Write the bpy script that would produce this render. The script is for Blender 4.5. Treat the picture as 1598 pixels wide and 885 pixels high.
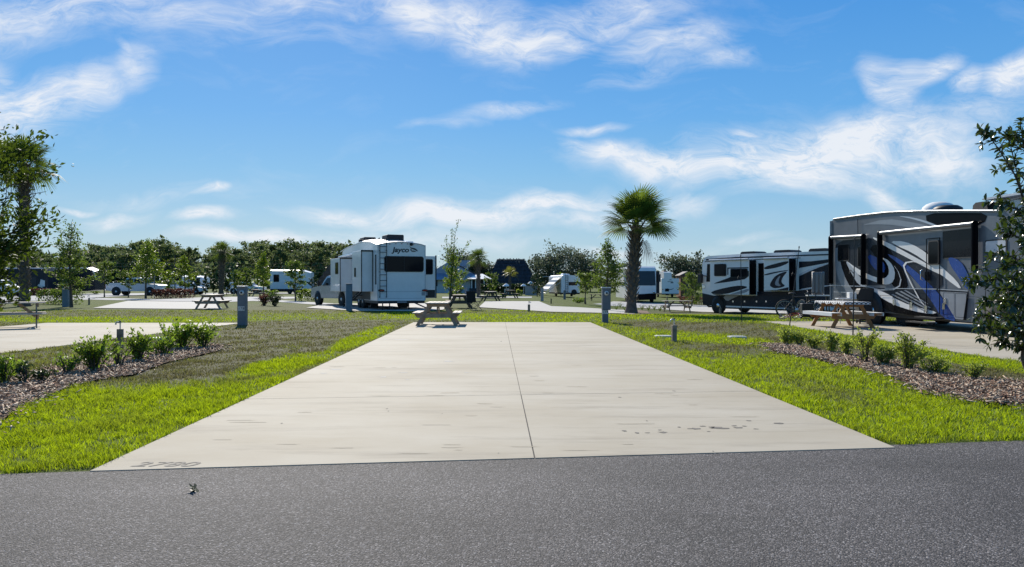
import bpy, math, random
import numpy as np
from mathutils import Vector, Matrix

for o in list(bpy.data.objects):
    bpy.data.objects.remove(o, do_unlink=True)
scene = bpy.context.scene
col = scene.collection
R = math.radians
F, CX, CY, H = 1200.0, 799.0, 442.5, 1.4      # focal length (photo pixels), principal point, eye height

# ------------------------------------------------------------------ camera
cam = bpy.data.cameras.new('camera')
cam.sensor_width = 36.0
cam.lens = 36.0 * F / 1598.0
cam.clip_start, cam.clip_end = 0.05, 6000
camo = bpy.data.objects.new('camera', cam)
camo.location = (0, 0, H)
camo.rotation_euler = (R(90), 0, 0)
col.objects.link(camo)
scene.camera = camo
scene.render.resolution_x, scene.render.resolution_y = 1024, 567

# ------------------------------------------------------------------ exposure, sun, sky
SUN_EL, SUN_AZ = R(33), R(-17)                # azimuth measured from +Y towards +X
scene.view_settings.view_transform = 'Standard'
scene.view_settings.look = 'None'
scene.view_settings.exposure = 0.30
scene.view_settings.gamma = 1.0
sd = bpy.data.lights.new('sun', 'SUN')
sd.energy = 5.0
sd.angle = R(0.55)
sd.color = (1.0, 0.93, 0.82)
so = bpy.data.objects.new('sun', sd)
dvec = Vector((math.sin(SUN_AZ) * math.cos(SUN_EL), math.cos(SUN_AZ) * math.cos(SUN_EL), math.sin(SUN_EL)))
so.rotation_euler = dvec.to_track_quat('Z', 'Y').to_euler()
so.location = dvec * 50
col.objects.link(so)

world = bpy.data.worlds.new('World')
scene.world = world
world.use_nodes = True
nt = world.node_tree
nt.nodes.clear()
L = nt.links.new


def nd(t, **kw):
    n = nt.nodes.new(t)
    for k, v in kw.items():
        setattr(n, k, v)
    return n


def mth(op, a, b=None, clamp=False):
    n = nd('ShaderNodeMath', operation=op, use_clamp=clamp)
    for i, v in enumerate((a, b)):
        if v is None:
            continue
        if isinstance(v, (int, float)):
            n.inputs[i].default_value = v
        else:
            L(v, n.inputs[i])
    return n.outputs[0]


sky = nd('ShaderNodeTexSky', sky_type='NISHITA')
sky.sun_disc = False
sky.sun_elevation = SUN_EL
sky.sun_rotation = SUN_AZ
sky.air_density = 1.0
sky.dust_density = 0.35
sky.ozone_density = 2.6
sky.altitude = 10
hsv = nd('ShaderNodeHueSaturation')
hsv.inputs['Saturation'].default_value = 1.32
hsv.inputs['Value'].default_value = 1.0
L(sky.outputs[0], hsv.inputs['Color'])
tc = nd('ShaderNodeTexCoord')
sep = nd('ShaderNodeSeparateXYZ')
L(tc.outputs['Generated'], sep.inputs[0])
yy = mth('MAXIMUM', sep.outputs[1], 0.06)
uu = mth('DIVIDE', sep.outputs[0], yy)
vv = mth('DIVIDE', sep.outputs[2], yy)
uv = nd('ShaderNodeCombineXYZ')
L(uu, uv.inputs[0])
L(vv, uv.inputs[1])
# cirrus: broad patches (u, v are tangents of the direction) broken up by streaky noise
nz = nd('ShaderNodeTexNoise')
nz.inputs['Scale'].default_value = 5.0
nz.inputs['Detail'].default_value = 3
L(uv.outputs[0], nz.inputs['Vector'])
wrp = nd('ShaderNodeVectorMath', operation='MULTIPLY_ADD')
L(nz.outputs['Color'], wrp.inputs[0])
wrp.inputs[1].default_value = (0.16, 0.10, 0)
L(uv.outputs[0], wrp.inputs[2])
off = nd('ShaderNodeVectorMath', operation='SUBTRACT')
L(wrp.outputs[0], off.inputs[0])
off.inputs[1].default_value = (0.08, 0.05, 0)
UVW = off.outputs[0]


def noise(scale, detail, rough, sx, sy, rot, dist=0.0):
    mp = nd('ShaderNodeMapping')
    mp.inputs['Rotation'].default_value = (0, 0, rot)
    mp.inputs['Scale'].default_value = (sx, sy, 1)
    L(UVW, mp.inputs[0])
    n = nd('ShaderNodeTexNoise')
    n.inputs['Scale'].default_value = scale
    n.inputs['Detail'].default_value = detail
    n.inputs['Roughness'].default_value = rough
    n.inputs['Distortion'].default_value = dist
    L(mp.outputs[0], n.inputs['Vector'])
    return n.outputs[0]


n_streak = noise(7, 9, 0.62, 1.0, 3.2, R(-8), 0.5)
n_fine = noise(22, 10, 0.72, 1.0, 2.6, R(14), 1.2)
n_mix = mth('ADD', mth('MULTIPLY', n_streak, 0.5), mth('MULTIPLY', n_fine, 0.5))
# blobs: px, py, radius x, radius y, tilt (deg, counter-clockwise), strength
BLOBS = [(20, 168, 150, 42, 14, 1.15), (120, 150, 90, 30, 22, 0.75), (215, 118, 60, 24, 34, 0.55), (225, 95, 30, 10, -45, 0.45),
         (60, 20, 330, 46, 6, 0.62), (0, 95, 60, 30, -30, 0.6), (300, 25, 190, 40, -8, 0.42), (470, 5, 150, 34, 0, 0.5), (420, 60, 200, 26, 4, 0.25),
         (640, 20, 100, 40, -20, 0.75), (760, 45, 120, 46, -12, 0.95), (850, 62, 90, 34, 8, 0.85), (920, 30, 150, 34, 14, 0.7),
         (1030, 62, 110, 34, 8, 0.6), (1110, 90, 70, 20, 10, 0.5), (1000, 110, 90, 18, 15, 0.3),
         (790, 182, 90, 13, 9, 0.55), (930, 211, 50, 7, 7, 0.6), (690, 205, 70, 8, 0, 0.25),
         (960, 243, 75, 14, -8, 1.0), (1080, 258, 170, 22, -4, 1.1), (1230, 252, 200, 44, 3, 1.2), (1330, 225, 190, 42, 8, 1.1),
         (1440, 235, 120, 46, -14, 0.95), (1360, 292, 60, 20, -20, 0.7), (1150, 217, 42, 7, -4, 0.8), (1450, 212, 120, 22, 5, 0.6),
         (1400, 150, 30, 45, 10, 0.75), (1430, 122, 55, 22, 25, 0.8), (1500, 135, 40, 24, 20, 0.75), (1580, 125, 70, 32, 10, 1.0), (1530, 180, 120, 30, 5, 0.45),
         (1520, 280, 40, 12, 10, 0.4), (840, 312, 130, 15, 4, 1.1), (720, 333, 170, 20, 2, 1.05), (560, 335, 110, 14, -4, 0.8), (900, 335, 110, 20, -2, 0.7),
         (1075, 315, 45, 18, 0, 0.6), (335, 298, 34, 8, 5, 1.0), (340, 336, 55, 11, 3, 0.95), (190, 328, 62, 12, -2, 0.75), (110, 307, 38, 5, -5, 0.85),
         (420, 370, 130, 12, -2, 0.85), (620, 372, 200, 18, 0, 0.6), (930, 395, 60, 10, 0, 0.6), (1030, 405, 20, 4, 0, 0.8), (1180, 378, 60, 10, 0, 0.35), (1160, 392, 240, 16, 0, 0.2),
         (250, 300, 150, 16, 0, 0.25)]
dens = None
for (px, py, rx, ry, tilt, st) in BLOBS:
    mp = nd('ShaderNodeMapping', vector_type='TEXTURE')
    mp.inputs['Location'].default_value = ((px - CX) / F, (CY - py) / F, 0)
    mp.inputs['Rotation'].default_value = (0, 0, R(tilt))
    mp.inputs['Scale'].default_value = (rx * 1.45 / F, ry * 1.6 / F, 1)
    L(UVW, mp.inputs[0])
    ln = nd('ShaderNodeVectorMath', operation='LENGTH')
    L(mp.outputs[0], ln.inputs[0])
    mr = nd('ShaderNodeMapRange', interpolation_type='SMOOTHSTEP')
    L(ln.outputs['Value'], mr.inputs['Value'])
    mr.inputs['From Min'].default_value = 1.0
    mr.inputs['From Max'].default_value = 0.0
    mr.inputs['To Min'].default_value = 0.0
    mr.inputs['To Max'].default_value = st
    dens = mr.outputs[0] if dens is None else mth('MAXIMUM', dens, mr.outputs[0])
# density = patch + streak contrast
cl = mth('ADD', mth('MULTIPLY', dens, 0.86), mth('MULTIPLY', mth('SUBTRACT', n_mix, 0.5), mth('ADD', mth('MULTIPLY', dens, 4.2), 0.15)))
veil = mth('MULTIPLY', mth('SUBTRACT', n_streak, 0.42, True), 0.34)
cl = mth('ADD', mth('SUBTRACT', cl, 0.04), veil)
front = nd('ShaderNodeMapRange', interpolation_type='SMOOTHSTEP')
L(sep.outputs[1], front.inputs['Value'])
front.inputs['From Min'].default_value = 0.15
front.inputs['From Max'].default_value = 0.45
cl = mth('MULTIPLY', cl, front.outputs[0])
cl = mth('MINIMUM', mth('MAXIMUM', cl, 0.0), 0.93)
hor = nd('ShaderNodeMapRange', interpolation_type='SMOOTHSTEP')   # thin haze low down
L(sep.outputs[2], hor.inputs['Value'])
hor.inputs['From Min'].default_value = 0.22
hor.inputs['From Max'].default_value = -0.02
hor.inputs['To Max'].default_value = 0.30
ramp = nd('ShaderNodeValToRGB')                                   # clear Florida sky: deep above, pale low down
L(sep.outputs[2], ramp.inputs[0])
re_ = ramp.color_ramp.elements
re_[0].position = 0.0
re_[0].color = (3.9, 5.6, 6.9, 1)
re_[1].position = 1.0
re_[1].color = (.40, 1.35, 3.2, 1)
for pos_, c_ in ((.07, (3.1, 5.2, 7.1)), (.14, (1.95, 4.6, 7.5)), (.21, (1.25, 3.9, 7.8)), (.35, (.62, 2.9, 7.3))):
    k_ = re_.new(pos_)
    k_.color = (*c_, 1)
lowmix = nd('ShaderNodeMix', data_type='RGBA')
lowmix.inputs[0].default_value = 0.84
L(hsv.outputs[0], lowmix.inputs[6])
L(ramp.outputs[0], lowmix.inputs[7])
cmix = nd('ShaderNodeMix', data_type='RGBA')
L(cl, cmix.inputs[0])
L(lowmix.outputs[2], cmix.inputs[6])
cmix.inputs[7].default_value = (8.2, 8.5, 9.0, 1)
bg = nd('ShaderNodeBackground')
bg.inputs['Strength'].default_value = 0.085
L(cmix.outputs[2], bg.inputs[0])
wo = nd('ShaderNodeOutputWorld')
L(bg.outputs[0], wo.inputs[0])


# ------------------------------------------------------------------ terrain and pixel helpers
def sstep(a, b, x):
    t = np.clip((np.asarray(x, float) - a) / (b - a), 0, 1)
    return t * t * (3 - 2 * t)


def gz(x, y):
    return -0.52 * sstep(30, 50, y) * sstep(1, 10, x)


def gp(px, py, dz=0.0):
    """Point of the ground that the photo shows at this pixel."""
    y = F * H / (py - CY)
    for _ in range(14):
        x = (px - CX) / F * y
        y = 0.5 * y + 0.5 * F * (H - float(gz(x, y))) / (py - CY)
    x = (px - CX) / F * y
    return Vector((x, y, float(gz(x, y)) + dz))


def gd(px, y):
    """Ground point at this pixel column and this distance."""
    x = (px - CX) / F * y
    return Vector((x, y, float(gz(x, y))))


def zat(py, y):
    return H + (CY - py) / F * y


def topx(x, y):
    y = np.maximum(y, 0.3)
    return CX + F * x / y, CY + F * (H - gz(x, y)) / y


# ------------------------------------------------------------------ materials
def newmat(name):
    m = bpy.data.materials.new(name)
    m.use_nodes = True
    t = m.node_tree
    b = t.nodes['Principled BSDF']
    return m, t, b


def pm(name, rgb, rough=0.5, metal=0.0, var=0.12, scale=6.0, bump=0.0, bscale=60.0, spec=0.5, coat=0.0, stretch=None):
    """Procedural material: two octaves of noise vary colour and roughness, a third bumps the surface."""
    m, t, b = newmat(name)
    N = t.nodes.new
    co = N('ShaderNodeTexCoord')
    src = co.outputs['Object']
    if stretch:
        mp = N('ShaderNodeMapping')
        mp.inputs['Scale'].default_value = stretch
        t.links.new(src, mp.inputs[0])
        src = mp.outputs[0]
    n = N('ShaderNodeTexNoise')
    n.inputs['Scale'].default_value = scale
    n.inputs['Detail'].default_value = 6
    n.inputs['Roughness'].default_value = 0.65
    t.links.new(src, n.inputs['Vector'])
    cr = N('ShaderNodeValToRGB')
    a = [max(0, c * (1 - var * 1.8)) for c in rgb]
    z = [min(1, c * (1 + var * 1.8)) for c in rgb]
    cr.color_ramp.elements[0].position = 0.25
    cr.color_ramp.elements[1].position = 0.75
    cr.color_ramp.elements[0].color = (*a, 1)
    cr.color_ramp.elements[1].color = (*z, 1)
    t.links.new(n.outputs[0], cr.inputs[0])
    t.links.new(cr.outputs[0], b.inputs['Base Color'])
    mr = N('ShaderNodeMapRange')
    mr.inputs['To Min'].default_value = max(0.02, rough - 0.06)
    mr.inputs['To Max'].default_value = min(1, rough + 0.08)
    t.links.new(n.outputs[0], mr.inputs['Value'])
    t.links.new(mr.outputs[0], b.inputs['Roughness'])
    b.inputs['Metallic'].default_value = metal
    b.inputs['Specular IOR Level'].default_value = spec
    b.inputs['Coat Weight'].default_value = coat
    b.inputs['Coat Roughness'].default_value = 0.04
    if bump:
        n2 = N('ShaderNodeTexNoise')
        n2.inputs['Scale'].default_value = bscale
        n2.inputs['Detail'].default_value = 5
        t.links.new(src, n2.inputs['Vector'])
        bp = N('ShaderNodeBump')
        bp.inputs['Strength'].default_value = bump
        bp.inputs['Distance'].default_value = 0.02
        t.links.new(n2.outputs[0], bp.inputs['Height'])
        t.links.new(bp.outputs[0], b.inputs['Normal'])
    return m


def leafmat(name, rgb, trans, tfac=0.45, rough=0.45, spec=0.4, var=0.35, scale=3.0):
    """Leaf: glossy reflecting upper side plus light passing through; tone varies from clump to clump."""
    m, t, b = newmat(name)
    N = t.nodes.new
    co = N('ShaderNodeTexCoord')
    n = N('ShaderNodeTexNoise')
    n.inputs['Scale'].default_value = scale
    n.inputs['Detail'].default_value = 4
    t.links.new(co.outputs['Object'], n.inputs['Vector'])
    mr = N('ShaderNodeMapRange')
    mr.inputs['From Min'].default_value = 0.3
    mr.inputs['From Max'].default_value = 0.7
    mr.inputs['To Min'].default_value = 1 - var
    mr.inputs['To Max'].default_value = 1 + var
    t.links.new(n.outputs[0], mr.inputs['Value'])

    def tinted(c):
        v = N('ShaderNodeVectorMath')
        v.operation = 'SCALE'
        v.inputs[0].default_value = c
        t.links.new(mr.outputs[0], v.inputs['Scale'])
        return v.outputs[0]
    t.links.new(tinted(rgb), b.inputs['Base Color'])
    b.inputs['Roughness'].default_value = rough
    b.inputs['Specular IOR Level'].default_value = spec
    tr = N('ShaderNodeBsdfTranslucent')
    t.links.new(tinted(trans), tr.inputs[0])
    mx = N('ShaderNodeMixShader')
    mx.inputs[0].default_value = tfac
    t.links.new(b.outputs[0], mx.inputs[1])
    t.links.new(tr.outputs[0], mx.inputs[2])
    t.links.new(mx.outputs[0], t.nodes['Material Output'].inputs[0])
    return m


M = {}
M['concrete'] = None
M['kerb'] = pm('pale_concrete', (0.42, 0.41, 0.38), 0.85, var=0.1, scale=2, bump=0.2)
M['far_road'] = pm('far_road_surface', (0.30, 0.30, 0.30), 0.85, var=0.06, scale=0.6)
M['far_pad'] = pm('far_pad_concrete', (0.42, 0.40, 0.36), 0.85, var=0.06, scale=0.8)
M['wood_grey'] = pm('weathered_wood', (0.27, 0.205, 0.145), 0.75, var=0.3, scale=5, bump=0.4, bscale=30, stretch=(1, 1, 1))
M['wood_top'] = pm('weathered_wood_top', (0.42, 0.355, 0.285), 0.6, var=0.2, scale=7, bump=0.4, bscale=30)
M['wood_orange'] = pm('stained_wood', (0.32, 0.16, 0.06), 0.6, var=0.25, scale=6, bump=0.3)
M['white'] = pm('white_gelcoat', (0.72, 0.73, 0.75), 0.3, var=0.04, scale=1.5, coat=0.3)
M['offwhite'] = pm('pale_grey_gelcoat', (0.76, 0.745, 0.72), 0.32, var=0.05, scale=1.2, coat=0.3)
M['silver'] = pm('silver_paint', (0.47, 0.50, 0.54), 0.28, metal=0.25, var=0.06, scale=2, coat=0.6)
M['truck'] = pm('truck_silver', (0.26, 0.28, 0.31), 0.25, metal=0.3, var=0.06, scale=2, coat=0.5)
M['grey'] = pm('mid_grey_paint', (0.125, 0.138, 0.16), 0.3, metal=0.1, var=0.08, scale=2, coat=0.15)
M['lgrey'] = pm('light_grey_paint', (0.25, 0.27, 0.30), 0.3, metal=0.1, var=0.06, scale=2, coat=0.35)
M['dgrey'] = pm('dark_grey_paint', (0.030, 0.035, 0.044), 0.25, var=0.1, scale=2, spec=0.12)
M['navy'] = pm('dark_slate_paint', (0.011, 0.016, 0.024), 0.22, var=0.1, scale=2, spec=0.2)
M['black'] = pm('black_paint', (0.006, 0.006, 0.008), 0.2, var=0.1, scale=3, spec=0.05)
M['blue'] = pm('blue_paint', (0.012, 0.055, 0.25), 0.25, var=0.08, scale=3, coat=0.2)
M['mblack'] = pm('black_plastic', (0.018, 0.018, 0.019), 0.55, var=0.2, scale=8)
M['tyre'] = pm('tyre_rubber', (0.018, 0.018, 0.018), 0.8, var=0.2, scale=12, bump=0.2)
M['chrome'] = pm('polished_metal', (0.68, 0.69, 0.70), 0.18, metal=1.0, var=0.05, scale=5)
M['alu'] = pm('brushed_aluminium', (0.55, 0.55, 0.56), 0.4, metal=0.8, var=0.08, scale=9)
M['glass'] = pm('tinted_glass', (0.008, 0.009, 0.012), 0.06, var=0.1, scale=2, spec=0.12)
M['bglass'] = pm('blue_windscreen', (0.008, 0.026, 0.045), 0.08, var=0.1, scale=2, spec=0.3)
M['reflglass'] = pm('window_bright_reflection', (0.45, 0.48, 0.52), 0.08, var=0.05, scale=2, coat=0.5)  # pale base colour stands in for a bright reflection in the pane
M['red'] = pm('red_lens', (0.35, 0.02, 0.015), 0.25, var=0.1, scale=8, coat=0.5)
M['redp'] = pm('red_plastic', (0.42, 0.05, 0.025), 0.4, var=0.2, scale=8)
M['ped'] = pm('grey_enamel_box', (0.125, 0.140, 0.155), 0.55, var=0.1, scale=6, bump=0.05)
M['pedblue'] = pm('blue_grey_enamel', (0.11, 0.165, 0.21), 0.55, var=0.08, scale=6)
M['bark'] = pm('tree_bark', (0.085, 0.065, 0.05), 0.9, var=0.35, scale=9, bump=0.6, bscale=25)
M['palmbark'] = pm('palm_bark', (0.105, 0.080, 0.060), 0.9, var=0.4, scale=6, bump=0.7, bscale=22)
M['boot'] = pm('palm_leaf_base', (0.15, 0.112, 0.078), 0.85, var=0.35, scale=7, bump=0.4)
M['dead'] = pm('dead_frond', (0.16, 0.105, 0.06), 0.9, var=0.4, scale=9)
M['thatch'] = pm('dark_thatch', (0.028, 0.029, 0.036), 0.95, var=0.35, scale=2.5, bump=0.8, bscale=18, stretch=(1, 1, 0.25))
M['thatchb'] = pm('brown_thatch', (0.11, 0.07, 0.045), 0.95, var=0.35, scale=3, bump=0.8, bscale=16, stretch=(1, 1, 0.3))
M['metroof'] = pm('blue_grey_metal_roof', (0.20, 0.26, 0.36), 0.35, metal=0.3, var=0.08, scale=2)
M['whiteroof'] = pm('white_metal_roof', (0.72, 0.72, 0.72), 0.4, var=0.05, scale=2)
M['wallp'] = pm('painted_wall', (0.48, 0.53, 0.55), 0.7, var=0.06, scale=3)
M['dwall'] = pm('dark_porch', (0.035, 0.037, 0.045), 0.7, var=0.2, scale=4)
M['canvas'] = pm('white_canvas', (0.72, 0.72, 0.70), 0.8, var=0.06, scale=4)
M['canvasg'] = pm('grey_canvas', (0.24, 0.235, 0.23), 0.85, var=0.15, scale=5, stretch=(6, 6, 1))
M['blackcloth'] = pm('black_fabric', (0.012, 0.012, 0.014), 0.85, var=0.2, scale=10)
M['olive'] = pm('olive_paint', (0.05, 0.055, 0.045), 0.7, var=0.2, scale=8)
M['mulchd'] = pm('mulch_bed', (0.17, 0.10, 0.06), 0.95, var=0.5, scale=22, bump=1.0, bscale=45)
M['chip1'] = pm('pale_wood_chip', (0.42, 0.33, 0.245), 0.85, var=0.4, scale=14)
M['chip2'] = pm('red_wood_chip', (0.23, 0.125, 0.075), 0.85, var=0.35, scale=14)
M['stain'] = pm('dark_stain', (0.13, 0.115, 0.095), 0.8, var=0.35, scale=14)
M['stencil'] = pm('faded_stencil', (0.225, 0.20, 0.165), 0.85, var=0.5, scale=26)
M['letter'] = pm('dark_lettering', (0.02, 0.022, 0.028), 0.4, var=0.05, scale=8)
M['joint'] = pm('joint_sealant', (0.045, 0.042, 0.040), 0.9, var=0.2, scale=14)
M['scuff'] = pm('tyre_scuff', (0.35, 0.298, 0.215), 0.85, var=0.2, scale=9)
M['chalk'] = pm('chalky_scrape', (0.47, 0.45, 0.41), 0.85, var=0.1, scale=12)
M['plate'] = pm('pale_plate', (0.62, 0.60, 0.56), 0.5, var=0.08, scale=20)
M['wire'] = pm('wire', (0.05, 0.055, 0.06), 0.8, metal=0.0, var=0.1, scale=2)
M['rust'] = pm('rust_brown_boards', (0.20, 0.085, 0.04), 0.8, var=0.3, scale=3)
# leaves
M['l_oak'] = leafmat('oak_leaf', (0.034, 0.062, 0.016), (0.12, 0.18, 0.015), 0.32, 0.6, 0.10)
M['l_mid'] = leafmat('young_tree_leaf', (0.055, 0.10, 0.024), (0.20, 0.29, 0.035), 0.40, 0.55, 0.25)
M['l_lime'] = leafmat('bright_leaf', (0.075, 0.13, 0.018), (0.24, 0.34, 0.02), 0.45, 0.45, 0.4)
M['l_dark'] = leafmat('dark_evergreen_leaf', (0.030, 0.058, 0.022), (0.055, 0.09, 0.02), 0.30, 0.5, 0.35)
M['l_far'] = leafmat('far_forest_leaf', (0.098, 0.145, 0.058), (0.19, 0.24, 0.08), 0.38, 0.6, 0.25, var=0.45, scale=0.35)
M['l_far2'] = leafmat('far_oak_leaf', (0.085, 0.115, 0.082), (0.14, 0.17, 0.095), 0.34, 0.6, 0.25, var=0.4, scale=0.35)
M['l_mag'] = leafmat('magnolia_leaf', (0.026, 0.048, 0.018), (0.09, 0.14, 0.015), 0.24, 0.24, 0.55, var=0.45, scale=9)
M['l_palm'] = leafmat('palm_frond', (0.055, 0.095, 0.022), (0.17, 0.24, 0.022), 0.36, 0.6, 0.2, var=0.35, scale=2)
M['l_palmy'] = leafmat('yellow_palm_frond', (0.14, 0.14, 0.02), (0.28, 0.28, 0.03), 0.45, 0.45, 0.4, var=0.3, scale=2)
M['l_red'] = leafmat('red_hedge_leaf', (0.10, 0.045, 0.032), (0.16, 0.06, 0.035), 0.35, 0.5, 0.3)
M['l_shrub'] = leafmat('shrub_leaf', (0.065, 0.125, 0.024), (0.28, 0.42, 0.035), 0.44, 0.5, 0.3)
M['l_shrub2'] = leafmat('pale_shrub_leaf', (0.15, 0.215, 0.045), (0.42, 0.50, 0.07), 0.48, 0.5, 0.35)


def make_concrete():
    m, t, b = newmat('broom_finished_concrete')
    N = t.nodes.new
    lk = t.links.new
    co = N('ShaderNodeTexCoord')

    def nz(scale, detail, stretch, rough=0.6):
        mp = N('ShaderNodeMapping')
        mp.inputs['Scale'].default_value = stretch
        lk(co.outputs['Object'], mp.inputs[0])
        n = N('ShaderNodeTexNoise')
        n.inputs['Scale'].default_value = scale
        n.inputs['Detail'].default_value = detail
        n.inputs['Roughness'].default_value = rough
        lk(mp.outputs[0], n.inputs['Vector'])
        return n.outputs[0]
    big = nz(0.45, 6, (1.0, 1.5, 1))
    streak = nz(0.9, 8, (0.45, 2.8, 1), 0.72)
    spk = nz(55, 3, (1, 1, 1))
    broom = nz(20, 4, (0.25, 5, 1))

    def mixc(fac, a, c2, blend='MIX'):
        x = N('ShaderNodeMix')
        x.data_type = 'RGBA'
        x.blend_type = blend
        if isinstance(fac, float):
            x.inputs[0].default_value = fac
        else:
            lk(fac, x.inputs[0])
        for i, v in ((6, a), (7, c2)):
            if isinstance(v, tuple):
                x.inputs[i].default_value = v
            else:
                lk(v, x.inputs[i])
        return x.outputs[2]

    def rng(v, a, c2, lo=0.0, hi=1.0):
        r = N('ShaderNodeMapRange')
        lk(v, r.inputs['Value'])
        r.inputs['From Min'].default_value = a
        r.inputs['From Max'].default_value = c2
        r.inputs['To Min'].default_value = lo
        r.inputs['To Max'].default_value = hi
        return r.outputs[0]
    c = mixc(rng(big, 0.32, 0.68), (0.375, 0.322, 0.235, 1), (0.455, 0.408, 0.322, 1))
    c = mixc(rng(streak, 0.52, 0.72, 0, 0.75), c, (0.25, 0.215, 0.165, 1))
    c = mixc(rng(streak, 0.42, 0.28, 0, 0.30), c, (0.49, 0.45, 0.36, 1))
    c = mixc(rng(spk, 0.66, 0.76, 0, 0.35), c, (0.22, 0.20, 0.17, 1))
    lk(c, b.inputs['Base Color'])
    b.inputs['Roughness'].default_value = 0.82
    b.inputs['Specular IOR Level'].default_value = 0.35
    bp = N('ShaderNodeBump')
    bp.inputs['Strength'].default_value = 0.25
    bp.inputs['Distance'].default_value = 0.004
    lk(broom, bp.inputs['Height'])
    lk(bp.outputs[0], b.inputs['Normal'])
    return m


M['concrete'] = make_concrete()


def make_asphalt():
    m, t, b = newmat('worn_asphalt')
    N = t.nodes.new
    lk = t.links.new
    co = N('ShaderNodeTexCoord')
    vo = N('ShaderNodeTexVoronoi')
    vo.inputs['Scale'].default_value = 120
    lk(co.outputs['Object'], vo.inputs['Vector'])
    wn = N('ShaderNodeSeparateColor')
    lk(vo.outputs['Color'], wn.inputs[0])
    cr = N('ShaderNodeValToRGB')
    e = cr.color_ramp.elements
    e[0].position = 0.0
    e[0].color = (0.018, 0.0165, 0.0165, 1)
    e[1].position = 1.0
    e[1].color = (0.30, 0.28, 0.275, 1)
    k = cr.color_ramp.elements.new(0.62)
    k.color = (0.066, 0.060, 0.058, 1)
    k = cr.color_ramp.elements.new(0.9)
    k.color = (0.155, 0.138, 0.130, 1)
    lk(wn.outputs[0], cr.inputs[0])
    n = N('ShaderNodeTexNoise')
    n.inputs['Scale'].default_value = 0.7
    n.inputs['Detail'].default_value = 6
    lk(co.outputs['Object'], n.inputs['Vector'])
    mr = N('ShaderNodeMapRange')
    mr.inputs['From Min'].default_value = 0.3
    mr.inputs['From Max'].default_value = 0.7
    mr.inputs['To Min'].default_value = 0.74
    mr.inputs['To Max'].default_value = 1.2
    lk(n.outputs[0], mr.inputs['Value'])
    v = N('ShaderNodeVectorMath')
    v.operation = 'SCALE'
    lk(cr.outputs[0], v.inputs[0])
    lk(mr.outputs[0], v.inputs['Scale'])
    mpw = N('ShaderNodeMapping')                      # lighter and darker wheel paths along the road
    mpw.inputs['Rotation'].default_value = (0, 0, -0.1443)
    mpw.inputs['Scale'].default_value = (0.05, 1.1, 1)
    lk(co.outputs['Object'], mpw.inputs[0])
    nw = N('ShaderNodeTexNoise')
    nw.inputs['Scale'].default_value = 1.0
    nw.inputs['Detail'].default_value = 4
    lk(mpw.outputs[0], nw.inputs['Vector'])
    mw = N('ShaderNodeMapRange')
    mw.inputs['From Min'].default_value = 0.3
    mw.inputs['From Max'].default_value = 0.7
    mw.inputs['To Min'].default_value = 0.78
    mw.inputs['To Max'].default_value = 1.22
    lk(nw.outputs[0], mw.inputs['Value'])
    v2 = N('ShaderNodeVectorMath')
    v2.operation = 'SCALE'
    lk(v.outputs[0], v2.inputs[0])
    lk(mw.outputs[0], v2.inputs['Scale'])
    lk(v2.outputs[0], b.inputs['Base Color'])
    b.inputs['Roughness'].default_value = 0.8
    b.inputs['Specular IOR Level'].default_value = 0.4
    bp = N('ShaderNodeBump')
    bp.inputs['Strength'].default_value = 0.9
    bp.inputs['Distance'].default_value = 0.006
    lk(vo.outputs['Distance'], bp.inputs['Height'])
    bp.invert = True
    lk(bp.outputs[0], b.inputs['Normal'])
    return m


M['asphalt'] = make_asphalt()


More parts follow.
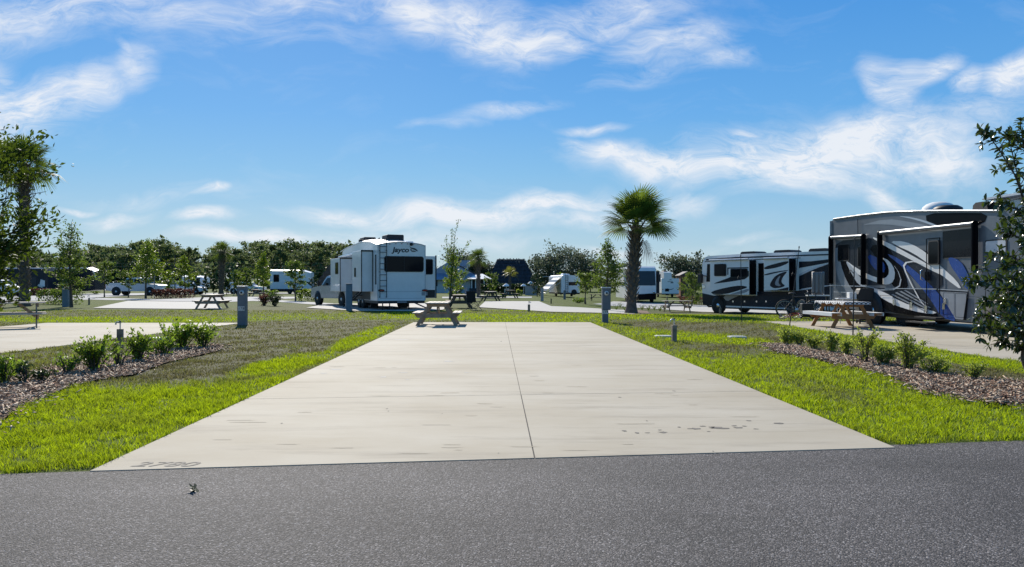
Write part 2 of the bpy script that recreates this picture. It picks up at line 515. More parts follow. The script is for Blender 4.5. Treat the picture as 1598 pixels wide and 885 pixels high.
def make_turf(name, blades):
    """Grass: the 'dull' attribute says where the turf is dormant brown-grey."""
    m, t, b = newmat(name)
    N = t.nodes.new
    lk = t.links.new
    at = N('ShaderNodeAttribute')
    at.attribute_name = 'dull'
    co = N('ShaderNodeTexCoord')
    n = N('ShaderNodeTexNoise')
    n.inputs['Scale'].default_value = 14.0
    n.inputs['Detail'].default_value = 5
    lk(co.outputs['Object'], n.inputs['Vector'])
    n2 = N('ShaderNodeTexNoise')
    n2.inputs['Scale'].default_value = 1.1
    n2.inputs['Detail'].default_value = 5
    lk(co.outputs['Object'], n2.inputs['Vector'])
    ad = N('ShaderNodeMath')
    ad.operation = 'MULTIPLY_ADD'
    lk(n2.outputs[0], ad.inputs[0])
    ad.inputs[1].default_value = 0.9
    ad.inputs[2].default_value = -0.45
    ad2 = N('ShaderNodeMath')
    ad2.operation = 'ADD'
    ad2.use_clamp = True
    lk(ad.outputs[0], ad2.inputs[0])
    lk(at.outputs['Fac'], ad2.inputs[1])

    def mix(fac, a, c2):
        x = N('ShaderNodeMix')
        x.data_type = 'RGBA'
        lk(fac, x.inputs[0])
        x.inputs[6].default_value = a
        x.inputs[7].default_value = c2
        return x.outputs[2]

    def vary(c):
        mr = N('ShaderNodeMapRange')
        mr.inputs['From Min'].default_value = 0.3
        mr.inputs['From Max'].default_value = 0.7
        mr.inputs['To Min'].default_value = 0.5
        mr.inputs['To Max'].default_value = 1.5
        lk(n.outputs[0], mr.inputs['Value'])
        v = N('ShaderNodeVectorMath')
        v.operation = 'SCALE'
        lk(c, v.inputs[0])
        lk(mr.outputs[0], v.inputs['Scale'])
        return v.outputs[0]
    if blades:
        c = vary(mix(ad2.outputs[0], (0.105, 0.175, 0.010, 1), (0.118, 0.104, 0.052, 1)))
        c2 = vary(mix(ad2.outputs[0], (0.46, 0.59, 0.010, 1), (0.165, 0.150, 0.058, 1)))
    else:
        c = vary(mix(ad2.outputs[0], (0.075, 0.105, 0.010, 1), (0.115, 0.108, 0.055, 1)))
    lk(c, b.inputs['Base Color'])
    b.inputs['Roughness'].default_value = 0.6 if blades else 0.9
    b.inputs['Specular IOR Level'].default_value = 0.3 if blades else 0.1
    if blades:
        tr = N('ShaderNodeBsdfTranslucent')
        lk(c2, tr.inputs[0])
        mx = N('ShaderNodeMixShader')
        mx.inputs[0].default_value = 0.45
        lk(b.outputs[0], mx.inputs[1])
        lk(tr.outputs[0], mx.inputs[2])
        lk(mx.outputs[0], t.nodes['Material Output'].inputs[0])
    else:
        nb = N('ShaderNodeTexNoise')
        nb.inputs['Scale'].default_value = 30
        nb.inputs['Detail'].default_value = 6
        lk(co.outputs['Object'], nb.inputs['Vector'])
        bp = N('ShaderNodeBump')
        bp.inputs['Strength'].default_value = 0.8
        bp.inputs['Distance'].default_value = 0.03
        lk(nb.outputs[0], bp.inputs['Height'])
        lk(bp.outputs[0], b.inputs['Normal'])
    return m


M['turf'] = make_turf('turf', False)
M['blade'] = make_turf('grass_blade', True)


def make_check():
    m, t, b = newmat('checked_cloth')
    N = t.nodes.new
    co = N('ShaderNodeTexCoord')
    ck = N('ShaderNodeTexChecker')
    ck.inputs['Scale'].default_value = 14
    ck.inputs[1].default_value = (0.03, 0.03, 0.035, 1)
    ck.inputs[2].default_value = (0.72, 0.72, 0.72, 1)
    t.links.new(co.outputs['Object'], ck.inputs[0])
    t.links.new(ck.outputs[0], b.inputs['Base Color'])
    b.inputs['Roughness'].default_value = 0.7
    return m


M['check'] = make_check()


# ------------------------------------------------------------------ mesh collection
class MB:
    def __init__(s):
        s.v, s.f, s.m, s.sm = [], [], [], []

    def add(s, vs, fs, m=0, smooth=False, T=None):
        b = len(s.v)
        if T is not None:
            vs = [T @ Vector(p) for p in vs]
        s.v.extend([tuple(p) for p in vs])
        for f in fs:
            s.f.append([b + i for i in f])
            s.m.append(m)
            s.sm.append(smooth)
        return s

    def box(s, x0, x1, y0, y1, z0, z1, m=0, T=None):
        vs = [(x0, y0, z0), (x1, y0, z0), (x1, y1, z0), (x0, y1, z0), (x0, y0, z1), (x1, y0, z1), (x1, y1, z1), (x0, y1, z1)]
        fs = [(3, 2, 1, 0), (4, 5, 6, 7), (0, 1, 5, 4), (1, 2, 6, 5), (2, 3, 7, 6), (3, 0, 4, 7)]
        return s.add(vs, fs, m, False, T)

    def beam(s, p, q, w, h, m=0, up=(0, 0, 1), T=None):
        """A board of width w (sideways) and height h from p to q."""
        p, q = Vector(p), Vector(q)
        d = (q - p).normalized()
        u = Vector(up)
        sd_ = d.cross(u)
        if sd_.length < 1e-4:
            sd_ = d.cross(Vector((0, 1, 0)))
        sd_.normalize()
        u = sd_.cross(d).normalized()
        vs = []
        for c in (p, q):
            for (a, b) in ((-1, -1), (1, -1), (1, 1), (-1, 1)):
                vs.append(c + sd_ * (a * w / 2) + u * (b * h / 2))
        fs = [(3, 2, 1, 0), (4, 5, 6, 7), (0, 1, 5, 4), (1, 2, 6, 5), (2, 3, 7, 6), (3, 0, 4, 7)]
        return s.add(vs, fs, m, False, T)

    def tube(s, pts, r, n=8, m=0, T=None, caps=True, smooth=True):
        pts = [Vector(p) for p in pts]
        rs = list(r) if hasattr(r, '__len__') else [r] * len(pts)
        vs, fs = [], []
        ref = None
        for i, p in enumerate(pts):
            d = (pts[min(i + 1, len(pts) - 1)] - pts[max(i - 1, 0)]).normalized()
            if ref is None:
                ref = Vector((1, 0, 0)) if abs(d.x) < 0.8 else Vector((0, 1, 0))
            a = (ref - d * ref.dot(d)).normalized()
            ref = a
            b = d.cross(a)
            for k in range(n):
                t = 2 * math.pi * k / n
                vs.append(p + (a * math.cos(t) + b * math.sin(t)) * rs[i])
        for i in range(len(pts) - 1):
            for k in range(n):
                k2 = (k + 1) % n
                fs.append((i * n + k, i * n + k2, (i + 1) * n + k2, (i + 1) * n + k))
        s.add(vs, fs, m, smooth, T)
        if caps:
            s.add(vs[:n], [tuple(reversed(range(n)))], m, False, T)
            s.add(vs[-n:], [tuple(range(n))], m, False, T)
        return s

    def lathe(s, prof, c=(0, 0, 0), n=24, m=0, axis='Z', T=None, smooth=True):
        vs, fs = [], []
        for (r, z) in prof:
            for k in range(n):
                t = 2 * math.pi * k / n
                a, b = r * math.cos(t), r * math.sin(t)
                p = {'Z': (a, b, z), 'Y': (a, z, -b), 'X': (z, a, b)}[axis]
                vs.append((p[0] + c[0], p[1] + c[1], p[2] + c[2]))
        for i in range(len(prof) - 1):
            for k in range(n):
                k2 = (k + 1) % n
                fs.append((i * n + k, i * n + k2, (i + 1) * n + k2, (i + 1) * n + k))
        if prof[0][0] > 1e-6:
            fs.append(tuple(reversed(range(n))))
        if prof[-1][0] > 1e-6:
            fs.append(tuple(range((len(prof) - 1) * n, len(prof) * n)))
        return s.add(vs, fs, m, smooth, T)

    def prism(s, poly, fn, w0, w1, m=0, T=None, mcap=None):
        """Polygon (u, v) swept from w0 to w1; fn(u, v, w) gives the point."""
        n = len(poly)
        vs = [fn(u, v, w0) for (u, v) in poly] + [fn(u, v, w1) for (u, v) in poly]
        fs = [(i, (i + 1) % n, n + (i + 1) % n, n + i) for i in range(n)]
        s.add(vs, fs, m, False, T)
        s.add(vs[:n], [tuple(reversed(range(n)))], m if mcap is None else mcap, False, T)
        s.add(vs[n:], [tuple(range(n))], m, False, T)
        return s

    def poly(s, pts, m=0, T=None):
        return s.add(pts, [tuple(range(len(pts)))], m, False, T)

    def ball(s, c, rx, ry, rz, n=12, k=8, m=0, zmin=-1.0, T=None):
        prof = []
        for i in range(k + 1):
            a = -math.pi / 2 + math.pi * i / k
            if math.sin(a) < zmin - 1e-6:
                continue
            prof.append((math.cos(a), math.sin(a)))
        vs, fs = [], []
        for (r, z) in prof:
            for j in range(n):
                t = 2 * math.pi * j / n
                vs.append((c[0] + rx * r * math.cos(t), c[1] + ry * r * math.sin(t), c[2] + rz * z))
        for i in range(len(prof) - 1):
            for j in range(n):
                j2 = (j + 1) % n
                fs.append((i * n + j, i * n + j2, (i + 1) * n + j2, (i + 1) * n + j))
        return s.add(vs, fs, m, True, T)

    def build(s, name, mats, parent=None, bevel=0.0, loc=None, rz=0.0):
        if not isinstance(mats, (list, tuple)):
            mats = [mats]
        me = bpy.data.meshes.new(name)
        me.from_pydata(s.v, [], s.f)
        for mt in mats:
            me.materials.append(M[mt] if isinstance(mt, str) else mt)
        me.polygons.foreach_set('material_index', s.m)
        me.polygons.foreach_set('use_smooth', s.sm)
        me.update()
        o = bpy.data.objects.new(name, me)
        col.objects.link(o)
        if parent is not None:
            o.parent = parent
        if loc is not None:
            o.location = loc
            o.rotation_euler = (0, 0, rz)
        if bevel:
            bv = o.modifiers.new('bevel', 'BEVEL')
            bv.width = bevel
            bv.segments = 2
            bv.limit_method = 'ANGLE'
            bv.angle_limit = R(40)
        return o


def tag(o, label=None, cat=None, group=None, kind=None):
    if label:
        o['label'] = label
    if cat:
        o['category'] = cat
    if group:
        o['group'] = group
    if kind:
        o['kind'] = kind
    return o


def thing(name, label, cat, loc=(0, 0, 0), rz=0.0, group=None, s=1.0):
    o = bpy.data.objects.new(name, None)
    o.empty_display_size = 0.2
    col.objects.link(o)
    o.location = loc
    o.rotation_euler = (0, 0, rz)
    o.scale = (s, s, s)
    return tag(o, label, cat, group)


def dup(root, loc=None, rz=None, label=None, s=None):
    """A copy of a thing with copies of its parts and sub-parts."""
    def cp(o, par):
        c = o.copy()
        col.objects.link(c)
        c.parent = par
        for ch in kids.get(o.name, ()):
            cp(ch, c)
        return c
    kids = {}
    for o in bpy.data.objects:
        if o.parent is not None:
            kids.setdefault(o.parent.name, []).append(o)
    r = cp(root, None)
    if loc is not None:
        r.location = loc
    if rz is not None:
        r.rotation_euler = (0, 0, rz)
    if s is not None:
        r.scale = (s, s, s) if not hasattr(s, '__len__') else s
    if label:
        r['label'] = label
    return r


def nmesh(name, verts, faces, mat, parent=None, attr=None, smooth=False):
    """Mesh from arrays: verts (n,3); faces (m,k), all of one size k."""
    me = bpy.data.meshes.new(name)
    nv, (nf, k) = len(verts), faces.shape
    me.vertices.add(nv)
    me.vertices.foreach_set('co', np.asarray(verts, np.float32).ravel())
    me.loops.add(nf * k)
    me.loops.foreach_set('vertex_index', faces.astype(np.int32).ravel())
    me.polygons.add(nf)
    me.polygons.foreach_set('loop_start', np.arange(0, nf * k, k, dtype=np.int32))
    if smooth:
        me.polygons.foreach_set('use_smooth', np.ones(nf, bool))
    for mt in (mat if isinstance(mat, (list, tuple)) else [mat]):
        me.materials.append(M[mt])
    if attr is not None:
        a = me.attributes.new('dull', 'FLOAT', 'POINT')
        a.data.foreach_set('value', np.asarray(attr, np.float32))
    me.update(calc_edges=True)
    me.validate()
    o = bpy.data.objects.new(name, me)
    col.objects.link(o)
    if parent is not None:
        o.parent = parent
    return o


def inpoly(px, py, poly):
    inside = np.zeros(len(px), bool)
    n = len(poly)
    for i in range(n):
        x0, y0 = poly[i][0], poly[i][1]
        x1, y1 = poly[(i + 1) % n][0], poly[(i + 1) % n][1]
        c = ((y0 > py) != (y1 > py))
        xi = (x1 - x0) * (py - y0) / ((y1 - y0) if y1 != y0 else 1e-9) + x0
        inside ^= c & (px < xi)
    return inside


def text_mb(txt, size, mat, name, parent=None, shear=0.0, T=None, bold=0.0, sx=1.0):
    """Lettering as a mesh of its own, in the XZ plane facing -Y (before T)."""
    cu = bpy.data.curves.new('lettering', 'FONT')
    cu.body = txt
    cu.size = size
    cu.shear = shear
    cu.offset = bold
    cu.align_x = 'CENTER'
    cu.align_y = 'CENTER'
    ob = bpy.data.objects.new('lettering_source', cu)
    col.objects.link(ob)
    dg = bpy.context.evaluated_depsgraph_get()
    me = bpy.data.meshes.new_from_object(ob.evaluated_get(dg))
    bpy.data.objects.remove(ob, do_unlink=True)
    bpy.data.curves.remove(cu)
    me.materials.clear()
    me.materials.append(M[mat])
    for v in me.vertices:
        p = Vector((v.co.x * sx, 0, v.co.y))
        v.co = T @ p if T is not None else p
    o = bpy.data.objects.new(name, me)
    me.name = name
    col.objects.link(o)
    if parent is not None:
        o.parent = parent
    return o


# ------------------------------------------------------------------ the setting: ground, road, pads, beds
def pixpoly(pts):
    return [tuple(gp(a, b)[:2]) for a, b in pts]


ROAD = [(-60, 6.16 - 60 * .1453), (80, 6.16 + 80 * .1453), (80, -1.6 + 80 * .1453), (-60, -1.6 - 60 * .1453)]


def road_y(x):
    return 6.16 + .1453 * x


PAD_MAIN = [(-3.13, road_y(-3.13) - .02), (3.25, 6.50), (2.80, 27.55), (-3.53, 27.55)]
PAD_LEFT = [(-16.8, road_y(-16.8)), (-10.7, road_y(-10.7)), (-10.25, 15.4), (-9.5, 27.15), (-16.4, 27.15)]
PAD_RIGHT = [(8.85, road_y(8.85)), (15.3, road_y(15.3)), (16.2, 28.2), (9.22, 28.2)]
PADS_FAR = [pixpoly(p) for p in (
    [(145, 481.5), (348, 483.5), (336, 472.2), (200, 470)],
    [(478, 481), (500, 476.6), (520, 474.5), (700, 474), (692, 484), (650, 486.5), (560, 486)],
    [(747, 480.2), (757, 471), (841, 470.7), (860, 478.5), (990, 484.8), (990, 490.5), (860, 487.5)],
    [(985, 480), (1100, 478.5), (1300, 484), (1300, 491), (1090, 487)])]
ROADS_FAR = [pixpoly(p) for p in (
    [(-300, 474), (-50, 472.5), (0, 471), (140, 468), (150, 464.5), (240, 459.4), (520, 458.2), (520, 456.8), (240, 457.6), (140, 458.4), (0, 463.5), (-50, 465), (-300, 467)],
    [(140, 468), (300, 471), (345, 472), (395, 470), (430, 471.2), (500, 476.5), (520, 477), (520, 474), (440, 469), (395, 468), (480, 465.5), (500, 465), (500, 463.3), (330, 463.6), (250, 467.2), (152, 465)],
    [(690, 465.8), (830, 465.2), (830, 463.2), (690, 463.4)],
    [(925, 474.5), (958, 470.5), (1100, 477), (1300, 481.5), (1300, 484), (1100, 478.6), (985, 480)])]
MULCH = [pixpoly(p) for p in (
    [(-90, 640), (0, 597), (50, 585), (110, 573), (190, 560), (270, 546), (320, 540.5), (350, 543), (338, 550), (262, 567), (205, 588), (165, 592), (110, 606), (60, 626), (30, 640), (0, 662), (-60, 700)],
    [(1188, 540), (1225, 541), (1290, 552), (1345, 560), (1425, 574), (1500, 594), (1560, 600), (1700, 606), (1700, 650), (1598, 637), (1520, 630), (1470, 622), (1425, 607), (1400, 592), (1340, 578), (1280, 565), (1215, 552)],
    [(958, 486.5), (985, 483.5), (1010, 486), (1020, 490), (1000, 492), (970, 491)])]
FLAT = [PAD_MAIN, PAD_LEFT, PAD_RIGHT, ROAD] + PADS_FAR + ROADS_FAR

# dull / lush map: photo pixel, radii, tilt, amount (+ = dormant brown, - = lush green)
TURF = [(560, 530, 60, 10, 22, -1.1), (445, 570, 85, 13, 10, -1.1), (380, 612, 120, 12, 16, -.5), (500, 560, 40, 40, 0, .2), (250, 590, 150, 10, 6, .3), (60, 520, 340, 7, 0, -.2), (430, 520, 190, 18, 6, .25), (330, 560, 120, 26, 8, .3),
        (180, 500, 240, 4.5, 0, -.9), (660, 492, 70, 5, 0, -.9), (470, 485, 140, 5, 0, .3), (450, 497, 180, 4, 0, -.15),
        (180, 490, 200, 5, 0, .3), (800, 493, 160, 5, 0, -.4), (800, 497, 200, 5, 0, -.5), (860, 489, 200, 3, 0, .3),
        (1010, 494, 120, 3.2, 0, -.8), (1100, 499, 130, 4, 0, -.35), (1130, 487, 110, 3.5, 0, .35), (1080, 511, 130, 8, -4, .7), (1190, 514, 100, 8, -6, .6), (1120, 530, 150, 6, -4, -.35),
        (1120, 544, 90, 8, -4, .55), (1230, 533, 90, 9, -6, .35), (1290, 612, 90, 14, -14, .38), (1450, 572, 210, 15, -10, .85), (1290, 543, 110, 10, -10, .5), (1560, 590, 140, 14, -6, .8), (1420, 545, 220, 10, -12, -.5), (1240, 518, 60, 6, -6, -.5),
        (150, 560, 130, 14, 16, .4), (830, 484, 60, 2, 0, -.7), (920, 478, 60, 3, 0, -.9), (330, 478, 60, 4, 0, -.5), (120, 477, 60, 3, 0, -.8), (400, 478, 90, 3, 0, .2), (420, 467, 90, 2, 0, .35), (230, 463, 90, 3, 0, .5)]


def dull_at(x, y):
    px, py = topx(x, y)
    d = np.where(py > 615, 0.02, np.where(px < 760, 0.80, 0.12))
    d = np.where((py <= 615) & (py > 585) & (px < 760), 0.80 * (615 - py) / 30, d)
    d = np.where((py > 500) & (py < 562) & (px > 940), .30, d)
    d = np.where(py < 500, 0.42, d)
    d = np.where(py < 474, 0.12, d)
    for (cx, cy, rx, ry, tl, am) in TURF:
        c, s = math.cos(R(tl)), math.sin(R(tl))
        a, b = px - cx, -(py - cy)
        u, v = (a * c + b * s) / rx, (-a * s + b * c) / ry
        q = np.sqrt(u * u + v * v)
        d = d + am * (1 - sstep(0.55, 1.25, q))
    return np.clip(d, 0, 1)


def axis_lines(a, b, step, far, grow=1.35):
    v = list(np.arange(a, b + 1e-6, step))
    s, x = step, b
    while x < far:
        s *= grow
        x += s
        v.append(x)
    s, x = step, a
    lo = []
    while x > -far:
        s *= grow
        x -= s
        lo.append(x)
    return np.array(lo[::-1] + v)


xs = axis_lines(-32, 32, 0.4, 2500)
ys = np.concatenate([[-2500, -800, -300, -120, -60, -30, -15, -8, -4, -2, 0, 1, 2, 3], np.arange(3.35, 36, .35), np.arange(36, 70, .7), np.arange(70, 130, 2.0), 130 * 1.3 ** np.arange(0, 12)])
gx, gy = np.meshgrid(xs, ys)
gv = np.stack([gx.ravel(), gy.ravel(), gz(gx.ravel(), gy.ravel())], 1)
nx, ny = len(xs), len(ys)
ii, jj = np.meshgrid(np.arange(nx - 1), np.arange(ny - 1))
q = (jj * nx + ii).ravel()
gf = np.stack([q, q + 1, q + nx + 1, q + nx], 1)
tag(nmesh('ground', gv, gf, 'turf', attr=dull_at(gv[:, 0], gv[:, 1]), smooth=True), kind='structure')


def sheet(name, poly, mat, dz, step=None, kind='structure'):
    """A flat surface that follows the ground, dz above it."""
    import bmesh
    bm = bmesh.new()
    vs = [bm.verts.new((x, y, 0)) for x, y in poly]
    bm.faces.new(vs)
    bmesh.ops.recalc_face_normals(bm, faces=bm.faces)
    bm.faces.ensure_lookup_table()
    if bm.faces[0].normal.z < 0:
        bmesh.ops.reverse_faces(bm, faces=bm.faces)
    bmesh.ops.triangulate(bm, faces=bm.faces)
    if step:
        for _ in range(6):
            e = [e for e in bm.edges if e.calc_length() > step]
            if not e:
                break
            bmesh.ops.subdivide_edges(bm, edges=e, cuts=1)
            bmesh.ops.triangulate(bm, faces=[f for f in bm.faces if len(f.verts) > 3])
    for v in bm.verts:
        v.co.z = float(gz(v.co.x, v.co.y)) + dz
    me = bpy.data.meshes.new(name)
    bm.to_mesh(me)
    bm.free()
    me.materials.append(M[mat])
    o = bpy.data.objects.new(name, me)
    col.objects.link(o)
    return tag(o, kind=kind)


sheet('road', ROAD, 'asphalt', 0.008)
for p in ROADS_FAR:
    sheet('road', p, 'far_road', 0.02, 3.0)
for p in PADS_FAR:
    sheet('pavement', p, 'far_pad', 0.032, 3.0)


# concrete pads: slabs with saw-cut joints
def slab_pad(name, poly, rows, cols):
    """Quadrilateral pad (near-left, near-right, far-right, far-left) cast as slabs."""
    a, b, c, d = [Vector((p[0], p[1], 0)) for p in poly]
    mb = MB()
    us, vs = cols, rows
    g = 0.0085

    def P(u, v):
        return (a * (1 - u) + b * u) * (1 - v) + (d * (1 - u) + c * u) * v
    for i in range(len(us) - 1):
        for j in range(len(vs) - 1):
            q = [P(us[i], vs[j]), P(us[i + 1], vs[j]), P(us[i + 1], vs[j + 1]), P(us[i], vs[j + 1])]
            cen = sum(q, Vector()) / 4
            q = [p + (cen - p).normalized() * g for p in q]
            mb.prism([(p.x, p.y) for p in q], lambda u, v, w: (u, v, w), -0.05, 0.014)
    o = mb.build(name, 'concrete')
    tag(o, kind='structure')
    base = MB()
    base.prism([(p.x, p.y) for p in (P(0.002, 0.001), P(0.998, 0.001), P(0.998, 0.999), P(0.002, 0.999))], lambda u, v, w: (u, v, w), -0.05, 0.009)
    tag(base.build('pavement_joint_filler', 'joint'), kind='structure')
    return o


slab_pad('concrete_pad_pavement', PAD_MAIN, [0, .162, .456, .70, 1], [0, .519, 1])
pl = PAD_LEFT
slab_pad('concrete_pad_pavement', [pl[0], pl[1], pl[3], pl[4]], [0, .2, .46, .72, 1], [0, .5, 1])
slab_pad('concrete_pad_pavement', PAD_RIGHT, [0, .2, .46, .72, 1], [0, .5, 1])

# stains, tyre scuffs and a half-worn stencilled number on the pad
rs = random.Random(5)
mb = MB()


def blot(px, py, wpx, hpx, k=11, z=0.0165):
    c = gp(px, py)
    e = gp(px + wpx, py)
    f = gp(px, py - hpx)
    rx, ry = (e.x - c.x), (f.y - c.y)
    pts = []
    for i in range(k):
        t = 2 * math.pi * i / k
        s = rs.uniform(0.45, 1.15)
        pts.append((c.x + rx * s * math.cos(t), c.y + ry * s * math.sin(t), z))
    mb.poly(pts)


for (px, py, w, h) in [(974, 675, 4, 1.0), (994, 678, 6, 1.1), (1034, 677, 8, 1.3), (1030, 673.5, 3, .6), (1060, 669, 4, .7), (1084, 671.5, 12, 1.2), (1098, 667.5, 6, .7), (1122, 670.5, 16, 1.8), (1110, 669, 8, 1),
                       (1146, 667, 5, .8), (1154, 670, 9, 1.1), (1162, 667.5, 4, .6), (1180, 672, 5, .5), (1106, 676, 3, .5), (1168, 659, 5, .7), (1215, 663, 8, 1.1), (1010, 678, 4, .5),
                       (604, 640, 2, .7), (606, 644, 1.6, .7), (440, 663, 2.2, .9), (967, 622, 4, .6), (1009, 659, 1.3, .7), (778, 710, 1.2, .6), (1113, 707, 1.3, .6), (782, 534, 1.5, .5), (1052, 612, 3, .5), (690, 648, 1, .4)]:
    blot(px, py, w, h)
tag(mb.build('pavement_stain', 'stain'), kind='structure')
mb = MB()
for i in range(46):
    px, py = rs.uniform(200, 1250), rs.uniform(560, 715)
    if 135 + (740 - py) * 2.15 + 30 < px < 1395 - (703 - py) * 2.42 - 30:
        w_ = rs.uniform(8, 40) * (py - 440) / 260
        blot(px, py, w_, rs.uniform(.25, .7), 13, .0156)
tag(mb.build('pavement_scuff', 'scuff'), kind='structure')
mb = MB()
for (px, py, w, h) in [(523, 578, 9, .9), (505, 584, 7, .6), (598, 590, 6, .8), (627, 531, 20, .5), (700, 565, 9, .7), (630, 583, 10, .5), (728, 583, 6, .5), (636, 594, 4, .4), (600, 531, 10, .4)]:
    blot(px, py, w, h, z=0.016)
tag(mb.build('pavement_chalk_mark', 'chalk'), kind='structure')
# stencil 2780 lies flat on the slab
Tst = Matrix.Translation((-2.66, 5.885, 0.0165)) @ Matrix.Rotation(R(-90), 4, 'X') @ Matrix.Rotation(R(0), 4, 'Z')
st = text_mb('2780', 0.20, 'stencil', 'stencilled_number', None, 0.25, Tst, 0.002, 1.2)
tag(st, 'faded grey number 2780 stencilled flat on the concrete near its road edge', 'stencil')

# mulch beds
for i, p in enumerate(MULCH):
    sheet('mulch_bed_ground', p, 'mulchd', 0.03, 1.0)


def rng_pts(poly, n, rg):
    a = np.array(poly)
    lo, hi = a.min(0), a.max(0)
    out = np.zeros((0, 2))
    while len(out) < n:
        p = rg.uniform(lo, hi, (n * 3, 2))
        out = np.vstack([out, p[inpoly(p[:, 0], p[:, 1], poly)]])
    return out[:n]


def chips(poly, n, seed, mat, lmin, lmax):
    rg = np.random.default_rng(seed)
    m = n // 9
    a_ = np.array(poly)
    k_ = rg.integers(0, len(poly), m)
    t_ = rg.uniform(0, 1, m)[:, None]
    edge_ = a_[k_] * (1 - t_) + a_[(k_ + 1) % len(poly)] * t_ + rg.normal(0, .14, (m, 2))
    p = np.vstack([rng_pts(poly, n - m, rg), edge_])
    ln, wd = lmin + (lmax - lmin) * rg.uniform(0, 1, n) ** 1.8, rg.uniform(.006, .018, n)
    a = rg.uniform(0, 6.283, n)
    tx, ty = rg.normal(0, .3, n), rg.normal(0, .4, n)
    z = gz(p[:, 0], p[:, 1]) + .04 + rg.uniform(0, .035, n)
    d = np.stack([np.cos(a), np.sin(a), tx], 1) * ln[:, None] / 2
    s = np.stack([-np.sin(a), np.cos(a), ty], 1) * wd[:, None] / 2
    c = np.column_stack([p, z])
    th = np.array([0, 0, .004])
    v = np.stack([c - d - s, c + d - s, c + d + s, c - d + s, c - d - s + th, c + d - s + th, c + d + s + th, c - d + s + th], 1).reshape(-1, 3)
    b = np.arange(n)[:, None] * 8
    f = np.concatenate([b + np.array([q_]) for q_ in ((3, 2, 1, 0), (4, 5, 6, 7), (0, 1, 5, 4), (1, 2, 6, 5), (2, 3, 7, 6), (3, 0, 4, 7))])
    o = nmesh('wood_chip_mulch', v, f, mat)
    return tag(o, kind='stuff')


chips(MULCH[0], 5200, 1, 'chip1', .03, .11)
chips(MULCH[0], 3600, 2, 'chip2', .03, .10)
chips(MULCH[1], 6500, 3, 'chip1', .03, .13)
chips(MULCH[1], 6000, 4, 'chip2', .03, .11)


# grass
def grass(seed=11):
    rg = np.random.default_rng(seed)
    V, Fc, A = [], [], []
    base = 0
    for (y0, y1, dens, hh, ww) in [(4.2, 7.5, 5600, .050, .0055), (7.5, 10, 4000, .050, .0070), (10, 14, 2200, .050, .0095), (14, 20, 1000, .048, .0135), (20, 28, 380, .045, .019), (28, 40, 130, .045, .028)]:
        mg = 3.2 if y1 < 15 else 1.5
        xm = y1 * 0.70 + mg
        n = int((y1 - y0) * 2 * xm * dens)
        y = rg.uniform(y0, y1, n)
        x = rg.uniform(-xm, xm, n)
        k = np.abs(x) < y * 0.69 + mg
        x, y = x[k], y[k]
        k = np.ones(len(x), bool)
        for p in FLAT[:3] + [MULCH[0], MULCH[1]] + PADS_FAR:
            k &= ~inpoly(x, y, p)
        edge = 6.16 + .1453 * x + 0.03 + 0.07 * np.sin(x * 5.1) * np.sin(x * 1.7 + 1) + rg.normal(0, .03, len(x))
        k &= y > edge
        k &= ~((x > -3.25) & (x < 3.35) & (y < road_y(x) + .12))
        x, y = x[k], y[k]
        d = dull_at(x, y)
        # clumps: thin out by a lattice of sines so that soil shows through in places
        cl = np.sin(x * 9.1 + 2 * np.sin(y * 3.3)) * np.sin(y * 8.3 + 2 * np.sin(x * 2.9)) + .7 * np.sin(x * 23 + y * 11) * np.sin(y * 19 - x * 7) + .5 * np.sin(x * 3.1 - y * 2.3)
        keep = rg.uniform(0, 1, len(x)) < np.clip(0.74 + .34 * cl - .34 * d, .07, 1)
        x, y, d, cl = x[keep], y[keep], d[keep], cl[keep]
        n = len(x)
        h = hh * rg.uniform(.5, 1.4, n) * (1 - .38 * d) * (1 + .30 * cl)
        w = ww * rg.uniform(.7, 1.3, n)
        a = rg.uniform(0, 6.283, n)
        lean = rg.uniform(.15, 1.0, n)
        la = rg.uniform(0, 6.283, n)
        sx, sy = np.cos(a) * w / 2, np.sin(a) * w / 2
        lx, ly = np.cos(la) * lean * h, np.sin(la) * lean * h
        z0 = gz(x, y) - .004
        Z = np.zeros(n)
        v = np.stack([
            np.stack([x - sx, y - sy, z0], 1), np.stack([x + sx, y + sy, z0], 1),
            np.stack([x + sx * .9 + lx * .38, y + sy * .9 + ly * .38, z0 + h * .62], 1), np.stack([x - sx * .9 + lx * .38, y - sy * .9 + ly * .38, z0 + h * .62], 1),
            np.stack([x + sx * .15 + lx, y + sy * .15 + ly, z0 + h], 1), np.stack([x - sx * .15 + lx, y - sy * .15 + ly, z0 + h], 1)], 1).reshape(-1, 3)
        b = (np.arange(n) * 6 + base)[:, None]
        Fc.append(b + np.array([[0, 1, 2, 3]]))
        Fc.append(b + np.array([[3, 2, 4, 5]]))
        V.append(v)
        A.append(np.repeat(np.clip(d + rg.normal(0, .12, n), 0, 1), 6))
        base += n * 6
    o = nmesh('grass', np.concatenate(V), np.concatenate(Fc), 'blade', attr=np.concatenate(A))
    return tag(o, kind='stuff')


grass()


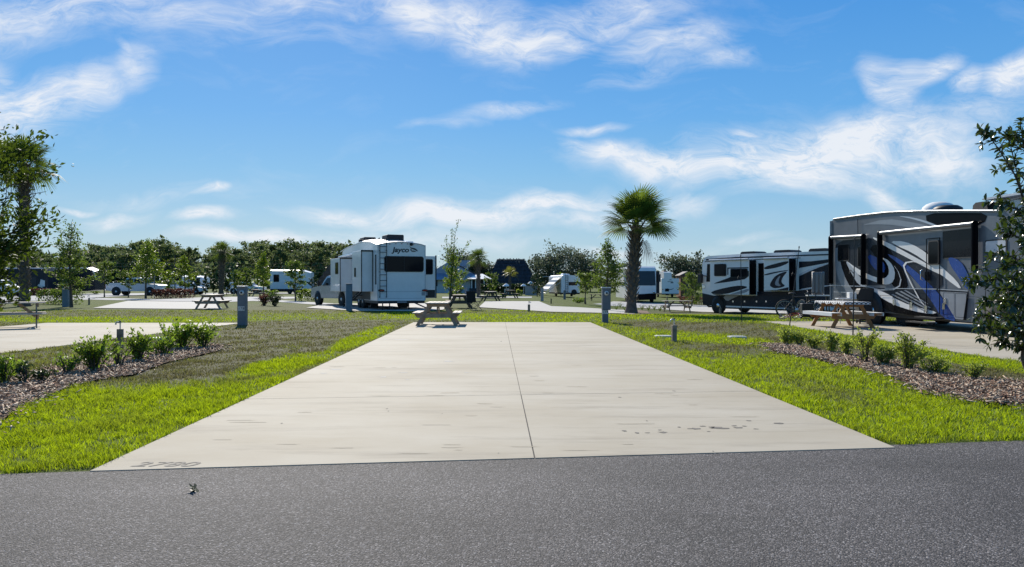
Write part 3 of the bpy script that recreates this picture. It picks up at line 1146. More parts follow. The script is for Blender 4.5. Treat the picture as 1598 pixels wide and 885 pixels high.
# ------------------------------------------------------------------ vegetation builders
def leaf_mesh(name, cen, size, mat, parent, rg, aspect=.45, up=.35, fold=.18, dirs=None):
    """Diamond-shaped leaves (or small sprays), one face each, at the given centres."""
    n = len(cen)
    if dirs is None:
        d = rg.normal(0, 1, (n, 3))
        d[:, 2] -= .15
    else:
        d = dirs + rg.normal(0, .45, (n, 3))
    d /= np.linalg.norm(d, axis=1)[:, None] + 1e-9
    nn = rg.normal(0, 1, (n, 3))
    nn[:, 2] += up * 3
    s = np.cross(d, nn)
    s /= np.linalg.norm(s, axis=1)[:, None] + 1e-9
    u = np.cross(s, d)
    L_ = size * rg.uniform(.65, 1.3, n)
    l2, w2 = (d * (L_ / 2)[:, None]), (s * (L_ * aspect / 2)[:, None])
    up_ = u * (L_ * fold)[:, None] * rg.uniform(-.6, 1, n)[:, None]
    v = np.stack([cen - l2, cen - l2 * .05 - w2 + up_, cen + l2, cen + l2 * .05 + w2 + up_], 1).reshape(-1, 3)
    f = np.arange(n * 4).reshape(n, 4)
    return nmesh(name, v, f, mat, parent)


PROF = {
    'cone': lambda t: (1 - t) ** .8 * .95 + .10 if t > .18 else .55 + t * 2.2,
    'oval': lambda t: math.sin(math.pi * min(1, t * .86 + .12)) ** .7,
    'round': lambda t: math.sqrt(max(0, 1 - (t * 2 - 1) ** 2)) * .85 + .2,
    'open': lambda t: .55 + .55 * math.sin(math.pi * t ** .8) - .25 * t,
    'pine': lambda t: .25 + .9 * math.sin(math.pi * min(1, max(0, (t - .15) / .85)) ** .9),
    'flare': lambda t: .95 - .65 * t,
}


def tree_data(seed, h, clear, w, nlimb, nleaf, prof='oval', tr=None, rise=(.25, .9), sig=.07, lean=0.0, twigs=3, topfade=0.0):
    rnd, rg = random.Random(seed), np.random.default_rng(seed)
    tb = MB()
    tr = tr or (.012 * h + .015)
    lx, ly = rnd.uniform(-.02, .02) * h + lean, rnd.uniform(-.02, .02) * h
    tp = [Vector((lx * t ** 1.5 + .012 * h * math.sin(5 * t + seed), ly * t + .01 * h * math.sin(4 * t + seed * 2), h * .97 * t)) for t in (0, .12, .3, .5, .7, .86, 1)]
    tb.tube(tp, [tr * 1.35, tr, tr * .86, tr * .66, tr * .45, tr * .28, tr * .08], 9)

    def tpos(t):
        t = max(0, min(.999, t)) * (len(tp) - 1)
        ts = [0, .12, .3, .5, .7, .86, 1]
        tt = t / (len(tp) - 1)
        for i in range(len(ts) - 1):
            if tt <= ts[i + 1]:
                k = (tt - ts[i]) / (ts[i + 1] - ts[i])
                return tp[i].lerp(tp[i + 1], k)
        return tp[-1]
    segs = []
    c0 = clear / h
    for i in range(nlimb):
        t = c0 + (1 - c0) * ((i + rnd.random()) / nlimb) * .97
        ct = (t - c0) / (1 - c0)
        az = i * 2.39996 + rnd.uniform(-.5, .5)
        ln = w / 2 * PROF[prof](ct) * rnd.uniform(.68, 1.12)
        rs_ = rise[0] + (rise[1] - rise[0]) * ct + rnd.uniform(-.15, .15)
        p0 = tpos(t * .94)
        d = Vector((math.cos(az), math.sin(az), rs_))
        d.normalize()
        p1 = p0 + d * ln * .5 + Vector((0, 0, rnd.uniform(-.04, .08) * ln))
        p2 = p0 + Vector((math.cos(az + rnd.uniform(-.3, .3)), math.sin(az), 0)) * ln * .96 + Vector((0, 0, rs_ * ln * .9 * rnd.uniform(.7, 1.2)))
        r0 = tr * (.42 * (1 - ct) + .14)
        tb.tube([p0, p1, p2], [r0, r0 * .6, r0 * .2], 5, caps=False)
        segs.append((p0.lerp(p1, .55), p1, .7))
        segs.append((p1, p2, 1.3))
        for k in range(twigs):
            q0 = p1.lerp(p2, rnd.uniform(-.3, .8))
            q1 = q0 + Vector((rnd.gauss(0, 1), rnd.gauss(0, 1), rnd.gauss(.35, .7))).normalized() * ln * rnd.uniform(.25, .5)
            tb.tube([q0, q1], [r0 * .3, r0 * .1], 4, caps=False)
            segs.append((q0, q1, 1.0))
    for k in range(3):
        q0 = tpos(.86 + .04 * k)
        segs.append((q0, tpos(.999), .7))
    ln = np.array([(b - a).length * wt for a, b, wt in segs])
    if topfade:
        zc = np.array([((a + b) * .5).z for a, b, wt in segs]) / h
        ln = ln * np.where(zc > .6, 1 - topfade * np.clip((zc - .6) / .3, 0, 1), 1)
    idx = rg.choice(len(segs), nleaf, p=ln / ln.sum())
    A = np.array([tuple(a) for a, b, wt in segs])
    B = np.array([tuple(b) for a, b, wt in segs])
    t = rg.uniform(0, 1.06, nleaf)[:, None]
    cen = A[idx] * (1 - t) + B[idx] * t + rg.normal(0, sig * w * .5, (nleaf, 3)) * (np.array([1, 1, .8]))
    cen[:, 2] = np.maximum(cen[:, 2], clear * .55)
    dirs = (B[idx] - A[idx])
    dirs /= np.linalg.norm(dirs, axis=1)[:, None] + 1e-9
    return tb, cen, dirs, rg


def tree(name, label, cat, loc, seed, h, clear, w, nlimb, nleaf, leaf, mat, prof='oval', group=None, aspect=.5, barkmat='bark', **kw):
    root = thing(name, label, cat, loc, 0, group)
    tb, cen, dirs, rg = tree_data(seed, h, clear, w, nlimb, nleaf, prof, **kw)
    tb.build('trunk', barkmat, root)
    leaf_mesh('crown', cen, leaf, mat, root, rg, aspect, dirs=dirs)
    return root


def fan_frond(mbv, base, direc, plen, flen, rnd, droop=.25, nl=26, width=1.0):
    """One costapalmate frond: petiole, then a fan of pointed leaflets that droop at the tips. Appends quads to mbv."""
    d = Vector(direc).normalized()
    side = d.cross(Vector((0, 0, 1)))
    if side.length < .05:
        side = Vector((1, 0, 0))
    side.normalize()
    roll = rnd.uniform(-.5, .5)
    side = (Matrix.Rotation(roll, 4, d) @ side)
    up = side.cross(d).normalized()
    p1 = base + d * plen * .55
    p2 = base + d * plen + Vector((0, 0, -droop * plen * .35))
    pd = (p2 - p1).normalized()
    vs, fs = mbv
    # petiole: flat strip
    w = .022
    b = len(vs)
    for p, ww in ((base, w * 1.6), (p1, w), (p2, w * .8)):
        vs.append(p - side * ww)
        vs.append(p + side * ww)
    fs.append((b, b + 1, b + 3, b + 2))
    fs.append((b + 2, b + 3, b + 5, b + 4))
    for i in range(nl):
        t = (i + .5) / nl * 2 - 1
        ang = t * R(118)
        l = flen * (1 - .36 * abs(t) ** 1.6) * rnd.uniform(.86, 1.06)
        ld = (pd * math.cos(ang) + side * math.sin(ang)).normalized()
        start = p2 + pd * flen * .16 * (1 - abs(t))
        fold = up * (.10 * l * (1 - abs(t)))
        m = start + ld * l * .55 + fold + Vector((0, 0, -droop * l * .18))
        e = start + ld * l * .95 + Vector((0, 0, -droop * l * rnd.uniform(.45, .85)))
        sw = (ld.cross(up)).normalized() * (flen * .027 * width)
        b = len(vs)
        vs.extend([start - sw * .3, start + sw * .3, m + sw, m - sw, e + sw * .12, e - sw * .12])
        fs.append((b, b + 1, b + 2, b + 3))
        fs.append((b + 3, b + 2, b + 4, b + 5))


def palm(name, label, loc, seed, h, tr, nfr, plen, flen, group=None, curve=0.0, boots=True, mat='l_palm', elmin=-35, elmax=85, ndead=5, nl=26, drp=.35):
    rnd = random.Random(seed)
    root = thing(name, label, 'palm tree', loc, 0, group)
    tb = MB()
    n = 16
    pts = [Vector((curve * (i / n) ** 1.4, 0, h * i / n)) for i in range(n + 1)]
    tb.tube(pts, [tr * (1.45 if i == 0 else 1.15 if i == 1 else 1.0 + .08 * rnd.uniform(-1, 1)) for i in range(n + 1)], 14)
    tk = tb.build('trunk', 'palmbark', root)
    if boots:
        bb = MB()
        k = int(h * 30)
        for i in range(k):
            t = .12 + .87 * i / k
            z = h * t
            a = i * 2.4 + rnd.uniform(-.15, .15)
            c = Vector((curve * t ** 1.4, 0, z))
            o = Vector((math.cos(a), math.sin(a), 0))
            s = Vector((-math.sin(a), math.cos(a), 0))
            grow = (.45 + .55 * t)
            l = rnd.uniform(.15, .26) * grow * (tr / .2)
            p0 = c + o * tr * .85
            p1 = p0 + o * l * .72 + Vector((0, 0, l * 1.0))
            wd = .075 * (tr / .2)
            bb.beam(p0, p1, wd, .035 * (tr / .2), up=tuple(o))
            # forked end of an old leaf base
            for sg in (-1, 1):
                bb.beam(p1, p1 + o * l * .25 + Vector((0, 0, l * .35)) + s * sg * wd * .4, wd * .35, .02, up=tuple(o))
        bb.build('leaf_base', 'boot', root)
        tag(bpy.data.objects[[c.name for c in root.children if c.name.startswith('leaf_base')][-1]], kind='stuff')
    top = pts[-1]
    live, dead = ([], []), ([], [])
    for i in range(nfr):
        f = (i + .5) / nfr
        el = R(elmin + (elmax - elmin) * f ** .85 + rnd.uniform(-8, 8))
        az = i * 2.39996 + rnd.uniform(-.25, .25)
        d = Vector((math.cos(az) * math.cos(el), math.sin(az) * math.cos(el), math.sin(el)))
        fan_frond(live, top + Vector((0, 0, rnd.uniform(-.15, .15))), d, plen * rnd.uniform(.8, 1.1), flen * rnd.uniform(.85, 1.1), rnd, droop=drp + drp * 1.2 * max(0, .5 - f), nl=nl)
    for i in range(ndead):
        az = i * 2.1 + rnd.uniform(-.4, .4)
        el = R(rnd.uniform(-62, -35))
        d = Vector((math.cos(az) * math.cos(el), math.sin(az) * math.cos(el), math.sin(el)))
        fan_frond(dead, top - Vector((0, 0, .2)), d, plen * .6, flen * .7, rnd, droop=.9, nl=16, width=.7)
    nmesh('crown', np.array([tuple(v) for v in live[0]]), np.array(live[1]), mat, root)
    if ndead:
        nmesh('dead_frond', np.array([tuple(v) for v in dead[0]]), np.array(dead[1]), 'dead', root)
    return root


def shrub(name, label, loc, seed, h, w, nst, nleaf, leaf, mat, group=None, spread=1.0, base=0.15, vase=0.0, cat='shrub', shape=1.0):
    """Bush: several stems from the ground, leaves gathered on the upper part of the stems."""
    rnd, rg = random.Random(seed), np.random.default_rng(seed + 500)
    root = thing(name, label, cat, loc, 0, group)
    tb = MB()
    segs = []
    for i in range(nst):
        a = rnd.uniform(0, 6.283)
        rr = math.sqrt(rnd.random()) * w / 2 * spread
        hh = h * rnd.uniform(.62, 1.0) * (1 - .25 * (rr / (w / 2)) ** 2 * shape)
        p0 = Vector((math.cos(a) * rr * .16, math.sin(a) * rr * .16, 0))
        p1 = Vector((math.cos(a) * rr * (.5 - .25 * vase), math.sin(a) * rr * (.5 - .25 * vase), hh * .5))
        p2 = Vector((math.cos(a + .2) * rr, math.sin(a + .2) * rr, hh))
        tb.tube([p0, p1, p2], [.008 + .006 * h, .006 + .003 * h, .003], 5, caps=False)
        segs += [(p0.lerp(p1, base * 2), p1, .45), (p1, p2, 1.0)]
        for k in range(2):
            q0 = p1.lerp(p2, rnd.random())
            q1 = q0 + Vector((rnd.gauss(0, 1), rnd.gauss(0, 1), rnd.gauss(.5, .6))).normalized() * w * .2
            tb.tube([q0, q1], [.004, .002], 4, caps=False)
            segs.append((q0, q1, 1.0))
    tb.build('stem', 'bark', root)
    A = np.array([tuple(a) for a, b, t in segs])
    B = np.array([tuple(b) for a, b, t in segs])
    ln = np.linalg.norm(B - A, axis=1) * np.array([t for a, b, t in segs])
    idx = rg.choice(len(segs), nleaf, p=ln / ln.sum())
    t = rg.uniform(0, 1.05, nleaf)[:, None]
    cen = A[idx] * (1 - t) + B[idx] * t + rg.normal(0, leaf * .55, (nleaf, 3))
    cen[:, 2] = np.maximum(cen[:, 2], .02)
    leaf_mesh('foliage', cen, leaf, mat, root, rg, .5, dirs=(B - A)[idx] / (np.linalg.norm((B - A)[idx], axis=1)[:, None] + 1e-9))
    return root


def hedge(name, label, p, q_, w, h, n, leaf, mat, seed, cat='hedge', group=None):
    rg = np.random.default_rng(seed)
    p, q_ = Vector(p), Vector(q_)
    root = thing(name, label, cat, p, math.atan2(q_.y - p.y, q_.x - p.x), group)
    ln = (q_ - p).length
    u = rg.uniform(0, 1, n)
    # shell of a rounded box, uneven
    a = rg.uniform(-1, 1, n)
    b = rg.uniform(0, 1, n) ** .6
    k = rg.uniform(0, 1, n)
    top = k < .45
    y = np.where(top, a * w / 2, np.sign(a) * w / 2 * (1 - .25 * rg.uniform(0, 1, n) ** 2))
    z = np.where(top, h * (1 - .12 * a * a), h * b)
    bump = .1 * h * np.sin(u * ln * 5 + seed) + .08 * h * np.sin(u * ln * 11)
    c = np.stack([u * ln, y + rg.normal(0, .05 * w, n), z * (1 + bump / h) + rg.normal(0, .03 * h, n)], 1)
    leaf_mesh('foliage', c, leaf, mat, root, rg, .6)
    sm = MB()
    for i in range(max(3, int(ln * 2))):
        x = ln * (i + .5) / max(3, int(ln * 2))
        for yy_ in (-.2 * w, .2 * w):
            sm.tube([(x, yy_, 0), (x + rg.uniform(-.1, .1), yy_ * 1.4, h * .9)], [.02, .008], 4, caps=False)
    sm.build('stem', 'bark', root)
    return root


# ------------------------------------------------------------------ vehicle and furniture builders
class Plane:
    """Upright side of a vehicle: origin on the ground, direction along it. Local x runs along it, local y into the body."""
    def __init__(s, ox, oy, ang):
        s.o, s.d = (ox, oy), (math.cos(ang), math.sin(ang))
        s.ang, s.z0 = ang, float(gz(ox, oy))

    def tz(s, px, py, off=0.0):
        ox, oy = s.o[0] + s.d[1] * off, s.o[1] - s.d[0] * off
        a = (px - CX) / F
        t = (a * oy - ox) / (s.d[0] - a * s.d[1])
        y = oy + t * s.d[1]
        return t, H + (CY - py) / F * y - s.z0

    def end(s, px, py, t, z=None):
        """Offset outwards (local -y) at which the plane x = t shows at this pixel column."""
        a = (px - CX) / F
        bx, by = s.o[0] + s.d[0] * t, s.o[1] + s.d[1] * t
        # bx + sy*off = a*(by - sx*off)
        off = (a * by - bx) / (s.d[1] + a * s.d[0])
        y = by - s.d[0] * off
        return off, H + (CY - py) / F * y - s.z0


def wheel(parent, c, r, w, axis='Y', rim='chrome', side=-1, name='wheel', hub=True):
    t = MB()
    h = w / 2
    t.lathe([(r * .60, -h), (r * .93, -h), (r, -h * .7), (r, h * .7), (r * .93, h), (r * .60, h)], n=26, axis=axis)
    wo_ = t.build(name, 'tyre', parent, loc=c)
    m = MB()
    k = side
    m.lathe(sorted([(r * .60, -h * .96), (r * .60, h * .96)], key=lambda p: p[1]), n=24, axis=axis)
    def disc(r0, r1, off):
        m.lathe([(r0, off), (r1, off * .98)], n=20, axis=axis)
    z = h * k
    m.lathe([(r * .585, z * .97), (r * .50, z * .80), (r * .30, z * .66), (r * .26, z * 1.02), (0.001, z * 1.06)], n=20, axis=axis)
    d = m
    for i in range(8):
        a = i * math.pi / 4
        q0 = (r * .42 * math.cos(a), r * .42 * math.sin(a))
        p = {'Y': (q0[0], z * .79, q0[1]), 'X': (z * .79, q0[0], q0[1])}[axis]
        d.ball(p, r * .065, r * .065, r * .065, 6, 4, m=1)
    m.build('rim', [rim, 'mblack'], wo_)
    return wo_


def roundrect(x0, x1, z0, z1, r, n=4):
    p = []
    for (cx, cz, a0) in ((x1 - r, z1 - r, 0), (x0 + r, z1 - r, 90), (x0 + r, z0 + r, 180), (x1 - r, z0 + r, 270)):
        for i in range(n + 1):
            a = R(a0 + 90 * i / n)
            p.append((cx + r * math.cos(a), cz + r * math.sin(a)))
    return p


def window(parent, x0, x1, z0, z1, y=-.004, fn=None, mat='glass', frame='mblack', name='window', r=.06, bar=False, th=.02):
    """Framed pane lying against a wall; fn maps (u, v, w) to the wall's axes (w outwards)."""
    fn = fn or (lambda u, v, w: (u, -w, v))
    f = MB()
    f.prism(roundrect(x0, x1, z0, z1, r), fn, .001, th)
    fr = f.build(name, frame, parent)
    g = MB()
    b = .035
    g.prism(roundrect(x0 + b, x1 - b, z0 + b, z1 - b, max(.01, r - .02)), fn, th - .004, th + .003)
    g.build('pane', mat, fr)
    if bar:
        k = MB()
        xm = (x0 + x1) / 2
        k.prism([(xm - .012, z0 + b), (xm + .012, z0 + b), (xm + .012, z1 - b), (xm - .012, z1 - b)], fn, th + .004, th + .012)
        k.build('window_bar', frame, fr)
    return fr


def smooth_poly(pts, it=2):
    """Chaikin rounding of an outline; keeps it inside its own hull."""
    for _ in range(it):
        out = []
        n = len(pts)
        for i in range(n):
            a, b = pts[i], pts[(i + 1) % n]
            out.append((a[0] * .75 + b[0] * .25, a[1] * .75 + b[1] * .25))
            out.append((a[0] * .25 + b[0] * .75, a[1] * .25 + b[1] * .75))
        pts = out
    return pts


def ac_unit(parent, x0, x1, y0, y1, z, h, mat='mblack', name='roof_air_conditioner'):
    m = MB()
    m.prism([(x0, 0), (x1, 0), (x1 - .08, h * .8), (x1 - .22, h), (x0 + .15, h), (x0 + .04, h * .75)], lambda u, v, w: (u, w, z + v), y0, y1)
    return m.build(name, mat, parent, bevel=.03)


def picnic_table(label, loc, rz, group='picnic tables on the campsites', wood='wood_grey', top='wood_top', s=(1, 1, 1)):
    """A-frame table; its length runs along local y."""
    t = thing('picnic_table', label, 'picnic table', loc, rz, group)
    t.scale = s
    Lh = .92
    m = MB()
    for i in range(5):
        x = -.36 + .148 * i
        m.box(x, x + .138, -Lh, Lh, .725, .765)
    m.build('tabletop', top, t, bevel=.006)
    for sg in (-1, 1):
        b = MB()
        for k in (0, 1):
            x = sg * (.585 + .135 * k)
            b.box(x - .063, x + .063, -Lh, Lh, .405, .443)
        b.build('bench_seat', top, t, bevel=.006)
    for e in (-1, 1):
        y = e * .66
        for sg in (-1, 1):
            g = MB()
            g.prism([(sg * .175, .723), (sg * .285, .723), (sg * .70, 0), (sg * .575, 0)], lambda u, v, w: (u, w, v), y - .02, y + .02)
            g.build('leg', wood, t)
        c = MB()
        yo = y + e * .042
        c.prism([(-.74, .402), (.74, .402), (.64, .265), (-.64, .265)], lambda u, v, w: (u, w, v), yo - .02, yo + .02)
        c.build('bench_support', wood, t)
        c = MB()
        c.prism([(-.34, .722), (.34, .722), (.31, .62), (-.31, .62)], lambda u, v, w: (u, w, v), yo - .02, yo + .02)
        c.build('table_cleat', wood, t)
        b = MB()
        b.beam((0, e * .64, .33), (0, e * .20, .715), .09, .04, up=(1, 0, 0))
        b.build('brace', wood, t)
    return t


def pedestal(label, loc, rz, w=.29, h=1.35, dpt=.2, mat='ped', num=None, wide=False, s=1.0, meter=True, plain=False):
    t = thing('utility_pedestal', label, 'utility pedestal', loc, rz, 'electric hook-up pedestals')
    t.scale = (s, s, s)
    m = MB()
    if wide:
        m.box(-w * .42, w * .30, -dpt / 2, dpt / 2, 0, h * .42)
        m.build('post', mat, t, bevel=.01)
        k = MB()
        k.box(-w * .44, w * .56, -dpt * .62, dpt * .62, h * .36, h * .985)
        k.build('meter_box', mat, t, bevel=.012)
        yf = -dpt * .62
    else:
        m.box(-w / 2, w / 2, -dpt / 2, dpt / 2, 0, h * .97)
        m.build('post', mat, t, bevel=.01)
        yf = -dpt / 2
    c = MB()
    c.box(-w * .52, w * (.6 if wide else .52), -dpt * .7, dpt * .7, h * .97, h)
    c.build('cap', 'alu' if not plain else mat, t, bevel=.008)
    if meter:
        g = MB()
        cx = w * .06
        g.lathe([(.001, -.07), (.06, -.065), (.075, -.03), (.085, 0)], c=(cx, yf, h * .83), n=20, axis='Y')
        mo = g.build('meter', 'plate', t)
        g = MB()
        g.lathe([(.001, -.008), (.035, -.006), (.036, 0)], c=(cx, yf - .066, h * .835), n=16, axis='Y')
        g.build('dial', 'dgrey', mo)
    if num:
        ns = len(num)
        zc, sz = (.43 * h, .115) if not wide else (.385 * h, .10)
        yy_ = yf - .003 if not wide else -dpt / 2 - .003
        pw = .068
        xo = -w * .06 if wide else 0
        zc = zc if not wide else .30 * h
        for i, chx in enumerate(num):
            x = xo + (i - (ns - 1) / 2) * (pw + .004)
            k = MB()
            k.box(x - pw / 2, x + pw / 2, yy_ - .004, yy_, zc - sz * .62, zc + sz * .62)
            kp = k.build('number_plate', 'plate', t)
            text_mb(chx, sz, 'letter', 'lettering', kp, 0, Matrix.Translation((x, yy_ - .006, zc)), .002)
    return t


def hydrant(label, loc, rz=0.0, h=.55, s=1.0):
    """Square wooden post with a small tap standing on its pipe."""
    t = thing('water_tap_post', label, 'water tap', loc, rz, 'water taps on wooden posts')
    t.scale = (s, s, s)
    m = MB()
    m.box(-.055, .055, -.055, .055, 0, h * .72)
    m.build('post', 'wood_grey', t, bevel=.008)
    p = MB()
    p.tube([(.0, -.0, h * .70), (0, 0, h * .95)], .013, 8)
    p.build('pipe', 'alu', t)
    p = MB()
    p.tube([(.02, 0, h * .95), (-.06, 0, h * .96), (-.085, 0, h * .93), (-.09, 0, h * .87)], [.02, .018, .016, .017], 8)
    p.build('spout', 'alu', t)
    p = MB()
    p.tube([(0, 0, h * .95), (0, 0, h)], .009, 6)
    p.lathe([(.001, 0), (.03, .002), (.03, .014), (.001, .016)], c=(0, 0, h * .99), n=12)
    p.build('handle', 'mblack', t)
    return t


def pickup(label, loc, rz, paint='silver', group='pickup trucks', s=1.0, name='pickup_truck', suv=False):
    """Crew-cab pickup pointing along local +x, origin under its rear bumper."""
    t = thing(name, label, 'pickup truck' if not suv else 'car', loc, rz, group)
    t.scale = (s, s, s)
    W = .98
    b = MB()
    prof = [(0.05, .62), (.02, 1.22), (.1, 1.32), (1.9, 1.34), (1.92, 1.25), (4.0, 1.25), (4.25, 1.26), (5.5, 1.16), (5.78, 1.06), (5.85, .62), (5.3, .45), (.5, .48)]
    b.prism(prof, lambda u, v, w: (u, w, v), -W, W)
    b.build('body', paint, t, bevel=.05)
    c = MB()
    cab = [(1.95, 1.24), (2.1, 1.78), (2.35, 1.90), (3.55, 1.90), (3.8, 1.84), (4.38, 1.26)] if not suv else [(.15, 1.24), (.35, 1.72), (.7, 1.86), (3.45, 1.90), (3.8, 1.84), (4.45, 1.26)]
    vs = []
    for sg in (-1, 1):
        for (u, v) in cab:
            vs.append((u, sg * (W - .04 - (v - 1.24) * .24), v))
    n = len(cab)
    fs = [(i, (i + 1) % n, n + (i + 1) % n, n + i) for i in range(n)] + [tuple(reversed(range(n))), tuple(range(n, 2 * n))]
    c.add(vs, fs)
    cb = c.build('cab', paint, t, bevel=.04)
    wins = [[(2.2, 1.30), (2.28, 1.72), (2.95, 1.76), (2.95, 1.30)], [(3.02, 1.30), (3.02, 1.76), (3.60, 1.76), (4.08, 1.30)]]
    if suv:
        wins.append([(.55, 1.30), (.75, 1.66), (2.1, 1.72), (2.1, 1.30)])
    for sg in (-1, 1):
        for wn in wins:
            g = MB()
            g.prism(wn, lambda u, v, w: (u, sg * (W - .04 - (v - 1.24) * .24 + w), v), .004, .012)
            g.build('side_window', 'glass', cb)
    g = MB()
    g.add([(3.90, -.72, 1.80), (3.90, .72, 1.80), (4.40, .84, 1.29), (4.40, -.84, 1.29)], [(0, 1, 2, 3)])
    g.build('windscreen', 'bglass', cb)
    for v_ in g.v:
        pass
    g = MB()
    x0 = 1.955 if not suv else .16
    g.add([(x0 - .02, -.75, 1.32), (x0 - .02, .75, 1.32), (x0 + .1, .68, 1.74), (x0 + .1, -.68, 1.74)], [(3, 2, 1, 0)])
    g.build('rear_window', 'glass', cb)
    for sg in (-1, 1):
        for x in (1.15, 4.75):
            wheel(t, (x, sg * (W - .10), .42), .42, .27, 'Y', 'alu', sg)
            a = MB()
            a.lathe([(.50, -.004), (.50, .004)], c=(x, sg * (W + .001), .44), n=24, axis='Y')
            a.build('wheel_arch', 'mblack', t)
        k = MB()
        k.box(-.01, .06, sg * W - .13 if sg > 0 else -W + .01, sg * W - .01 if sg > 0 else -W + .13, .82, 1.18)
        k.build('tail_light', 'red', t)
        k = MB()
        k.box(5.72, 5.84, sg * .62 - .22, sg * .62 + .22, .88, 1.05)
        k.build('headlight', 'chrome', t)
        k = MB()
        k.beam((4.1, sg * (W - .02), 1.32), (4.12, sg * (W + .20), 1.38), .04, .03)
        k.box(4.05, 4.2, sg * (W + .22) - .08, sg * (W + .22) + .08, 1.26, 1.56)
        k.build('mirror', 'mblack', t)
    k = MB()
    k.box(-.12, .06, -W + .03, W - .03, .50, .70)
    k.build('rear_bumper', 'chrome', t, bevel=.02)
    k = MB()
    k.box(5.78, 5.94, -W + .05, W - .05, .48, .74)
    k.build('front_bumper', 'chrome', t, bevel=.02)
    return t


def bicycle(label, loc, rz, paint='mblack', s=1.0, lean=8, group='bicycles by the motorhomes'):
    t = thing('bicycle', label, 'bicycle', loc, rz, group)
    t.rotation_euler = (R(lean), 0, rz)
    t.scale = (s, s, s)
    r = .34
    for x in (-.52, .52):
        m = MB()
        n = 28
        pts = [(x + r * math.cos(2 * math.pi * i / n), 0, r + r * math.sin(2 * math.pi * i / n)) for i in range(n + 1)]
        m.tube(pts, .026, 6, caps=False)
        w_ = m.build('wheel', 'tyre', t)
        k = MB()
        pts = [(x + r * .90 * math.cos(2 * math.pi * i / n), 0, r + r * .90 * math.sin(2 * math.pi * i / n)) for i in range(n + 1)]
        k.tube(pts, .014, 5, caps=False)
        for i in range(14):
            a = i * math.pi / 7
            k.tube([(x, 0, r), (x + r * .9 * math.cos(a), 0, r + r * .9 * math.sin(a))], .004, 3, caps=False)
        k.tube([(x, -.05, r), (x, .05, r)], .025, 8)
        k.build('rim', 'alu', w_)
    f = MB()
    bb, seat, head, hl = (-.08, 0, .30), (-.22, 0, .80), (.34, 0, .82), (.38, 0, .66)
    for a, b in ((bb, seat), (seat, head), (bb, hl), (head, hl)):
        f.tube([a, b], .022, 8)
    for sg in (-1, 1):
        f.tube([bb, (-.52, sg * .05, r)], .012, 6)
        f.tube([(-.21, 0, .76), (-.52, sg * .05, r)], .011, 6)
        f.tube([hl, (.40, sg * .05, .62), (.52, sg * .05, r)], .016, 6)
    f.build('frame', paint, t)
    m = MB()
    m.tube([seat, (-.25, 0, .92)], .014, 6)
    m.ball((-.25, 0, .945), .14, .065, .035, 10, 6)
    m.build('saddle', 'mblack', t)
    m = MB()
    m.tube([head, (.31, 0, .97)], .016, 6)
    m.tube([(.25, -.30, 1.0), (.30, -.12, .98), (.30, .12, .98), (.25, .30, 1.0)], .014, 6)
    m.build('handlebar', 'mblack', t)
    m = MB()
    m.lathe([(.001, -.005), (.09, -.005), (.09, .005), (.001, .005)], c=(bb[0], -.05, bb[2]), n=18, axis='Y')
    m.tube([bb, (bb[0] + .10, -.08, bb[2] - .13)], .012, 6)
    m.tube([bb, (bb[0] - .10, .08, bb[2] + .13)], .012, 6)
    m.build('crank', 'alu', t)
    return t


def camp_chair(label, loc, rz, mat='blackcloth'):
    t = thing('camp_chair', label, 'camp chair', loc, rz, None)
    m = MB()
    m.prism([(-.27, .44), (.27, .44), (.27, .47), (-.27, .47)], lambda u, v, w: (u, w, v - .05 * (1 - (u / .27) ** 2)), -.24, .24)
    m.build('seat', mat, t)
    m = MB()
    m.prism([(.23, .42), (.26, .42), (.36, 1.0), (.33, 1.0)], lambda u, v, w: (w, u, v), -.27, .27)
    m.build('backrest', mat, t)
    for sg in (-1, 1):
        m = MB()
        m.box(sg * .30 - .04, sg * .30 + .04, -.28, .28, .62, .645)
        m.build('armrest', mat, t)
        for a, b in (((sg * .30, -.28, 0), (sg * .28, .28, .46)), ((sg * .30, .30, 0), (sg * .28, -.26, .62))):
            m = MB()
            m.tube([a, b], .011, 6)
            m.build('leg', 'mblack', t)
    for y in (-.27, .29):
        m = MB()
        m.tube([(-.30, y, .02), (.28, y, .45)], .010, 6)
        m.tube([(.30, y, .02), (-.28, y, .45)], .010, 6)
        m.build('cross_brace', 'mblack', t)
    return t


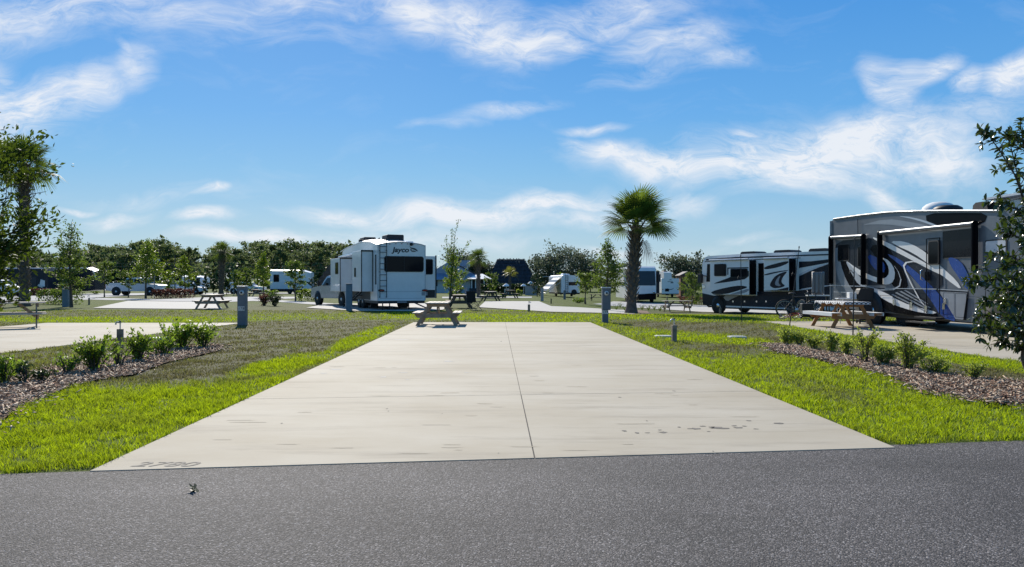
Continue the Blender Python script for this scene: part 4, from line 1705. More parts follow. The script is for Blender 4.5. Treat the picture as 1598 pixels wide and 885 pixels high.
def box_rv(name, label, cat, loc, rz, L_, W, z0, z1, body='white', stripes=(), wins=(), roofbits=(), wheels=(), group='caravans far across the park', nose=.35, r_arch=.12, ends=(), door=None, rwins=()):
    """Far caravan: local x along the visible side, y into the body, rounded roof. wins: x0, x1, z0, z1 on that side."""
    t = thing(name, label, cat, loc, rz, group)
    m = MB()
    prof = [(0, z0), (W, z0), (W, z1 - .12), (W * .85, z1 - .03), (W * .5, z1 + r_arch * .3), (W * .15, z1 - .03), (0, z1 - .12)]
    n = len(prof)
    xs_ = [0.0, L_ - nose, L_]
    vs = [(0, v, z) for v, z in prof] + [(L_ - nose, v, z) for v, z in prof] + [(L_, v * .9 + W * .05, z0 + .15 + (z - z0) * .82) for v, z in prof]
    fs = [tuple(range(n))]
    for k in range(2):
        for i in range(n):
            j = (i + 1) % n
            fs.append((k * n + j, k * n + i, (k + 1) * n + i, (k + 1) * n + j))
    fs.append(tuple(reversed(range(2 * n, 3 * n))))
    m.add(vs, fs)
    mats = [body]
    for k, (mt, pts) in enumerate(stripes):
        if mt not in mats:
            mats.append(mt)
        m.poly([(u, -.004 - .002 * k, v) for u, v in pts], mats.index(mt))
    m.build('body', mats, t)
    for w in wins:
        window(t, *w[:4], r=.05, mat=w[4] if len(w) > 4 else 'glass')
    for w in rwins:        # on the end x = 0: y0, y1, z0, z1
        window(t, w[0], w[1], w[2], w[3], fn=lambda u, v, k: (-k, u, v), r=.05)
    for (x0, x1, h) in roofbits:
        ac_unit(t, x0, x1, W * .3, W * .7, z1 - .02, h, 'white' if h < .2 else 'mblack')
    for x in wheels:
        wheel(t, (x, .12, .34), .34, .22, 'Y', 'alu', -1)
    if door:
        d = MB()
        d.box(door[0], door[1], -.03, .0, z0 + .05, z0 + 1.9)
        d.build('door', body, t, bevel=.01)
    return t


# ------------------------------------------------------------------ fifth-wheel trailer at the centre
def fifth_wheel():
    P = Plane(-6.92, 39.6, math.atan2(.40, .917))
    W = 2.55
    t = thing('fifth_wheel_trailer', 'tall white trailer seen from behind, with black ladder, wide rear window and bird emblem', 'caravan', (P.o[0], P.o[1], P.z0), P.ang)
    prof = [(0, .50), (0, 3.44), (1.5, 3.66), (3.8, 3.80), (8.2, 3.60), (9.9, 3.44), (10.5, 3.15), (10.6, 2.6), (10.5, 1.85), (7.9, 1.72), (7.5, .55)]
    # cross-section with a crowned roof: loft rear outline forward, letting the roof follow the side profile
    m = MB()

    def topz(y):
        for (a, za), (b, zb) in zip(prof[1:7], prof[2:8]):
            if a <= y <= b:
                return za + (zb - za) * (y - a) / max(b - a, 1e-6)
        return prof[1][1]
    n = 9
    secs = [(0, .50, 0), (1.5, .50, 0), (3.8, .50, 0), (7.5, .55, 0), (7.9, 1.72, 0), (9.0, 1.78, 0), (9.9, 1.83, .12), (10.35, 1.9, .3), (10.6, 2.1, .7)]
    vs, fs = [], []
    for (y, zb, inset) in secs:
        zt = topz(min(y, 10.45)) - inset * .5
        ring = [(inset, y, zb), (W - inset, y, zb), (W - inset, y, zt - .05)]
        for k in range(1, n):
            u = 1 - k / n
            ring.append((inset + (W - 2 * inset) * u, y, zt - .05 + .17 * math.sin(math.pi * u) ** .7))
        ring.append((inset, y, zt - .05))
        vs.extend(ring)
    k = 3 + n
    fs.append(tuple(range(k)))
    for s in range(len(secs) - 1):
        for i in range(k):
            j = (i + 1) % k
            fs.append((s * k + j, s * k + i, (s + 1) * k + i, (s + 1) * k + j))
    fs.append(tuple(reversed(range((len(secs) - 1) * k, len(secs) * k))))
    m.add(vs, fs)
    # lower grey band of the rear cap
    m.build('body', ['offwhite'], t)
    # corner trim and roof-edge rail
    tr = MB()
    for x in (0, W):
        tr.box(x - .02, x + .02, -.02, .03, .50, 3.42)
    pts = [(W * u / 12, -.012, 3.39 + .17 * math.sin(math.pi * u / 12) ** .7) for u in range(13)]
    tr.tube(pts, .022, 6)
    tr.tube([(-.012, y, topz(y) - .06) for y in (0, 1.5, 3.8, 6, 8.2, 9.8)], .024, 6)
    tr.build('corner_trim', 'silver', t)
    sk = MB()
    sk.box(.02, W - .02, .03, 7.3, .36, .498)
    sk.box(-.006, -.002, 1.6, 7.4, .52, 1.05)
    sk.build('chassis', 'mblack', t)
    # rear window
    (x0, z1), (x1, z0) = P.tz(599.5, 399.5), P.tz(661, 424.5)
    window(t, x0, x1, z0, z1, r=.12, bar=True, th=.03)
    # ladder
    ld = MB()
    xa, xb = P.tz(592, 450)[0], P.tz(602.5, 450)[0]
    for x in (xa, xb):
        ld.tube([(x, -.12, .68), (x, -.12, 3.45), (x, -.05, 3.75), (x, .25, 3.72), (x, .3, 3.5)], .02, 8)
        for z in (.7, 2.0, 3.1):
            ld.tube([(x, -.12, z), (x, .0, z)], .022, 6)
    for i in range(9):
        z = .98 + i * .29
        ld.tube([(xa, -.12, z), (xb, -.12, z)], .017, 6)
    ld.build('ladder', 'mblack', t)
    # tail lights
    for px in (595, 663):
        (x, z) = P.tz(px, 453.2)
        k = MB()
        k.prism([(x + .17 * math.cos(a * .5236), z + .065 * math.sin(a * .5236)) for a in range(12)], lambda u, v, w: (u, -w, v), .0, .035)
        lo_ = k.build('tail_light', 'mblack', t)
        k = MB()
        k.prism([(x + .13 * math.cos(a * .5236), z + .04 * math.sin(a * .5236)) for a in range(12)], lambda u, v, w: (u, -w, v), .034, .045)
        k.build('lens', 'red', lo_)
    k = MB()
    (x, z) = P.tz(662.5, 458.5)
    k.box(x - .16, x + .16, -.012, -.002, z - .09, z + .09)
    k.build('licence_plate', 'lgrey', t)
    k = MB()
    (x, z) = P.tz(641.8, 381.3)
    k.lathe([(.001, -.05), (.07, -.045), (.09, 0)], c=(x, 0, z), n=14, axis='Y')
    k.prism([(x - .09, z - .06), (x, z + .10), (x + .09, z - .06)], lambda u, v, w: (u, -w, v), .0, .03)
    k.build('rear_camera', 'mblack', t)
    # lettering and bird emblem
    (x, z) = P.tz(625.3, 390.2)
    text_mb('Jayco', .36, 'letter', 'lettering', t, .18, Matrix.Translation((x, -.006, z)), .012, 1.15)
    (x, z) = P.tz(644.5, 390.0)
    k = MB()
    e = .0165

    def E(pts, y=-.006):
        k.poly([(x + (u - 0) * e * .8, y, z + v * e * .8) for u, v in pts])
    E([(-15, 14), (-6, 9), (8, 7), (16, 1), (21, -6), (14, -4), (8, -1), (0, 2), (-8, 5)])
    E([(-11, 5), (-6, 3), (-6, -2), (-2, -6), (4, -9), (-4, -8), (-10, -3)])
    E([(-4, -1), (2, -3), (8, -4), (14, -8), (6, -8), (-1, -6)])
    k.build('bird_emblem', 'letter', t)
    k = MB()
    for zz_ in (.62, .98):
        k.box(.12, W - .12, -.006, -.002, zz_, zz_ + .012)
    k.box(W * .5 - .25, W * .5 + .25, -.05, .0, .40, .47)
    k.build('rear_moulding', 'lgrey', t)
    # a wind deflector row of marker lights
    for i in range(5):
        k = MB()
        xx = W * (.25 + .125 * i)
        zz = 3.40 + .17 * math.sin(math.pi * xx / W) ** .7 - .09
        k.box(xx - .03, xx + .03, -.02, 0, zz - .015, zz + .015)
        k.build('marker_light', 'red', t)
    # slide-out rooms on the left, seen from their rear ends
    def slide(px_in, px_out, pt, pb, L_, nm='slide_out_room'):
        t0 = None
        # local y of the rear end from the column where it meets the side wall
        a = (px_in - CX) / F
        ox, oy = P.o
        dx, dy = -P.d[1], P.d[0]
        yl = (a * oy - ox) / (dx - a * dy)
        bx, by = ox + dx * yl, oy + dy * yl
        a2 = (px_out - CX) / F
        pr = -(a2 * by - bx) / (P.d[0] - a2 * P.d[1])
        zt, zb = H + (CY - pt) / F * by, H + (CY - pb) / F * by
        s = MB()
        s.box(-pr, 0.01, yl, yl + L_, zb, zt)
        so_ = s.build(nm, 'offwhite', t, bevel=.02)
        q = MB()
        q.box(-pr - .02, .03, yl - .03, yl - .003, zt - .06, zt + .02)
        q.box(-.04, .0, yl - .045, yl - .002, zb, zt)
        q.box(-pr - .012, -pr + .03, yl - .03, yl - .002, zb, zt)
        q.build('seal_trim', 'mblack', so_)
        return so_, yl, pr, zb, zt
    s1, y1, p1, zb1, zt1 = slide(582, 563.7, 391, 455, 2.3)
    window(s1, y1 + 1.3, y1 + 1.65, 1.75, 2.25, fn=lambda u, v, w: (-p1 - w, u, v), r=.04)
    s2, y2, p2, zb2, zt2 = slide(551, 530.5, 402.5, 455, 3.0)
    window(s2, y2 + .5, y2 + 1.4, 1.95, 2.65, fn=lambda u, v, w: (-p2 - w, u, v), r=.04)
    window(t, .28, .50, 1.35, 2.9, fn=lambda u, v, w: (-w, u, v), r=.05)     # tall narrow window behind the ladder
    # right slide-out
    k = MB()
    y3 = .25
    k.box(W - .01, W + .68, y3, 4.6, .62, 2.86)
    s3 = k.build('slide_out_room', 'offwhite', t, bevel=.02)
    window(s3, W + .03, W + .50, 1.88, 2.70, fn=lambda u, v, w: (u, y3 - w, v), r=.09)
    k = MB()
    k.box(W + .02, W + .62, y3 - .006, y3, .64, 1.06)
    k.box(W + .64, W + .70, y3 - .03, y3 + .05, .62, 2.9)
    k.build('lower_skirt', 'mblack', s3)
    # awning tube along the left side, above the door
    k = MB()
    k.tube([(-.12, 3.3, 3.12), (-.16, 9.4, 3.05)], .06, 10)
    aw = k.build('awning', 'silver', t)
    for y in (3.3, 9.3):
        k = MB()
        k.beam((-.07, y, 3.1), (-.05, y, 1.1), .05, .04)
        k.build('awning_arm', 'alu', aw)
    # door, entry steps and grab rail between the slide-outs
    k = MB()
    k.box(-.03, .0, 3.5, 4.15, .95, 2.75)
    d = k.build('door', 'white', t, bevel=.01)
    k = MB()
    k.box(-.036, -.03, 3.62, 4.02, 1.9, 2.5)
    k.build('door_window', 'glass', d)
    k = MB()
    for i in range(3):
        k.box(-.28 * i - .34, -.28 * i - .04, 3.42, 4.12, .72 - .23 * i, .76 - .23 * i)
    k.beam((-.05, 3.42, .95), (-.95, 3.42, .1), .03, .06)
    k.beam((-.05, 4.12, .95), (-.95, 4.12, .1), .03, .06)
    st_ = k.build('entry_steps', 'mblack', t)
    k = MB()
    k.tube([(-.1, 3.40, 1.55), (-.95, 3.40, .95), (-.95, 3.40, .15)], .018, 6)
    k.build('handrail', 'alu', st_)
    # wheels and stabilisers
    for y in (3.5, 4.45):
        for x, sd_ in ((.12, -1), (W - .12, 1)):
            wheel(t, (x, y, .40), .40, .25, 'X', 'alu', sd_)
    for x, sd_ in ((.42, -1), (W - .55, 1)):
        k = MB()
        k.box(x - .2, x + .2, 2.4, 2.5, .06, .52)
        k.build('mud_flap', 'mblack', t)
    for x in (.35, .72, 1.75):
        k = MB()
        k.tube([(x, .35, .40), (x, .35, .03)], .03, 8)
        k.box(x - .12, x + .12, .25, .45, 0.005, .04)
        k.build('stabiliser_jack', 'mblack', t)
    k = MB()
    k.beam((1.9, -.02, .42), (2.55, -.3, .10), .28, .05)
    k.build('fold_down_step', 'mblack', t)
    # roof gear
    k = MB()
    k.lathe([(.001, 0), (.30, .0), (.33, .04), (.33, .36), (.30, .40), (.001, .41)], c=(0, 0, 0), n=18, axis='X')
    ac = MB()
    ac.prism(roundrect(.80, 1.72, 3.60, 4.02, .06), lambda u, v, w: (u, w, v), 1.2, 2.3)
    ac.build('roof_air_conditioner', 'mblack', t, bevel=.02)
    ac = MB()
    ac.prism(roundrect(.55, 1.25, 3.86, 4.12, .05), lambda u, v, w: (u, w, v), 5.6, 6.7)
    ac.build('roof_air_conditioner', 'mblack', t, bevel=.02)
    ac = MB()
    ac.box(.1, .5, 4.6, 5.0, 3.72, 3.93)
    ac.build('roof_vent', 'mblack', t, bevel=.02)
    ac = MB()
    ac.box(1.6, 2.05, .5, .9, 3.5, 3.64)
    ac.build('roof_vent', 'white', t, bevel=.02)
    return P, t


P5, trailer = fifth_wheel()
ca, sa = P5.d
fx, fy = -sa, ca
pickup('silver crew-cab pickup hitched under the nose of the tall white trailer', (P5.o[0] + ca * 1.05 + fx * 7.6, P5.o[1] + sa * 1.05 + fy * 7.6, 0), P5.ang + R(90) + R(14), 'truck')


# ------------------------------------------------------------------ big grey motorhome on the right
def motorhome_near():
    P = Plane(12.2, 29.4, R(-86))
    t = thing('motorhome', 'large grey and silver motorhome with white and blue swirls on the right-hand pad', 'motorhome', (P.o[0], P.o[1], P.z0), P.ang)
    q = P.tz
    W = 2.5
    m = MB()
    roof = [q(1297.5, 345), q(1302, 342), q(1340, 336.5), q(1385, 331.5), q(1430, 329.5), q(1480, 329), q(1530, 329), q(1565, 329)]
    roof += [(10.9, roof[-1][1] - .12), (11.5, roof[-1][1] - .35), (11.95, 2.2), (12.05, 1.2), (11.95, .42), (9.9, .34)]
    bot = [q(1500, 502), q(1462, 497), q(1425, 492), q(1392, 489), q(1350, 485), (0.02, .50)]
    prof = [(max(0, a), b) for a, b in roof] + bot
    mats = ['grey', 'black', 'lgrey', 'offwhite', 'blue', 'dgrey', 'silver']
    m.prism(prof, lambda u, v, w: (u, w, v), 0, W)
    # painted graphics (flat, millimetres proud of the side)
    lay = [0]

    def D(pts, mt, sm=1):
        lay[0] += 1
        pp = [q(a, b) for a, b in pts]
        if sm:
            pp = smooth_poly(pp, sm)
        m.poly([(u, -.002 - .0012 * lay[0], v) for u, v in pp], mats.index(mt))
    D([(1296.5, 446), (1360, 449), (1470, 452), (1512, 455), (1508, 500), (1462, 496), (1392, 488), (1340, 483.5), (1296.5, 479.5)], 'dgrey', 0)
    D([(1296.5, 446.5), (1354, 449), (1350, 466), (1340, 483), (1296.5, 479)], 'grey', 0)
    D([(1445, 333), (1500, 332), (1542, 332.5), (1536, 350), (1500, 354), (1466, 357), (1446, 347)], 'black')
    D([(1342, 352), (1383, 341), (1420, 346), (1465, 356), (1474, 361), (1440, 360), (1398, 351), (1363, 350)], 'lgrey')
    D([(1398, 336.5), (1425, 339), (1451, 346.5), (1474, 357), (1457, 352.5), (1430, 343)], 'silver')
    D([(1305, 376), (1352, 372), (1376, 372), (1392, 395), (1398, 420), (1392, 444), (1356, 446), (1316, 440), (1303, 400)], 'dgrey')
    D([(1307, 407), (1321, 405), (1335, 432), (1358, 455), (1336, 457), (1315, 438)], 'black')
    D([(1302, 388), (1309, 386), (1312, 412), (1322, 440), (1336, 460), (1326, 461), (1310, 440), (1303, 415)], 'lgrey')
    D([(1355, 384), (1384, 380), (1400, 400), (1414, 430), (1418, 452), (1398, 452), (1384, 430), (1370, 405)], 'black')
    D([(1386, 380), (1440, 384), (1470, 420), (1472, 452), (1440, 450), (1412, 420), (1395, 400)], 'dgrey')
    D([(1389, 376), (1413, 376.5), (1436, 387), (1456, 403), (1474, 420), (1494, 438), (1503, 454), (1478, 436), (1451, 412.5), (1425, 394.5), (1401, 384)], 'offwhite')
    D([(1357, 368), (1384, 377), (1419, 396), (1450, 413), (1486, 437), (1448, 419), (1416, 402), (1383, 385)], 'offwhite')
    D([(1368, 400), (1384, 396), (1392, 410), (1392, 428), (1384, 436), (1370, 426)], 'black')
    D([(1353, 395), (1376, 405), (1383, 415), (1380, 428), (1362, 418)], 'blue')
    D([(1319, 405), (1336, 417.5), (1357, 429), (1375, 435), (1383, 434), (1389, 426), (1386, 412), (1376, 401), (1389, 407), (1398, 422), (1396, 439), (1386, 445), (1372, 442), (1348, 433), (1333, 424)], 'offwhite')
    D([(1320, 407), (1326, 411), (1350, 441), (1356, 449), (1341, 446), (1328, 424)], 'silver')
    D([(1382, 395), (1400, 401), (1426, 420), (1450, 441), (1474, 467), (1498, 504), (1470, 495), (1455, 470), (1436, 445), (1414, 420)], 'blue')
    D([(1480, 400), (1500, 406), (1512, 428), (1520, 450), (1508, 452), (1497, 432), (1484, 414)], 'blue')
    D([(1372, 459), (1413, 473), (1460, 485), (1464, 497), (1425, 492), (1392, 488), (1370, 474)], 'black')
    D([(1358, 448), (1380, 455), (1409, 472), (1438, 481), (1466, 487.5), (1454, 490.5), (1424, 485), (1394, 475), (1370, 461)], 'offwhite')
    for a in ([(1398, 457), (1401, 456), (1452, 483), (1449, 484)], [(1405, 455), (1408, 454), (1454, 480), (1452, 481)], [(1412, 453), (1415, 452.5), (1450, 474), (1448, 475)], [(1392, 460), (1395, 459), (1448, 486), (1444, 486)]):
        D(a, 'lgrey', 0)
    # white hooked line
    hook = [(1452, 487), (1437, 468), (1425, 446), (1415, 425), (1412, 415), (1416, 409.5), (1426, 408), (1440, 410.5), (1456, 418), (1472, 430)]
    L1 = [(x - 1.3, y - .6) for x, y in hook]
    L2 = [(x + 1.3, y + .9) for x, y in hook]
    for i in range(len(hook) - 1):
        D([L1[i], L1[i + 1], L2[i + 1], L2[i]], 'offwhite', 0)
    loop = [(1352, 446), (1376, 452.5), (1396, 452), (1406, 446), (1408, 436), (1404, 424), (1398, 415)]
    for i in range(len(loop) - 1):
        (a, b), (c, d) = loop[i], loop[i + 1]
        D([(a - .8, b - .6), (c - .8, d - .6), (c + .8, d + .8), (a + .8, b + .8)], 'silver', 0)
    for a in ([(1295.5, 445), (1356, 446.6), (1356, 447.6), (1295.5, 446)], [(1303, 455.2), (1332, 456), (1332, 456.9), (1303, 456)], [(1383, 449.5), (1464, 450.6), (1464, 451.8), (1383, 450.5)], [(1467, 451), (1513, 453.5), (1513, 454.8), (1467, 452)]):
        D(a, 'silver', 0)
    D([(1468, 455), (1512, 457), (1506, 499), (1494, 498), (1476, 468)], 'lgrey', 0)
    D([(1340.3, 341.5), (1341.3, 341.3), (1341.8, 365), (1340.8, 365)], 'black', 0)
    m.build('body', mats, t, bevel=.03)
    rl = MB()
    rl.tube([(a, -.02, b) for a, b in roof[1:8]], .035, 8)
    rl.tube([(0.0, -.02, .5), (0.0, -.02, roof[0][1])], .03, 8)
    rl.build('roof_rail', 'lgrey', t)

    def win(pa, pb, mat='glass', parent=t, r=.07, th=.022):
        (x0, z1), (x1, z0) = q(*pa), q(*pb)
        return window(parent, x0, x1, z0, z1, r=r, mat=mat, th=th)
    win((1308, 381.5), (1326, 407))
    win((1339, 384), (1350, 417))
    win((1472, 361), (1521, 402), r=.05)
    win((1538, 375), (1572, 396), 'reflglass')
    # entry door
    (x0, z1), (x1, z0) = q(1448.5, 373), q(1469, 490)
    k = MB()
    k.prism(roundrect(x0, x1, z0 - .1, z1, .08), lambda u, v, w: (u, -w, v), .0, .018)
    # thin gasket outline only: the door itself carries the body paint
    ring = MB()
    for (a, b) in (((x0, z0), (x0, z1)), ((x1, z0), (x1, z1)), ((x0, z1), (x1, z1))):
        ring.beam((a[0], -.052, a[1]), (b[0], -.052, b[1]), .018, .02)
    dr = ring.build('door', 'black', t)
    (a, z), (b, z2) = q(1451, 376), q(1467.5, 413)
    window(dr, a, b, z2, z, r=.07, th=.06)
    k = MB()
    (a, z), (b, z2) = q(1447, 424), q(1453, 438)
    k.prism(roundrect(a, b, z2, z, .03), lambda u, v, w: (u, -w, v), .05, .08)
    k.build('handle', 'black', dr)
    k = MB()
    (a, z), (b, _) = q(1443, 421), q(1443, 437)
    k.tube([(a, -.05, z), (a, -.13, z - .03), (a, -.13, q(1443, 437)[1] + .03), (a, -.05, q(1443, 437)[1])], .016, 6)
    k.build('grab_handle', 'chrome', t)
    # side awnings folded on their arms
    def awn(pl_, pr_, bl, br):
        (x0, z0_), (x1, z1_) = q(*pl_), q(*pr_)
        k = MB()
        k.tube([(x0, -.11, z0_), (x1, -.11, z1_)], .065, 12)
        a = k.build('awning', 'grey', t)
        for xe, ze in ((x0, z0_), (x1, z1_)):
            k = MB()
            k.tube([(xe - .03, -.11, ze), (xe + .03, -.11, ze)], .085, 12)
            k.build('end_cap', 'black', a)
        for x, z, bb in ((x0, z0_, bl), (x1, z1_, br)):
            zz = q(*bb)[1]
            k = MB()
            k.box(x - .07, x + .07, -.12, -.055, zz, z)
            k.box(x - .025, x + .025, -.20, -.12, zz + .02, z)
            k.build('awning_arm', 'black', a)
    awn((1301, 371), (1352, 368.5), (1301, 443), (1352, 445))
    awn((1378, 364), (1527, 349), (1378, 444), (1527, 425))
    # lockers, latches
    for px, py in ((1303, 471), (1309, 469), (1318, 471), (1398, 472), (1425, 476), (1448, 482), (1478, 470), (1476, 478)):
        (a, z) = q(px, py)
        k = MB()
        k.prism(roundrect(a - .06, a + .06, z - .09, z + .09, .02), lambda u, v, w: (u, -w, v), .05, .075)
        k.build('locker_latch', 'chrome', t)
    (x0, _), (x1, _) = q(1300, 460), q(1345, 460)
    for px in (1313, 1328):
        (a, _) = q(px, 460)
        k = MB()
        k.box(a - .008, a + .008, -.054, -.05, .6, 1.0)
        k.build('locker_seam', 'black', t)
    # compartment hatches along the skirt, each with its own seam
    for (a, b) in (((1376, 461), (1396, 486)), ((1398, 463), (1422, 489)), ((1424, 466), (1445, 490)), ((1475, 457), (1492, 492)), ((1494, 458), (1511, 496))):
        (x0, z1), (x1, z0) = q(*a), q(*b)
        k = MB()
        for p0, p1 in (((x0, z0), (x1, z0)), ((x1, z0), (x1, z1)), ((x1, z1), (x0, z1)), ((x0, z1), (x0, z0))):
            k.beam((p0[0], -.053, p0[1]), (p1[0], -.053, p1[1]), .006, .010)
        k.build('hatch_seam', 'black', t)
    # wheels
    for tx in (3.05, 9.2):
        a = MB()
        a.lathe([(.62, -.004), (.62, .004)], c=(tx, -.052, .50), n=30, axis='Y')
        a.build('wheel_arch', 'mblack', t)
        wheel(t, (tx, .06, .48), .48, .28, 'Y', 'chrome', -1)
        wheel(t, (tx, W - .06, .48), .48, .28, 'Y', 'chrome', 1)
    for tx in (4.3,):
        wheel(t, (tx, .5, .46), .46, .5, 'Y', 'mblack', -1)
    k = MB()
    k.box(.2, 11.6, .15, W - .15, .28, .45)
    k.build('chassis', 'mblack', t)
    k = MB()
    for i in range(2):
        k.box(x0 * 0 + q(1440, 490)[0], q(1474, 492)[0], -.55 + .28 * i, -.27 + .28 * i, .22 + .14 * i, .26 + .14 * i)
    k.build('entry_steps', 'mblack', t)
    # front end: screen, grille, lamps
    k = MB()
    k.add([(12.05, .12, 1.35), (12.05, W - .12, 1.35), (11.80, W - .16, 2.55), (11.80, .16, 2.55)], [(0, 1, 2, 3)])
    k.build('windscreen', 'bglass', t)
    k = MB()
    k.box(12.0, 12.07, .7, W - .7, .62, 1.05)
    k.build('grille', 'mblack', t, bevel=.02)
    for yy_ in (.32, W - .32):
        k = MB()
        k.box(11.98, 12.07, yy_ - .2, yy_ + .2, .78, .98)
        k.build('headlight', 'chrome', t, bevel=.02)
    # roof gear
    def roofz(x):
        for (a, za), (b, zb) in zip(roof[1:], roof[2:]):
            if a <= x <= b:
                return za + (zb - za) * (x - a) / (b - a)
        return roof[7][1]
    (xa, za) = q(1410, 330)
    k = MB()
    k.lathe([(.50, 0), (.50, .07), (.46, .17), (.36, .26), (.20, .32), (.001, .34)], c=(xa + .35, .95, roofz(xa) - .05), n=22)
    k.build('satellite_dome', 'canvas', t)
    k = MB()
    k.lathe([(.42, 0), (.40, .10), (.28, .17), (.001, .19)], c=(q(1440, 330)[0], .8, roofz(q(1440, 330)[0])), n=20)
    k.build('roof_vent', 'mblack', t)
    ac_unit(t, q(1481, 328)[0], q(1505, 328)[0], .7, 1.6, roofz(q(1490, 328)[0]) - .02, .27)
    ac_unit(t, q(1497, 328)[0], q(1555, 328)[0], 1.0, 1.9, roofz(q(1520, 328)[0]) - .02, .40, 'silver')
    k = MB()
    a, b = q(1500, 328)[0], q(1556, 328)[0]
    k.box(a, b, .65, 2.0, roofz(a) + .30, roofz(a) + .36)
    k.build('roof_rack', 'alu', t)
    return P, t


PN, mh_near = motorhome_near()


# ------------------------------------------------------------------ second motorhome, white and slate, behind it
def motorhome_mid():
    P = Plane(12.66, 51.0, math.atan2(-8.0, 5.1))
    t = thing('motorhome', 'white and dark slate motorhome with black slide-outs, behind the bicycles', 'motorhome', (P.o[0], P.o[1], P.z0), P.ang)
    W = 2.5
    C = lambda x, y: (1080 + x / 5.9, 360 + y / 5.9)
    q = lambda x, y: P.tz(*C(x, y))
    m = MB()
    roof = [q(95, 300), q(108, 262), q(125, 243), q(150, 234), q(400, 218), q(700, 205), q(1000, 196), q(1270, 187)]
    bot_front, zb = q(95, 640), .42
    xr = 12.0
    prof = roof + [(xr - .02, 3.72), (xr, 3.6), (xr, zb), (1.2, zb - .02), q(100, 680), q(95, 560), q(90, 480)]
    mats = ['offwhite', 'navy', 'dgrey', 'lgrey', 'silver', 'black']
    m.prism(prof, lambda u, v, w: (u, w, v), 0, W)
    lay = [0]

    def D(pts, mt, sm=1, off=0.0, xlim=None):
        lay[0] += 1
        pp = [P.tz(*C(a, b), off) for a, b in pts]
        pp = smooth_poly(pp, sm) if sm else pp
        m.poly([(min(u, xr - .02), -off - .002 - .0012 * lay[0], v) for u, v in pp], mats.index(mt))
    D([(93, 575), (200, 598), (330, 592), (520, 600), (900, 590), (1260, 545), (1800, 480), (1800, 700), (1260, 700), (900, 712), (300, 690), (100, 684)], 'dgrey', 0)
    D([(93, 580), (180, 600), (280, 640), (200, 690), (98, 686)], 'navy')
    D([(180, 492), (350, 430), (530, 345), (530, 440), (380, 466), (260, 482)], 'navy')
    D([(170, 562), (330, 520), (450, 503), (528, 520), (440, 548), (300, 592), (200, 596)], 'navy')
    D([(280, 600), (420, 560), (528, 540), (528, 560), (380, 620), (320, 655)], 'lgrey')
    for off_, poly in ((0, [(985, 285), (1100, 282), (1268, 262), (1268, 292), (1130, 318), (985, 345)]), (0, [(985, 420), (1130, 345), (1268, 305), (1800, 200), (1800, 500), (1268, 545), (985, 562)])):
        D(poly, 'navy', 0)
    D([(985, 400), (1100, 345), (1268, 292), (1268, 302), (1110, 360), (985, 422)], 'silver')
    D([(985, 540), (1100, 520), (1268, 500), (1268, 510), (1100, 535), (985, 556)], 'silver')
    D([(600, 560), (900, 560), (1268, 520), (1268, 548), (900, 592), (600, 602)], 'navy', 0)
    for a in ([(130, 262), (400, 243), (1270, 214), (1800, 190), (1800, 205), (1270, 226), (400, 256), (130, 276)], [(118, 282), (400, 268), (1000, 248), (1000, 254), (400, 275), (118, 289)]):
        D(a, 'dgrey', 0)
    m.build('body', mats, t, bevel=.04)

    # slide-outs with painted faces and black ends
    def slide(xl, xr_, yt, yb, deco, wins):
        off = .62
        (a, zt), (b, zb_) = P.tz(*C(xl, yt), off), P.tz(*C(xr_, yb), off)
        s = MB()
        s.box(a, b, -off, 0.0, zb_, zt)
        k = len(mats)
        l0 = [0]
        for pts, mt, sm in deco:
            l0[0] += 1
            pp = [P.tz(*C(u, v), off) for u, v in pts]
            pp = smooth_poly(pp, sm) if sm else pp
            pp = [(min(max(u, a + .02), b - .02), min(max(v, zb_ + .02), zt - .02)) for u, v in pp]
            s.poly([(u, -off - .002 - .0012 * l0[0], v) for u, v in pp], mats.index(mt))
        so_ = s.build('slide_out_room', mats, t, bevel=.015)
        e = MB()
        e.box(b + .002, b + .02, -off + .02, -.002, zb_ + .02, zt - .02)
        e.build('end_panel', 'black', so_)
        e = MB()
        e.tube([(a, -off - .07, zt + .03), (b, -off - .07, zt + .03)], .06, 10)
        e.build('awning', 'silver', so_)
        for (wx0, wy0, wx1, wy1) in wins:
            (u0, v1), (u1, v0) = P.tz(*C(wx0, wy0), off), P.tz(*C(wx1, wy1), off)
            window(so_, u0, u1, v0, v1, fn=lambda u, v, w: (u, -off - .02 - w, v), r=.08)
    slide(165, 525, 278, 592, [
        ([(180, 492), (350, 430), (523, 350), (523, 440), (380, 466), (260, 482)], 'navy', 1),
        ([(165, 562), (330, 520), (450, 503), (523, 520), (440, 548), (300, 588), (200, 590)], 'navy', 1),
        ([(330, 590), (450, 556), (523, 530), (523, 560), (420, 590)], 'lgrey', 1),
        ([(325, 340), (520, 336), (520, 346), (335, 350), (335, 405), (325, 408)], 'dgrey', 0)],
        [(207, 308, 317, 418), (356, 352, 515, 430)])
    slide(662, 890, 262, 556, [
        ([(664, 335), (760, 305), (888, 276), (888, 300), (790, 340), (664, 360)], 'navy', 1),
        ([(664, 400), (800, 372), (888, 362), (888, 368), (800, 384), (664, 416)], 'dgrey', 1),
        ([(712, 500), (752, 430), (800, 396), (888, 368), (835, 425), (818, 478), (868, 512), (770, 534), (730, 520)], 'navy', 2),
        ([(758, 495), (780, 440), (820, 405), (800, 450), (795, 485), (822, 508), (790, 512)], 'lgrey', 2),
        ([(664, 552), (780, 545), (888, 520), (888, 555), (664, 556)], 'navy', 0)], [])
    (a, zt), (b, zb_) = q(612, 300), q(662, 560)
    k = MB()
    k.box(a, b, -.02, -.012, zb_, zt)
    k.build('dark_side_panel', 'black', t)
    (u0, v1), (u1, v0) = q(133, 308), q(174, 470)
    g = MB()
